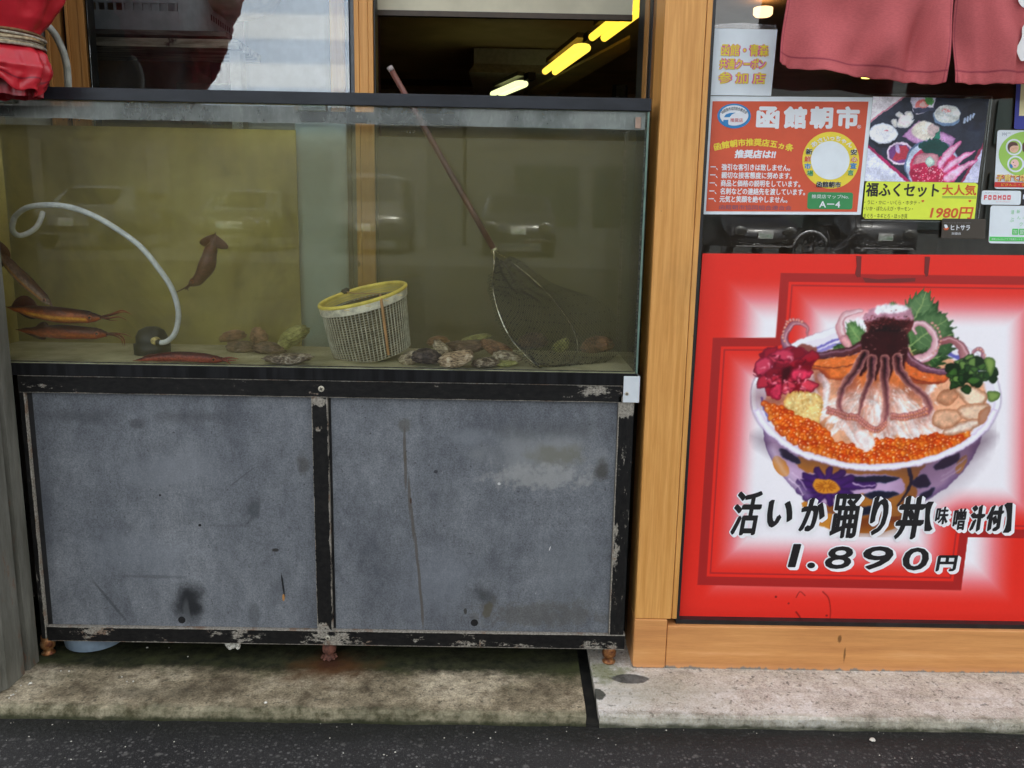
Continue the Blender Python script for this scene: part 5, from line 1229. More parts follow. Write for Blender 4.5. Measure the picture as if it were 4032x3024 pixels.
for lf in ([(680, 1290), (720, 1285), (800, 1340), (815, 1375), (780, 1378), (700, 1330)], [(1090, 1460), (1250, 1450), (1425, 1458), (1380, 1490), (1230, 1500), (1130, 1490)], [(1205, 1570), (1300, 1545), (1430, 1560), (1380, 1590), (1290, 1605)],
           [(1510, 1500), (1580, 1440), (1630, 1500), (1560, 1535)], [(1650, 1390), (1720, 1340), (1810, 1315), (1800, 1370), (1720, 1400), (1660, 1415)], [(1560, 1570), (1650, 1520), (1640, 1570), (1580, 1600)], [(1150, 1655), (1300, 1640), (1280, 1690), (1180, 1700)]):
    P.poly(T4(lf), (28, 30, 48), soft=4, sm=4, col2=(60, 70, 110), depth=6)
P.stroke(T4([(1490, 1400), (1510, 1480), (1470, 1570), (1420, 1640)]), 9, 4, (28, 28, 44), (28, 28, 44))
for k_ in range(13):                                     # purple daisy
    a = 2*math.pi*k_/13; c0 = t4(975, 1518); c1 = (c0[0]+math.cos(a)*108, c0[1]+math.sin(a)*66)
    if k_ in (0,): c1 = t4(1265, 1510)
    P.stroke([c0, ((c0[0]+c1[0])/2, (c0[1]+c1[1])/2), c1], 22, 14, (84, 40, 120), (66, 30, 100), soft=4, edge=(48, 22, 74))
P.ell(*t4(975, 1518), 56, 28, (226, 146, 44), rot=.15); 
for k_ in range(14):
    a = 2*math.pi*k_/14; c0 = t4(975, 1518); P.stroke([(c0[0]+12*math.cos(a), c0[1]+7*math.sin(a)), (c0[0]+42*math.cos(a), c0[1]+21*math.sin(a))], 2, 2, (176, 92, 20), (176, 92, 20), soft=2, sm=0)
P.ell(*t4(690, 1390), 26, 46, (214, 130, 40), rot=-.55); P.ell(*t4(1820, 1380), 14, 40, (206, 140, 70), rot=.5)
for pts in ([(760, 1430), (820, 1480), (850, 1540)], [(740, 1470), (800, 1520), (830, 1570)], [(1700, 1450), (1770, 1410), (1850, 1340)], [(1690, 1480), (1750, 1450), (1820, 1400)], [(1140, 1500), (1200, 1515), (1280, 1515)]):
    P.stroke(T4(pts), 2.5, 1.5, (226, 200, 226), (226, 200, 226), soft=3)
P.poly(T4([(1500, 1350), (1700, 1300), (1980, 1120), (1960, 1320), (1800, 1500), (1560, 1640), (1380, 1720), (1420, 1600)]), (64, 34, 54), soft=90, sm=3, a=.30)
P.poly(T4([(560, 1180), (1280, 1400), (1990, 1180), (1900, 1330), (1280, 1470), (640, 1330)]), (70, 40, 60), soft=50, sm=3, a=.35)
P.stroke(T4([(640, 1290), (720, 1440), (860, 1580)]), 16, 8, (236, 220, 240), (236, 220, 240), soft=34, a=.5)
# rim and inside
P.ell(*t4(1284, 962), 491, 287, (150, 128, 168), soft=10); P.ell(*t4(1284, 958), 490, 286, (252, 251, 255)); P.ell(*t4(1284, 966), 470, 264, (225, 212, 240), soft=6); P.ell(*t4(1284, 955), 468, 262, (246, 240, 250))
P.stroke(T4([(880, 672), (990, 615), (1110, 585), (1250, 575)]), 4, 4, (120, 110, 200), (130, 120, 205)); P.stroke(T4([(930, 672), (1010, 640), (1110, 618)]), 8, 8, (150, 140, 216), (160, 150, 220))
P.stroke(T4([(1690, 655), (1760, 690), (1850, 740), (1940, 820)]), 7, 7, (96, 92, 180), (110, 110, 200)); P.stroke(T4([(575, 960), (585, 1040), (615, 1110)]), 4, 4, (110, 100, 190), (120, 120, 200))
P.poly(T4([(600, 960), (650, 820), (800, 720), (1000, 660), (1280, 640), (1560, 660), (1760, 720), (1900, 820), (1980, 940), (1960, 1060), (1880, 1180), (1740, 1280), (1500, 1360), (1240, 1378), (1000, 1340), (800, 1250), (660, 1130)]), (236, 176, 140), sm=4, soft=8, nz=8, nsc=40)
# shiso leaves behind
def leaf(tip, base, wd, col, col2, n=7):
    (x0, y0), (x1, y1) = t4(*tip), t4(*base); dx, dy = x1-x0, y1-y0; L = math.hypot(dx, dy); nx, ny = -dy/L, dx/L; q = []
    for sd_ in (1, -1):
        rng_ = range(n+1) if sd_ == 1 else range(n, -1, -1)
        for i in rng_:
            t = i/n; w_ = wd*math.sin(math.pi*min(1, t*.85+.04))**.8
            a_ = (x0+dx*t+nx*w_*sd_, y0+dy*t+ny*w_*sd_); b_ = (x0+dx*(t-.10)+nx*w_*1.28*sd_, y0+dy*(t-.10)+ny*w_*1.28*sd_)
            q += [a_, b_] if sd_ == 1 else [b_, a_]
    P.poly(q, col, soft=3, col2=col2, depth=14, nz=3, nsc=9); P.stroke([(x0, y0), (x1, y1)], 1.5, 3, (150, 176, 110), (150, 176, 110), soft=2, sm=0)
    for i in range(1, n):
        t = i/n; w_ = wd*.8*math.sin(math.pi*min(1, t*.85))
        for sd_ in (1, -1): P.stroke([(x0+dx*(t+.06), y0+dy*(t+.06)), (x0+dx*(t-.04)+nx*w_*sd_, y0+dy*(t-.04)+ny*w_*sd_)], 1.3, 1, (146, 170, 112), (130, 160, 100), soft=2, sm=0, a=.7)
leaf((1640, 370), (1500, 640), 60, (52, 92, 50), (30, 60, 30)); leaf((1770, 560), (1480, 680), 85, (62, 98, 56), (40, 70, 36)); leaf((1600, 300), (1500, 560), 52, (96, 132, 84), (60, 96, 56))
leaf((1735, 465), (1490, 640), 70, (84, 120, 74), (54, 88, 50)); leaf((1115, 495), (1200, 640), 34, (110, 148, 92), (70, 110, 60)); leaf((1020, 655), (1180, 670), 26, (74, 110, 60), (44, 76, 36)); leaf((1390, 365), (1400, 420), 16, (70, 110, 70), (40, 80, 40))
leaf((1700, 700), (1500, 760), 40, (50, 86, 46), (30, 56, 28))
# noodles of raw squid
rs = random.Random(8)
for k_ in range(74):
    a = rs.uniform(-1.05, 1.05); r0 = rs.uniform(20, 90); r1 = r0+rs.uniform(110, 230); c0 = t4(1300+rs.uniform(-60, 60), 880+rs.uniform(-50, 40))
    p0 = (c0[0]+math.sin(a)*r0*1.5, c0[1]+math.cos(a)*r0); p1 = (c0[0]+math.sin(a)*r1*1.25, c0[1]+math.cos(a)*r1*.92); md = ((p0[0]+p1[0])/2+rs.uniform(-22, 22), (p0[1]+p1[1])/2+rs.uniform(-8, 8))
    t_ = rs.random(); c_ = (252-10*t_, 226-40*t_, 214-58*t_)
    P.stroke([p0, md, p1], rs.uniform(8, 13), rs.uniform(9, 15), c_, (253, 240, 234), soft=4, edge=(236, 190, 170), hl=(255, 252, 250), a=.93, sm=4)
for pts in ([(1030, 1000), (1120, 1180), (1230, 1300)], [(1130, 1080), (1180, 1200), (1250, 1260)], [(880, 830), (900, 930), (940, 1000)], [(940, 830), (980, 900), (960, 1010)], [(1640, 880), (1600, 960), (1640, 1080)], [(1180, 990), (1280, 1000), (1310, 1100)], [(1420, 980), (1500, 1100), (1560, 1240)], [(1350, 1080), (1440, 1180), (1500, 1250)]):
    P.stroke(T4(pts), 14, 17, (250, 226, 216), (252, 242, 240), soft=3, edge=(240, 200, 186), hl=(255, 253, 252))
P.poly(T4([(1080, 700), (1540, 700), (1600, 900), (1500, 960), (1300, 900), (1120, 960), (1020, 860)]), (150, 66, 40), soft=70, sm=3, a=.55)
for pts in ([(1110, 850), (1075, 980), (1090, 1090), (1180, 1130)], [(1250, 850), (1205, 1000), (1190, 1100)], [(1350, 900), (1360, 1060), (1330, 1180)], [(1500, 900), (1590, 1000), (1610, 1080), (1530, 1110)]): shadow([(x+16, y+10) for x, y in pts], 34, .5, (150, 84, 70))
for k_ in range(150):
    x_, y_ = rs.uniform(860, 1660), rs.uniform(820, 1250)
    if ((x_-1290)/430)**2+((y_-1010)/250)**2 < 1:
        a_ = math.atan2(y_-760, x_-1290); L_ = rs.uniform(12, 36); P.stroke([t4(x_, y_), t4(x_+L_*math.cos(a_), y_+L_*math.sin(a_))], 2.2, 1, (255, 255, 255), (255, 250, 248), soft=3, sm=0, a=rs.uniform(.4, .95))
# orange flesh of the arms
P.poly(T4([(770, 700), (860, 700), (1000, 690), (1190, 640), (1230, 760), (1100, 850), (1000, 850), (930, 800), (880, 780)]), (226, 122, 62), soft=5, sm=4, col2=(150, 70, 42), depth=16, nz=4)
P.poly(T4([(1450, 640), (1560, 740), (1740, 810), (1720, 860), (1600, 880), (1500, 850), (1420, 780)]), (220, 112, 58), soft=5, sm=4, col2=(150, 66, 42), depth=16, nz=4)
P.poly(T4([(1150, 780), (1230, 700), (1420, 700), (1480, 800), (1450, 900), (1300, 860), (1200, 900)]), (214, 120, 66), soft=30, sm=4, a=.85)
P.stroke(T4([(900, 760), (1000, 778), (1110, 768), (1170, 750)]), 3, 2, (130, 60, 40), (130, 60, 40), a=.8); P.stroke(T4([(1500, 830), (1600, 865), (1690, 862)]), 3, 2, (130, 56, 40), (130, 56, 40), a=.8)
# pink arms and curls
PK, PKE = (232, 176, 178), (196, 120, 130)
P.stroke(T4([(1195, 420), (1120, 432), (1072, 470), (1062, 540), (1085, 600)]), 8, 18, (240, 200, 206), PK, edge=PKE, hl=(255, 240, 242)); P.stroke(T4([(1085, 600), (1150, 680)]), 18, 12, PK, (236, 190, 180), edge=PKE, sm=4)
P.stroke(T4([(1530, 560), (1520, 520), (1555, 492), (1610, 520), (1655, 590), (1650, 660), (1600, 710), (1540, 725)]), 5, 22, (226, 170, 178), (238, 196, 200), edge=(190, 120, 140), hl=(255, 236, 240))
P.stroke(T4([(853, 570), (852, 525), (815, 493), (765, 500), (722, 550), (715, 610), (745, 660), (800, 700)]), 4, 18, (206, 130, 130), (150, 110, 140), edge=(120, 66, 90), hl=(236, 186, 190))
P.stroke(T4([(800, 700), (900, 698), (1010, 688), (1110, 672), (1200, 640)]), 12, 20, (110, 72, 92), (96, 44, 42), edge=(70, 36, 44), hl=(160, 120, 140))
P.stroke(T4([(1450, 640), (1500, 720), (1590, 780), (1700, 802), (1800, 800)]), 18, 12, (112, 58, 60), (134, 96, 124), edge=(80, 44, 60), hl=(190, 150, 170))
P.stroke(T4([(1690, 610), (1760, 600), (1820, 650), (1840, 740), (1800, 780)]), 12, 24, (150, 80, 80), (206, 150, 156), edge=(140, 80, 92), hl=(236, 190, 196)); P.stroke(T4([(1880, 720), (1890, 680), (1925, 660), (1955, 690), (1940, 750), (1880, 790), (1790, 800)]), 5, 12, (190, 120, 126), (156, 106, 134), edge=(124, 70, 86), hl=(230, 190, 196))
for cx, cy, r_, n_, a0, a1 in ((785, 560, 66, 12, 150, 300), (1590, 590, 80, 10, -60, 60), (1920, 720, 44, 8, -90, 60)):
    for k_ in range(n_):
        a = R(a0+(a1-a0)*k_/(n_-1)); P.ball(*t4(cx+r_*1.25*math.cos(a), cy+r_*1.35*math.sin(a)), 5.5, (236, 176, 170), (180, 100, 104), (255, 236, 230))
P.poly(T4([(790, 640), (850, 628), (920, 650), (900, 690), (800, 690)]), (150, 84, 74), soft=5, sm=4, nz=5)
# squid trunk and hanging arms
P.poly(T4([(1215, 470), (1225, 430), (1300, 395), (1420, 388), (1500, 410), (1530, 480), (1490, 560), (1470, 640), (1480, 720), (1440, 760), (1380, 720), (1290, 730), (1190, 720), (1205, 620), (1225, 540)]), (66, 22, 24), soft=4, sm=4, col2=(112, 56, 58), depth=22, nz=4, nsc=12)
P.poly(T4([(1240, 560), (1320, 520), (1440, 540), (1460, 650), (1400, 740), (1300, 730), (1250, 690)]), (20, 10, 14), soft=36, sm=4, a=.95)
P.poly(T4([(1210, 470), (1230, 420), (1300, 392), (1430, 388), (1500, 402), (1525, 470), (1460, 478), (1380, 462), (1290, 470), (1240, 490)]), (190, 140, 156), soft=10, sm=4, nz=7, nsc=10); P.poly(T4([(1280, 425), (1300, 388), (1380, 378), (1480, 396), (1470, 425), (1380, 438), (1310, 440)]), (246, 244, 248), soft=10, sm=4, nz=5, nsc=12)
for k_ in range(90):
    x_, y_ = rs.uniform(1215, 1500), rs.gauss(500, 36); P.ell(*t4(x_, y_), rs.uniform(2, 4), rs.uniform(2, 3), (130, 62, 64) if rs.random() < .6 else (36, 12, 14), soft=2, a=.6)
P.poly(T4([(1215, 560), (1475, 560), (1478, 690), (1455, 800), (1400, 770), (1360, 880), (1330, 770), (1275, 860), (1250, 780), (1180, 830), (1195, 690)]), (58, 20, 24), soft=9, sm=4, nz=3, nsc=10)
AR = [([(1210, 690), (1165, 780), (1098, 870), (1062, 960), (1062, 1040), (1120, 1090)], 20, 11, 0), ([(1265, 720), (1250, 830), (1215, 930), (1190, 1030), (1180, 1075)], 19, 6, 1), ([(1340, 720), (1340, 830), (1350, 940), (1350, 1040), (1320, 1140)], 20, 14, 2), ([(1420, 710), (1430, 790), (1495, 870), (1585, 950), (1625, 1035), (1560, 1075)], 20, 12, 3)]
for pts, a_, b_, _ in AR: P.stroke(T4(pts), a_*1.0, b_*.95, (60, 22, 26), (206, 146, 138), edge=(206, 148, 138), hl=(150, 92, 106), soft=5)
for pts, a_, b_, _ in AR: P.stroke(T4([(x+3, y) for x, y in pts]), 5, 2, (24, 10, 16), (150, 84, 86), soft=7, a=.75)
def suckers(pts, w_, col=(206, 138, 132)):
    q = P.cm(T4(pts), 10, False)
    for i, (x, y) in enumerate(q):
        if i % 2 == 0:
            for s_ in (-1, 1): P.ball(x+rs.uniform(-1, 1), y+s_*w_*.45, w_*.5, col, (150, 78, 76), (240, 200, 190))
suckers([(985, 1042), (1040, 1060), (1100, 1080), (1170, 1090)], 16); suckers([(1170, 1090), (1220, 1130), (1290, 1160), (1345, 1120)], 15); suckers([(1385, 1075), (1450, 1082), (1530, 1070), (1605, 1040)], 16)
for k_ in range(60):                                    # wet glints on the squid
    x_, y_ = rs.choice([(rs.uniform(1215, 1290), rs.uniform(480, 700)), (rs.uniform(820, 1180), rs.uniform(690, 800)), (rs.uniform(1480, 1720), rs.uniform(730, 850)), (rs.uniform(1440, 1480), rs.uniform(520, 740))])
    P.ell(*t4(x_, y_), rs.uniform(2, 7), rs.uniform(1, 2), (250, 214, 196), soft=3, a=rs.uniform(.25, .7), rot=rs.uniform(-.6, .6))
shadow([(560, 960), (640, 990), (760, 960), (880, 900), (930, 830)], 50, .5, (90, 14, 20)); shadow([(720, 1060), (820, 1140), (930, 1140)], 40, .5, (130, 50, 10))
# pickled ginger, grated ginger
for k_ in range(46):
    x_, y_ = rs.uniform(540, 880), rs.uniform(680, 930)
    if (x_-720)**2/190**2+(y_-800)**2/150**2 > 1: continue
    q = [(x_+rs.uniform(30, 85)*math.cos(a+rs.uniform(-.3, .3)), y_+rs.uniform(22, 60)*math.sin(a)) for a in [k2*1.05 for k2 in range(6)]]
    c_ = [(166, 26, 48), (196, 44, 66), (138, 18, 38), (212, 70, 88)][k_ % 4]; P.poly(T4(q), c_, soft=3, sm=3, col2=(112, 16, 40), depth=9, a=.9)
for q in ([(640, 880), (700, 870), (690, 960), (650, 980), (625, 940)], [(740, 790), (830, 780), (900, 800), (850, 850), (770, 860)], [(530, 740), (600, 700), (640, 760), (560, 830), (525, 800)], [(620, 690), (720, 650), (770, 700), (700, 740)]):
    P.poly(T4(q), (214, 62, 92), soft=3, sm=4, col2=(130, 20, 48), depth=12, nz=4, nsc=10)
P.poly(T4([(690, 790), (760, 760), (740, 850), (700, 880)]), (70, 12, 26), soft=14, sm=4, a=.8)
P.poly(T4([(712, 970), (760, 930), (860, 925), (945, 960), (950, 1040), (920, 1130), (840, 1120), (780, 1060), (715, 1020)]), (238, 204, 134), soft=4, sm=4, col2=(214, 160, 84), depth=14, nz=7, nsc=7)
for k_ in range(170):
    x_, y_ = rs.uniform(720, 945), rs.uniform(935, 1120)
    if (x_-835)**2/105**2+(y_-1020)**2/95**2 < 1: P.ell(*t4(x_, y_), rs.uniform(3, 6), rs.uniform(2, 4), rs.choice([(252, 234, 180), (226, 176, 100), (246, 222, 158)]), soft=2, a=.8, rot=rs.uniform(0, 3))
for k_ in range(40):                                    # wet folds of the ginger
    x_, y_ = rs.uniform(545, 890), rs.uniform(690, 930)
    if (x_-720)**2/170**2+(y_-800)**2/130**2 > 1: continue
    a_ = rs.uniform(0, 3.1); q = [(x_, y_), (x_+26*math.cos(a_), y_+20*math.sin(a_)), (x_+44*math.cos(a_+.5), y_+34*math.sin(a_+.5))]
    P.stroke(T4(q), 4, 1.5, (246, 150, 164) if k_ % 2 else (96, 8, 30), (200, 60, 84) if k_ % 2 else (120, 14, 40), soft=4, a=.75, sm=3)
# salmon roe
roe = []
for k_ in range(9000):
    x_, y_ = rs.uniform(590, 1880), rs.uniform(990, 1378)
    e = ((x_-1284)/705)**2+((y_-950)/425)**2
    lim = np.interp(x_, [590, 680, 800, 950, 1040, 1180, 1300, 1500, 1700, 1880], [1000, 1030, 1080, 1150, 1260, 1265, 1230, 1235, 1195, 1190])
    if e > .985 or y_ < lim: continue
    if 1150 < x_ < 1270 and y_ < 1310: continue
    if any((x_-a)**2+((y_-b)*1.1)**2 < (16+6*((int(x_)*7) % 5)/4)**2 for a, b in roe): continue
    roe.append((x_, y_))
roe.sort(key=lambda p: p[1])
P.poly(T4([(600, 1000), (700, 1040), (900, 1140), (1030, 1250), (1180, 1290), (1500, 1250), (1820, 1200), (1880, 1210), (1740, 1290), (1500, 1362), (1240, 1376), (1000, 1340), (800, 1250), (660, 1130)]), (216, 84, 24), soft=8, sm=3)
for i, (x_, y_) in enumerate(roe):
    v = rs.random(); P.ball(*t4(x_, y_), rs.uniform(12, 17), (226+22*v, 84+60*v, 26+30*v), (170+34*v, 44+40*v, 8), (255, 244, 232) if rs.random() < .7 else (250, 170, 90))
P.poly(T4([(1150, 1180), (1210, 1160), (1280, 1240), (1230, 1305), (1190, 1270)]), (252, 236, 232), soft=3, sm=3, col2=(240, 200, 190), depth=10)
# shellfish, seaweed
for q, c_ in (([(1660, 985), (1700, 920), (1780, 905), (1800, 960), (1740, 1010)], (206, 150, 116)), ([(1780, 905), (1880, 890), (1980, 935), (1970, 990), (1880, 1030), (1810, 960)], (238, 212, 186)), ([(1650, 1060), (1740, 1030), (1840, 1050), (1800, 1120), (1700, 1160), (1640, 1130)], (220, 174, 142)), ([(1800, 1030), (1880, 1000), (1990, 1000), (1990, 1080), (1880, 1110), (1820, 1080)], (232, 200, 172)), ([(1700, 1170), (1800, 1120), (1930, 1090), (1930, 1140), (1820, 1190), (1730, 1200)], (240, 220, 204)), ([(1930, 1060), (2000, 1010), (1990, 1090), (1930, 1130)], (196, 140, 110))):
    P.poly(T4(q), c_, soft=3, sm=4, col2=(176, 116, 84), depth=16, nz=3)
for k_ in range(60):
    x_, y_ = rs.uniform(1740, 2030), rs.uniform(720, 910)
    if (x_-1885)**2/150**2+(y_-815)**2/105**2 > 1: continue
    q = [(x_+rs.uniform(18, 46)*math.cos(a), y_+rs.uniform(14, 36)*math.sin(a)) for a in [k2*1.05 for k2 in range(6)]]; P.poly(T4(q), [(40, 74, 36), (70, 108, 50), (24, 48, 24), (112, 146, 74)][k_ % 4], soft=3, sm=3, col2=(20, 40, 20), depth=8)
for q in ([(1960, 730), (2000, 705), (2035, 740), (2010, 830), (1980, 800)], [(1985, 920), (2060, 930), (2050, 970), (2000, 990)]): P.poly(T4(q), (136, 164, 84), soft=3, sm=4, col2=(70, 100, 44), depth=12)
# front lip of the rim over the food
fr_ = [t4(1284+778*math.cos(a), 962+455*math.sin(a)) for a in np.linspace(.18, math.pi-.18, 50)]; fi = [t4(1284+738*math.cos(a), 950+428*math.sin(a)) for a in np.linspace(math.pi-.18, .18, 50)]
P.poly(fr_+fi, (253, 252, 255), soft=3, col2=(226, 206, 236), depth=9)
P.X, P.Y = P.X0, P.Y0
nn = (P.noise(5)-.5)[..., None]*wk[..., None]; n2 = (P.noise(22, oct=4)-.5)[..., None]*wk[..., None]
fd_ = np.clip(P.sdf(P.cm(T4([(600, 960), (650, 820), (800, 720), (1000, 660), (1220, 400), (1500, 400), (1560, 660), (1760, 720), (1900, 820), (1980, 940), (1960, 1060), (1880, 1180), (1740, 1280), (1500, 1362), (1240, 1378), (1000, 1340), (800, 1250), (660, 1130)]), 3), X, Y)/10, 0, 1)[..., None]
P.C = np.clip(P.C*(1+(.16*nn+.34*n2)*fd_+.02*(P.noise(7)[..., None]-.5)), 0, 1)
P.C = P.C*(1-fd_)+np.clip((P.C-.5)*1.13+.5, 0, 1)*fd_
bl_ = P.C.copy()
for ax_ in (0, 1): bl_ = (np.roll(bl_, 1, ax_)+2*bl_+np.roll(bl_, -1, ax_))/4
P.C = P.C*(1-wk[..., None])+bl_*wk[..., None]
PM = vcol_mat('poster_print', .34, .4); P.build('printed_picture', YP, PM, pos_)
sg = Sign(pos_, YP)
def b5(x0, y0, x1, y1): return (2640+.7077*x0, 1850+.7077*y0, 2640+.7077*x1, 1850+.7077*y1)
TW, TB = ink('poster_white', 250, 250, 252), ink('poster_black', 22, 20, 22)
for ch, bx, sh in (('活', (342, 120, 505, 362), .22), ('い', (545, 172, 672, 316), .15), ('か', (722, 160, 852, 338), .2), ('踊', (893, 135, 1055, 378), .18), ('り', (1118, 150, 1205, 360), .2), ('丼', (1255, 148, 1412, 382), .2),
                   ('【', (1423, 182, 1455, 336), 0), ('味', (1474, 206, 1545, 302), .15), ('噌', (1572, 214, 1645, 334), .15), ('汁', (1672, 200, 1745, 338), .18), ('付', (1765, 200, 1848, 336), .15), ('】', (1860, 188, 1893, 345), 0),
                   ('1', (655, 412, 725, 542), .1), ('.', (760, 515, 805, 548), 0), ('8', (860, 425, 1015, 552), .12), ('9', (1070, 425, 1240, 556), .12), ('0', (1292, 432, 1438, 560), .08), ('円', (1480, 478, 1595, 562), .1)):
    big = ch in '1.890'; bx = b5(*bx); h = bx[3]-bx[1]; nb_ = 0 if big else 2.6 if ch in '踊活' else 1.5 if ch in '味噌' else 5.0 if h > 90 else 2.8; bd = .03 if big else .012
    if ch == '.': bd = 0
    rr_ = 5.5/h
    for k_ in range(0, 4): sg.txt(ch, (bx[0]-5, bx[1]-5, bx[2]+5, bx[3]+5), TW, 3+.2*k_, slope=0, shear=sh, bold=bd+rr_ if ch != '.' else .1, dx=2.4*k_, dy=2.2*k_, nib=nb_)
    sg.txt(ch, bx, TB, 6, slope=0, shear=sh, bold=bd, nib=nb_)
tapem = ink('old_tape', 120, 34, 30, .6)
for q in ([(1162, 75), (1195, 78), (1190, 208), (1168, 210), (1155, 190), (1165, 140)], [(1592, 80), (1625, 82), (1612, 200), (1598, 208), (1588, 180)], [(1200, 210), (1300, 222), (1420, 216), (1535, 214), (1530, 236), (1400, 244), (1220, 242)]):
    sg.poly(T4(q), tapem, 2)
sg.done({'ink_old_tape': 'tape_mark'})

# ------------------------------------------------------------------ orange sign
YS = .0400
def aA(x, y): return 2740+.3165*x, 350+.3165*y
def qA(*p): return [aA(*t) for t in p]
def bA(x0, y0, x1, y1): a = aA(x0, y0); b = aA(x1, y1); return (*a, *b)
os_ = thing('market_sign', W(3080, 850, YS), 'orange market rules sign with a blue oval crest inside the shop window', 'sign')
sheet('sign_sheet', qA((152, 88), (2200, 105), (2052, 1565), (60, 1560)), YS, I_PAPER, os_)
s = Sign(os_, YS)
s.poly(qA((208, 153), (2148, 158), (2005, 1530), (125, 1522)), I_ORANGE, 1)
s.ell(*aA(476, 337), 66, 49, I_BLUE, 2); s.ell(*aA(476, 330), 56, 40, I_WHITE, 3)
s.poly(qA((350, 352), (372, 318), (420, 300), (495, 294), (448, 318), (420, 352)), I_BLUE, 4)
s.poly(qA((342, 385), (405, 385), (402, 430), (420, 470), (470, 488), (440, 490), (380, 470), (338, 425)), I_BLUE, 4)
s.txt('函館朝市協同組合連合会', bA(335, 218, 625, 262), I_BLACK, 5, arc=16)
s.txt('推奨店', bA(428, 362, 585, 412), I_RED, 5, bold=.012)
for ch, x0, x1 in (('函', 752, 1040), ('館', 1090, 1380), ('朝', 1418, 1706), ('市', 1748, 2036)):
    s.txt(ch, bA(x0, 216, x1, 494), I_WHITE, 2, bold=.055)
s.txt('®', bA(2008, 448, 2055, 492), I_WHITE, 2)
s.txt('函館朝市推奨店五ヵ条', bA(240, 610, 1205, 705), I_YEL, 2, bold=.04, arc=22)
s.txt('推奨店は!!', bA(482, 755, 998, 862), I_WHITE, 2, bold=.05, shear=.12)
for i, (t_, y0, x1) in enumerate((('一、強引な客引きは致しません。', 928, 1175), ('一、親切な接客態度に努めます。', 1028, 1195), ('一、商品と価格の説明をしています。', 1128, 1300), ('一、名刺などの連絡先を渡しています。', 1228, 1360), ('一、元気と笑顔を絶やしません。', 1325, 1140))):
    s.txt(t_, bA(182-6*i, y0, x1, y0+84), I_WHITE, 2, bold=.026)
s.txt('函館朝市協同組合連合会', bA(288, 1440, 1190, 1500), I_NAVY, 2, bold=.02)
cx, cy = aA(1678, 888); s.ell(cx, cy, 112, 112, I_YEL, 2); s.ell(cx-2, cy, 76, 76, I_PAPER, 3)
s.txt('・あさいっちゃん・', bA(1420, 575, 1975, 640), I_WHITE, 4, arc=42, bold=.03)
for t_, col, x0, y0 in (('新', I_BLACK, 1368, 745), ('鮮', I_VERM, 1350, 835), ('市', I_BLUE, 1350, 925), ('場', I_GREEN, 1380, 1012), ('安', I_BLACK, 1925, 752), ('心', I_VERM, 1930, 838), ('宣', I_BLUE, 1918, 920), ('言', I_GREEN, 1885, 1005)):
    s.txt(t_, bA(x0, y0, x0+82, y0+72), I_PAPER, 4, bold=.08); s.txt(t_, bA(x0, y0, x0+82, y0+72), col, 5, bold=.03)
s.txt('函館朝市', bA(1500, 1150, 1805, 1225), I_PAPER, 4, bold=.07); s.txt('函館朝市', bA(1500, 1150, 1805, 1225), I_BLACK, 5, bold=.035)
s.round_(*bA(1388, 1282, 1952, 1494), 10, I_GREEN, 2); s.txt('推奨店マップNo.', bA(1440, 1312, 1905, 1362), I_WHITE, 3, bold=.015); s.txt('A－4', bA(1535, 1395, 1795, 1475), I_WHITE, 3, bold=.035)
s.done({'ink_orange': 'orange_field', 'ink_green': 'green_label'})

# coupon notice
cn = thing('coupon_notice', W(2920, 375, YS), 'white notice with pink edged yellow letters above the orange sign', 'notice')
def aC(x, y): return 2700+.6022*x, .6022*y
sheet('notice_sheet', [aC(186, 185), aC(600, 193), aC(558, 627), aC(150, 622)], YS-.003, I_PAPER, cn)
s = Sign(cn, YS-.003)
for t_, b_ in (('函館・青森', (230, 285, 545, 368)), ('共通クーポン', (218, 378, 530, 455)), ('参 加 店', (212, 468, 525, 548))):
    bx = (*aC(*b_[:2]), *aC(*b_[2:]))
    s.txt(t_, bx, I_PINK, 1, bold=.10); s.txt(t_, bx, I_YEL, 3, bold=.02)
s.done()
tp_ = glass_mat('clear_tape', 1.7, (.9, .9, .9), .25, .1, (.6, .6, .6), 20)
MB().slab([W(*aC(*q), YS-.0035) for q in ((186, 160), (362, 148), (592, 165), (592, 190), (600, 193), (186, 185))], .0003).build('clear_tape', tp_, cn)

# menu photograph and its yellow price card
def aM(x, y): return 3340+.3979*x, 350+.3979*y
def TM(pts): return [aM(*p) for p in pts]
mn = thing('menu_photo', W(3630, 715, YS), 'menu photo of a seafood tray above the yellow price card', 'menu')
mq = TM([(247, 75), (1395, 98), (1283, 928), (160, 912)])
P = Paint(mq, 2.2)
def poly(pts, col, **k): P.poly(TM(pts), col, **k)
P.X = P.X0+(P.noise(16)-.5)*8+(P.noise(5)-.5)*3; P.Y = P.Y0+(P.noise(16, P.X0+700, P.Y0+200)-.5)*8+(P.noise(5, P.X0+300, P.Y0)-.5)*3
P.C[:] = np.array((214, 218, 238))/255; g = np.clip((P.Y-500)/200, 0, 1)[..., None]; P.C = P.C*(1-.0*g)
poly([(500, -20), (1420, -20), (1420, 420), (1130, 930), (600, 930), (180, 560), (205, 330)], (44, 50, 66), soft=4)
poly([(247, 60), (590, 60), (215, 330), (190, 330)], (226, 220, 226), soft=4); poly([(1390, 420), (1400, 940), (1110, 940), (1330, 560)], (196, 196, 222), soft=6)
P.stroke(TM([(185, 555), (400, 745), (600, 920)]), 5, 6, (170, 40, 96), (176, 44, 100), sm=0); P.stroke(TM([(1345, 540), (1230, 740), (1120, 930)]), 5, 4, (150, 50, 84), (150, 50, 84), sm=0); P.stroke(TM([(560, 75), (215, 320)]), 3, 3, (190, 120, 140), (190, 120, 140), sm=0)
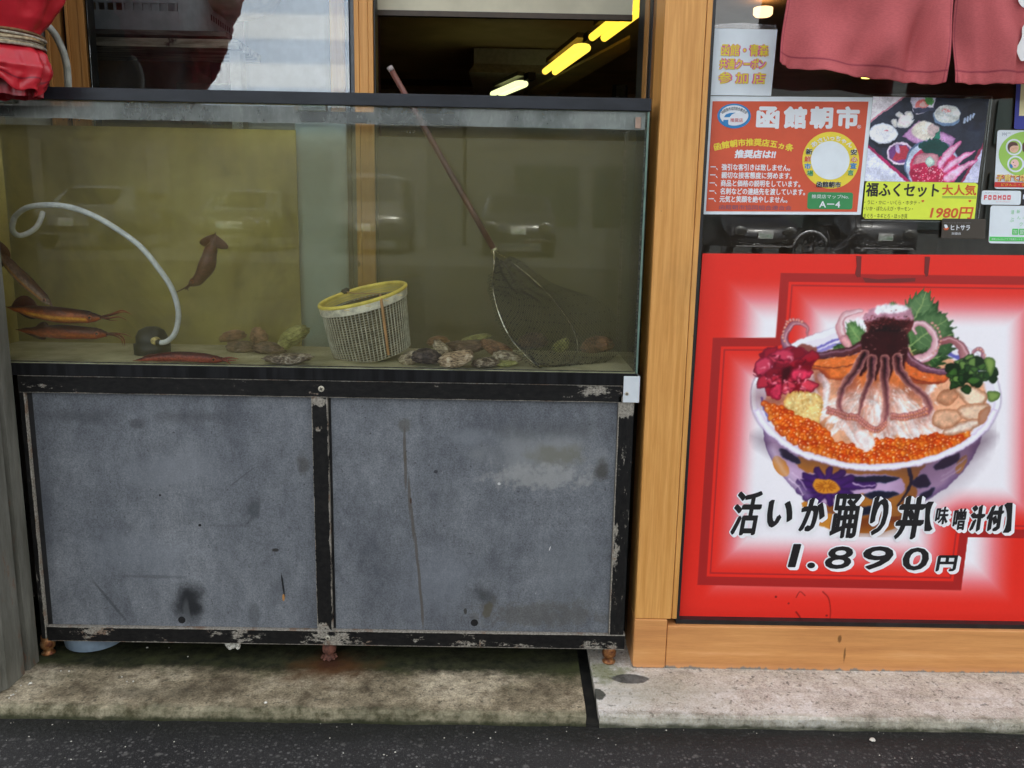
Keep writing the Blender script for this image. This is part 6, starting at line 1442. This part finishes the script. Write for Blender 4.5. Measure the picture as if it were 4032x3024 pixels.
poly([(615, 80), (640, 220), (680, 260), (840, 200), (870, 80)], (214, 208, 226), sm=0); poly([(640, 190), (660, 250), (860, 210), (850, 180)], (60, 66, 90)); poly([(660, 180), (700, 110), (790, 120), (780, 180)], (226, 120, 116), sm=3, nz=3); poly([(700, 170), (740, 120), (770, 170)], (240, 190, 186), sm=3); poly([(760, 90), (830, 85), (840, 150), (780, 150)], (84, 150, 84), sm=3, nz=5, nsc=6)
P.ell(*aM(348, 460), 56, 46, (30, 34, 46)); P.ell(*aM(346, 440), 56, 40, (206, 212, 226)); P.ell(*aM(346, 442), 50, 35, (236, 238, 246)); P.ell(*aM(378, 414), 8, 3, (200, 90, 110))
for q in ([(425, 310), (470, 300), (500, 370), (450, 370)], [(470, 260), (510, 225), (560, 270), (540, 300)], [(560, 240), (620, 222), (650, 290), (600, 310)], [(480, 330), (640, 310), (650, 320), (580, 385), (500, 380)]): poly(q, (232, 230, 222), sm=4, col2=(186, 188, 196), depth=10)
P.ell(*aM(560, 310), 26, 20, (238, 226, 230), soft=5)
poly([(530, 470), (700, 308), (1065, 490), (1020, 580), (900, 540), (720, 570)], (196, 150, 196), soft=4, col2=(150, 96, 150), depth=8, nz=2); P.ell(*aM(760, 420), 52, 34, (226, 218, 206), soft=6); P.ell(*aM(745, 380), 36, 26, (246, 240, 226), soft=6); P.ell(*aM(840, 410), 24, 24, (206, 186, 186), soft=6)
P.ell(*aM(980, 265), 56, 42, (120, 150, 186)); P.ell(*aM(978, 250), 52, 36, (226, 230, 226)); P.ell(*aM(970, 215), 16, 8, (226, 150, 150), soft=5)
for k_ in range(26): a = rs.uniform(0, 6.3); c0 = aM(980+80*math.cos(a)*rs.random(), 250+60*math.sin(a)*rs.random()); P.stroke([c0, (c0[0]+rs.uniform(-20, 20), c0[1]+rs.uniform(-14, 14))], 1.5, 1, (250, 250, 250), (190, 206, 220), sm=0, soft=2)
P.ell(*aM(1250, 290), 60, 54, (34, 40, 58)); P.ell(*aM(1290, 230), 44, 40, (24, 30, 46))
for k_ in range(4): P.stroke(TM([(1150+28*k_, 330-14*k_), (1160+28*k_, 290-14*k_)]), 4, 4, (190, 206, 230), (170, 190, 220), sm=0)
P.ell(*aM(515, 640), 54, 46, (224, 206, 226)); P.ell(*aM(515, 640), 46, 38, (120, 70, 130)); poly([(440, 690), (520, 560), (590, 590), (600, 640), (560, 700), (480, 710)], (176, 60, 76), sm=4, nz=5, nsc=9); P.ell(*aM(490, 590), 8, 18, (190, 170, 216), rot=-.2)
P.ell(*aM(830, 760), 108, 104, (96, 116, 150)); P.ell(*aM(835, 765), 104, 98, (190, 204, 226)); P.ell(*aM(850, 790), 96, 90, (196, 60, 96))
poly([(700, 560), (780, 500), (850, 490), (905, 390), (910, 490), (1000, 560), (990, 640), (860, 690), (740, 640)], (20, 74, 70), sm=0, nz=9, nsc=7); poly([(850, 490), (905, 390), (912, 490)], (40, 130, 110))
poly([(640, 740), (680, 660), (760, 640), (890, 650), (880, 760), (760, 790), (650, 800)], (206, 150, 160), sm=4, col2=(170, 100, 120), depth=10, nz=3)
P.ell(*aM(750, 830), 58, 40, (186, 36, 80), soft=5); poly([(620, 790), (900, 790), (960, 930), (640, 930)], (184, 36, 78), soft=6)
for k_ in range(120): P.ell(*aM(rs.uniform(640, 940), rs.uniform(770, 925)), 2.4, 2.2, rs.choice([(240, 150, 170), (150, 20, 60), (214, 60, 100), (250, 200, 210)]), soft=2)
poly([(760, 720), (800, 670), (850, 710), (840, 760), (790, 770)], (206, 226, 214), sm=4, col2=(150, 186, 180), depth=8)
for q in ([(880, 740), (960, 620), (1060, 540), (1115, 518), (1080, 590), (990, 700), (910, 800)], [(930, 800), (1020, 710), (1140, 640), (1255, 612), (1190, 670), (1060, 760), (960, 830)], [(940, 870), (1050, 780), (1160, 730), (1285, 692), (1240, 740), (1120, 830), (1040, 915), (960, 915)]): poly(q, (236, 190, 216), sm=4, col2=(206, 90, 150), depth=9, nz=3)
P.X, P.Y = P.X0, P.Y0
P.C = np.clip((P.C*(1+.25*(P.noise(4)[..., None]-.5)+.4*(P.noise(26)[..., None]-.5))-.5)*1.12+.52, 0, 1)
sheet('photo_backing', mq, YS+.0006, I_PAPER, mn); P.build('printed_picture', YS, vcol_mat('menu_print', .4, .4), mn)
pcd = thing('price_card', W(3620, 855, YS), 'bright yellow handwritten price card under the seafood tray photo', 'card')
s = Sign(pcd, YS)
def bM(x0, y0, x1, y1): return (*aM(x0, y0), *aM(x1, y1))
s.poly(TM([(190, 914), (1260, 930), (1284, 950), (1250, 1285), (1230, 1300), (165, 1284), (142, 1260), (172, 935)]), I_CARD, 0)
s.txt('福ふくセット', bM(175, 925, 900, 1065), I_BLACK, 1, bold=.03, shear=.05); s.txt('大人気', bM(928, 945, 1268, 1052), I_VERM, 1, bold=.03, shear=-.1)
for yy in (1066, 1078): s.poly(TM([(928, yy-3), (1268, yy), (1268, yy+5), (928, yy+2)]), I_GREEN, 1)
s.txt('・うに・かに・いくら・ホタテ・', bM(160, 1100, 705, 1142), I_BLACK, 1, bold=.008); s.txt('・いか・ぼたんえび・サーモン・', bM(155, 1160, 640, 1204), I_BLACK, 1, bold=.008); s.txt('まぐろ・ネギとろ・ほっき貝', bM(152, 1230, 585, 1280), I_BLACK, 1, bold=.008)
s.txt('1980円', bM(808, 1165, 1240, 1285), I_VERM, 1, bold=.03, shear=.15)
for hx in (738, 1203): s.poly(TM([(hx, 1124), (hx-14, 1110), (hx-12, 1100), (hx-5, 1099), (hx, 1104), (hx+5, 1099), (hx+12, 1100), (hx+14, 1110)]), I_VERM, 1)
s.done({'ink_card_yellow': 'card_sheet', 'ink_green': 'underline'})
slv = glass_mat('sleeve_edge', 1.8, (.75, .77, .76), .35, .1, (.45, .46, .45), 30)
sv = MB()
for q in ([(230, 50), (1430, 72), (1428, 80), (230, 58)], [(1418, 76), (1430, 76), (1290, 1326), (1278, 1326)], [(1398, 100), (1406, 100), (1262, 1300), (1254, 1300)], [(130, 1296), (1270, 1318), (1268, 1326), (128, 1304)]): sv.slab([W(*aM(*p), YS+.004) for p in q], .0004)
tag(sv.build('clear_sleeve', slv), 'clear plastic sleeve round the tray photo and its yellow card', 'sleeve')

# ------------------------------------------------------------------ small stickers
YK = YG-.0006
def sticker(name, x0, y0, x1, y1, mat, label, r=10, Y=YK, cat='sticker'):
    t = thing(name, W((x0+x1)/2, y1, Y), label, cat, 'stickers on the shop window'); s = Sign(t, Y); s.round_(x0, y0, x1, y1, r, mat, 0); return t, s
t, s = sticker('dark_sticker', *bM(925, 1282, 1358, 1478), I_BROWN, 'dark brown sticker with white katakana below the price card', 4, Y=YS-.002)
s.txt('ヒトサラ', bM(1015, 1345, 1205, 1398), I_WHITE, 1, bold=.03); s.txt('加盟店', bM(1022, 1420, 1115, 1442), I_WHITE, 1); s.txt('食べたいメニューを、好きなつくり手の味で', bM(942, 1316, 1212, 1330), I_GREY, 1)
s.poly(TM([(940, 1380), (1000, 1372), (985, 1396), (955, 1398)]), I_VERM, 1); s.poly(TM([(950, 1345), (975, 1345), (985, 1372), (960, 1378)]), I_WHITE, 1, 3); s.done({'ink_brown_black': 'sticker_sheet', 'ink_vermilion': 'bowl_mark'})
def aK(x, y): return 3720+.3014*x, 480+.3014*y
def bK(x0, y0, x1, y1): return (*aK(x0, y0), *aK(x1, y1))
t, s = sticker('red_letter_sticker', *bK(478, 895, 995, 1078), I_PAPER, 'white sticker with red block letters beside the black edge sticker', 8)
for ch, x0, x1 in (('F', 512, 552), ('O', 568, 612), ('O', 632, 676), ('M', 694, 742), ('O', 758, 800), ('O', 816, 862)):
    if ch == 'O':
        s.round_(*bK(x0, 955, x1, 1018), 3, ink('foo', 222, 96, 100), 1); s.ell(*aK((x0+x1)/2, 988), 3.2, 3.2, I_PAPER, 2)
    else: s.txt(ch, bK(x0, 955, x1, 1018), ink('foo', 222, 96, 100), 1, bold=.06)
s.txt('グルメサイト フームー', bK(520, 918, 725, 936), I_GREY, 1); s.txt('by Hot Pepper', bK(672, 1036, 855, 1050), ink('foo_s', 230, 150, 150), 1); s.done({'ink_paper': 'sticker_sheet'})
t, s = sticker('black_edge_sticker', *bK(1006, 885, 1300, 1090), ink('edge_black', 26, 24, 28), 'black sticker at the right edge beside the red lettered one', 4); s.txt('P', bK(1022, 950, 1060, 1010), I_WHITE, 1, bold=.03); s.done({'ink_edge_black': 'sticker_sheet'})
t, s = sticker('childcare_sticker', *bK(668, 105, 1560, 872), I_PAPER, 'white childcare support sticker with a green disc and family faces', 10)
s.ell(*aK(1100, 425), 119, 92, I_LGREEN, 1)
for cx, cy, r_ in ((905, 330, 108), (925, 550, 108), (1130, 330, 108), (1130, 550, 108)): s.ring(*aK(cx, cy), r_*.3014, r_*.3014, .80, I_PAPER, 2)
SK = ink('skin', 232, 190, 160); HR = ink('hair', 92, 58, 50)
s.ell(*aK(905, 335), 19, 21, SK, 3); s.poly([aK(*p) for p in ((825, 345), (830, 290), (870, 262), (930, 268), (955, 300), (950, 310), (890, 310), (850, 340), (845, 395))], HR, 4, 3)
for ex in (890, 930): s.ring(*aK(ex, 358-(ex-890)*.4), 5, 4, .8, ink('specs', 190, 130, 100), 5)
s.ell(*aK(915, 545), 16, 17, ink('skin_baby', 244, 200, 190), 3); s.poly([aK(*p) for p in ((845, 555), (870, 550), (890, 580), (885, 600), (862, 600))], I_BLUE, 4); s.ell(*aK(1045, 330), 10, 20, HR, 3)
for ex, ey in ((898, 528), (918, 572)): s.ell(*aK(ex, ey), 2, 2, I_BLACK, 5)
s.txt('北海道', bK(815, 138, 862, 152), I_GREY, 1); s.txt('|✻|', bK(750, 138, 808, 185), ink('emb', 90, 100, 140), 1, bold=.01)
s.txt('子育て応援', bK(672, 680, 1180, 778), I_RED, 4, bold=.10); s.txt('子育て応援', bK(672, 680, 1180, 778), ink('cream', 244, 226, 130), 6, bold=.02)
s.poly([aK(*p) for p in ((655, 785), (1560, 800), (1560, 862), (648, 850))], I_RED, 3); s.txt('どさんこ・子育て特典制度', bK(735, 800, 1380, 836), I_YEL, 5, bold=.02); s.done({'ink_paper': 'sticker_sheet', 'ink_lime': 'green_disc'})
t, s = sticker('newspaper_sticker', *bK(585, 1092, 1500, 1585), I_PAPER, 'white sticker with a green foot band at the lower right of the glass', 10)
G2 = ink('leaf_green', 130, 205, 140)
for ch, b_ in (('道', (865, 1150, 908, 1205)), ('新', (940, 1145, 985, 1195)), ('ぶ', (850, 1250, 905, 1308)), ('ん', (945, 1230, 990, 1272)), ('ぶ', (1015, 1215, 1065, 1265)), ('ん', (1090, 1205, 1130, 1250)), ('ク', (975, 1310, 1018, 1362)), ('ラ', (1050, 1300, 1095, 1350)), ('ブ', (1120, 1290, 1170, 1340))): s.txt(ch, bK(*b_), G2, 1)
for ch, x0 in (('加', 880), ('盟', 968), ('店', 1056)): s.round_(*bK(x0, 1395, x0+80, 1475), 3, I_BGREEN, 1); s.txt(ch, bK(x0+12, 1408, x0+66, 1460), I_WHITE, 2, bold=.02)
s.poly([aK(*p) for p in ((588, 1498), (1500, 1515), (1500, 1565), (582, 1555))], I_BGREEN, 2); s.txt('道新ぶんぶんクラブ会員カートをご提示', bK(612, 1515, 1100, 1543), I_WHITE, 4); s.done({'ink_paper': 'sticker_sheet'})
bs_ = thing('blue_framed_sign', W(4060, 510, YS), 'cream sign with a broad blue frame cut off at the right edge', 'sign')
s = Sign(bs_, YS); s.round_(3998, 300, 4330, 508, 8, ink('frame_blue', 44, 52, 150), 0); s.poly([(4022, 300), (4330, 300), (4330, 458), (4012, 456)], ink('cream_field', 232, 222, 170), 1); s.done({'ink_frame_blue': 'blue_frame', 'ink_cream_field': 'cream_field'})
# ------------------------------------------------------------------ the other side of the street, seen only in the glass
TZ = .6
tag(MB().box(-45, 45, -45, -12, -.05, TZ).build('forecourt', simple('forecourt_paving', (.05, .049, .047), .85, ns=2)), kind='structure')
def siding(name, a, b, hz):
    m = M(name, rough=.6); z = m.xyz()[2]
    w_ = m.n('ShaderNodeTexWave', wave_type='BANDS', bands_direction='Z'); m.put(w_.inputs['Vector'], m.pos()); w_.inputs['Scale'].default_value = hz; w_.inputs['Distortion'].default_value = .15
    m.set('Base Color', m.mix(m.step(w_.outputs['Fac'], .35, .65), a, b)); return m.m
wb = thing('white_warehouse', (-11, -24, 0), 'white sided warehouse across the street, mirrored in the left window pane', 'building')
WS = siding('white_siding', (.74, .80, .84), (.50, .60, .72), .22)
MB().box(-30, -1.5, -34, -24, 4.8, 10).build('upper_wall', WS, wb)
MB().box(-30, -1.5, -34, -24.2, TZ, 4.799).build('lower_wall', simple('lower_wall_dark', (.055, .06, .06), .7, ns=1), wb)
for k in range(7):
    MB().box(-29+3.9*k, -26+3.9*k, -24.19, -24.1, TZ, 3.6).build('shutter', simple('shutter_grey', (.10, .105, .105), .5, ns=1), wb)
gb = thing('grey_office', (12, -25, 0), 'dark grey panelled building across the street mirrored in the poster window', 'building')
MB().box(-1.4, 32, -34, -25, TZ, 6.3).build('wall', simple('office_grey', (.060, .066, .064), .6, ns=.6), gb)
for k in range(12):
    MB().box(.2+2.5*k, 2.2+2.5*k, -24.99, -24.9, 1.4, 3.2).build('window', simple('office_window', (.03, .045, .045), .1), gb)
    MB().box(.2+2.5*k, 2.2+2.5*k, -24.99, -24.9, 4.1, 5.4).build('window', simple('office_window_up', (.035, .06, .055), .1), gb)
def car(x, y, col, label, plate, van=False, L=3.6, Wd=1.55):
    t = thing('parked_car', (x, y-L/2, TZ), label, 'car', 'cars parked across the street')
    pm = M('car_paint', col, .25); pm.b.inputs['Coat Weight'].default_value = .8; pm = pm.m
    H = 1.82 if van else 1.46; z = TZ
    # side profile in (distance back from the nose, height)
    pr = [(0, .32), (0.02, .62), (.12, .82), (.9, .98), (1.5 if not van else 1.0, H-.06), (1.75 if not van else 1.25, H), (L-.55, H-.02), (L-.12, 1.05), (L-.02, .75), (L, .32)] if not van else [(0, .32), (.02, .72), (.10, .95), (.75, 1.15), (1.05, H-.08), (1.25, H), (L-.2, H-.02), (L-.06, 1.1), (L, .32)]
    b = MB(); n = len(pr); rows = []
    vs = []
    for u in (-1, -.93, -.6, 0, .6, .93, 1):
        for d, h in pr:
            tuck = .86 if h > 1.02 else 1.0
            e = 1-.16*(abs(u)**6)*(1 if d < .2 or d > L-.2 else 0)
            dd = d + (.10*abs(u)**3 if d < .3 else (-.08*abs(u)**3 if d > L-.3 else 0)); hh = h-(.05*abs(u)**4 if h > 1.02 else 0)
            vs.append((x+u*Wd/2*tuck, y-dd, z+hh))
    fs = [(i*n+k, i*n+k+1, (i+1)*n+k+1, (i+1)*n+k) for i in range(6) for k in range(n-1)] + [(i*n+n-1, i*n, (i+1)*n, (i+1)*n+n-1) for i in range(6)] + [tuple(range(n-1, -1, -1)), tuple(6*n+k for k in range(n))]
    b.add(vs, fs).build('body', pm, t, smooth=True)
    GL = simple('car_glass', (.012, .014, .016), .04, spec=.8)
    d0, h0, d1, h1 = (.95, 1.0, 1.47, H-.10) if not van else (.78, 1.18, 1.03, H-.12)
    MB().add([(x-Wd*.40, y-d0+.01, z+h0+.015), (x+Wd*.40, y-d0+.01, z+h0+.015), (x+Wd*.37, y-d1+.01, z+h1+.02), (x-Wd*.37, y-d1+.01, z+h1+.02)], [(0, 1, 2, 3)]).build('windscreen', GL, t)
    for s_ in (-1, 1):
        xx = x+s_*(Wd/2*.875); MB().prism([(xx, y-d0-.35, z+1.06), (xx, y-L+.55, z+1.06), (xx, y-L+.75, z+H-.14), (xx, y-d1-.15, z+H-.14)], (s_*.006, 0, 0)).build('side_window', GL, t)
        hl = MB().lathe((x+s_*Wd*.36, y+.005, z+.68), [(0, 0), (.10, .005), (.12, -.03)], 16, axis=(0, 1, 0), sx=1.3); hl.build('headlight', simple('lamp_glass', (.20, .20, .19), .06, .6), t, smooth=True)
        for d in (.62, L-.68):
            w_ = MB().lathe((x+s_*(Wd/2-.09), y-d, z+.29), [(0, -.08), (.26, -.08), (.29, -.05), (.29, .06), (.24, .085), (.19, .075), (0, .07)], 22, axis=(s_, 0, 0)).build('wheel', simple('tyre', (.015, .015, .015), .8), t)
            MB().lathe((x+s_*(Wd/2-.015), y-d, z+.29), [(0, .012), (.17, .008), (.18, 0)], 16, axis=(s_, 0, 0)).build('rim', simple('wheel_rim', (.45, .45, .46), .3, .8), w_)
    MB().box(x-.55, x+.55, y+.004, y+.012, z+.44, z+.52).build('grille', simple('grille_dark', (.02, .02, .02), .4), t)
    MB().box(x-Wd*.42, x+Wd*.42, y+.004, y+.016, z+.335, z+.365).build('bumper_trim', simple('chrome', (.7, .7, .7), .12, 1.0), t)
    pl = MB().box(x-.165, x+.165, y+.020, y+.026, z+.52, z+.685).build('number_plate', simple('plate_white', (.55, .55, .53), .5), t)
    v, f = text_mesh(plate); w0, w1 = min(p[0] for p in v), max(p[0] for p in v); h0, h1 = min(p[1] for p in v), max(p[1] for p in v)
    MB().add([(x+.14-(p[0]-w0)/(w1-w0)*.28, y+.0275, z+.535+(p[1]-h0)/(h1-h0)*.085) for p in v], f).build('plate_number', I_GREEN, pl)
car(-9.6, -16.2, (.10, .105, .11), 'grey car parked across the street, farthest left in the row', '14-52', L=4.0, Wd=1.65)
car(-6.3, -16.5, (.014, .016, .022), 'black car between the grey car and the tall grey van', '27-08')
car(-3.2, -16.3, (.12, .12, .115), 'tall grey van parked across the street', '40-16', van=True)
car(.2, -16.2, (.02, .022, .026), 'dark blue black car right of the tall van', '35-61', L=4.1, Wd=1.66)
car(5.75, -16.7, (.012, .012, .013), 'black car with plate 93-37 mirrored below the orange sign', '93-37')
car(8.45, -16.7, (.03, .032, .034), 'charcoal car with plate 68-23 mirrored behind the bicycle', '68-23', van=True)
# bicycle
bk_ = thing('bicycle', (6.95, -15.7, TZ), 'dark town bicycle with a front basket mirrored under the signs', 'bicycle')
BX, BY, R_ = 6.98, -15.7, .33
FR = simple('bike_frame', (.05, .05, .055), .3, .3); CH = simple('bike_chrome', (.6, .6, .6), .2, .9); TY = simple('bike_tyre', (.012, .012, .012), .8)
for s_ in (-1, 1):
    c = Vector((BX+s_*.55, BY, TZ+R_)); w_ = MB(); w_.tube([c+Vector((math.cos(a)*R_, 0, math.sin(a)*R_)) for a in [2*math.pi*i/36 for i in range(37)]], .019, 8, cap=False)
    wo = w_.build('wheel', TY, bk_, smooth=True); sp = MB()
    for k in range(18): a = 2*math.pi*k/18; sp.tube([c, c+Vector((math.cos(a)*R_*.95, 0, math.sin(a)*R_*.95))], .0022, 4)
    sp.lathe(c-Vector((0, .03, 0)), [(0, 0), (.025, 0), (.025, .06), (0, .06)], 10, axis=(0, 1, 0)); sp.build('spokes', CH, wo)
    fd = MB(); fd.tube([c+Vector((math.cos(a)*(R_+.04), 0, math.sin(a)*(R_+.04))) for a in np.linspace(R(20 if s_ < 0 else 35), R(175), 20)], [(.004, .026)]*20, 8); fd.build('mudguard', CH, bk_, smooth=True)
rw_, fw_ = Vector((BX-.55, BY, TZ+R_)), Vector((BX+.55, BY, TZ+R_)); bb = Vector((BX-.10, BY, TZ+.28)); st_ = Vector((BX-.24, BY, TZ+.78)); hd2 = Vector((BX+.38, BY, TZ+.82)); hb = Vector((BX+.36, BY, TZ+1.02))
fr2 = MB(); fr2.tube([st_, bb], .016, 8); fr2.tube([bb, rw_], .011, 8); fr2.tube([st_.lerp(bb, .35), rw_], .009, 8); fr2.tube(catmull([hd2, Vector((BX+.18, BY, TZ+.52)), bb+Vector((.02, 0, .02))], 6), .018, 8); fr2.tube(catmull([hd2+Vector((.02, 0, -.08)), Vector((BX+.2, BY, TZ+.42)), bb], 6), .016, 8)
fr2.tube([hb, hd2, Vector((BX+.44, BY, TZ+.6)), fw_], .014, 8); fr2.build('frame', FR, bk_, smooth=True)
MB().tube([hb+Vector((-.14, -.28, .03)), hb+Vector((0, -.12, .05)), hb+Vector((.03, 0, 0)), hb+Vector((0, .12, .05)), hb+Vector((-.14, .28, .03))], .012, 8).build('handlebar', CH, bk_, smooth=True)
MB().lathe(st_+Vector((-.02, 0, .02)), [(0, 0), (.06, 0), (.10, .03), (.09, .06), (0, .07)], 16, sx=1.35).build('saddle', BLACK, bk_, smooth=True)
bsk = MB()
for k in range(12): a = 2*math.pi*k/12; bsk.tube([hd2+Vector((.22+.11*math.cos(a), .12*math.sin(a), -.02)), hd2+Vector((.22+.15*math.cos(a), .16*math.sin(a), .24))], .004, 4)
for h, r_ in ((-.02, .115), (.08, .13), (.16, .142), (.24, .155)): bsk.tube([hd2+Vector((.22+r_*math.cos(a), r_*1.05*math.sin(a), h)) for a in np.linspace(0, 2*math.pi, 25)], .004, 4)
bsk.build('basket', BLACK, bk_); MB().tube([bb+Vector((0, -.09, .0)), bb, bb+Vector((.0, .09, 0)), bb+Vector((.12, .1, -.12))], .01, 6).build('crank', CH, bk_)
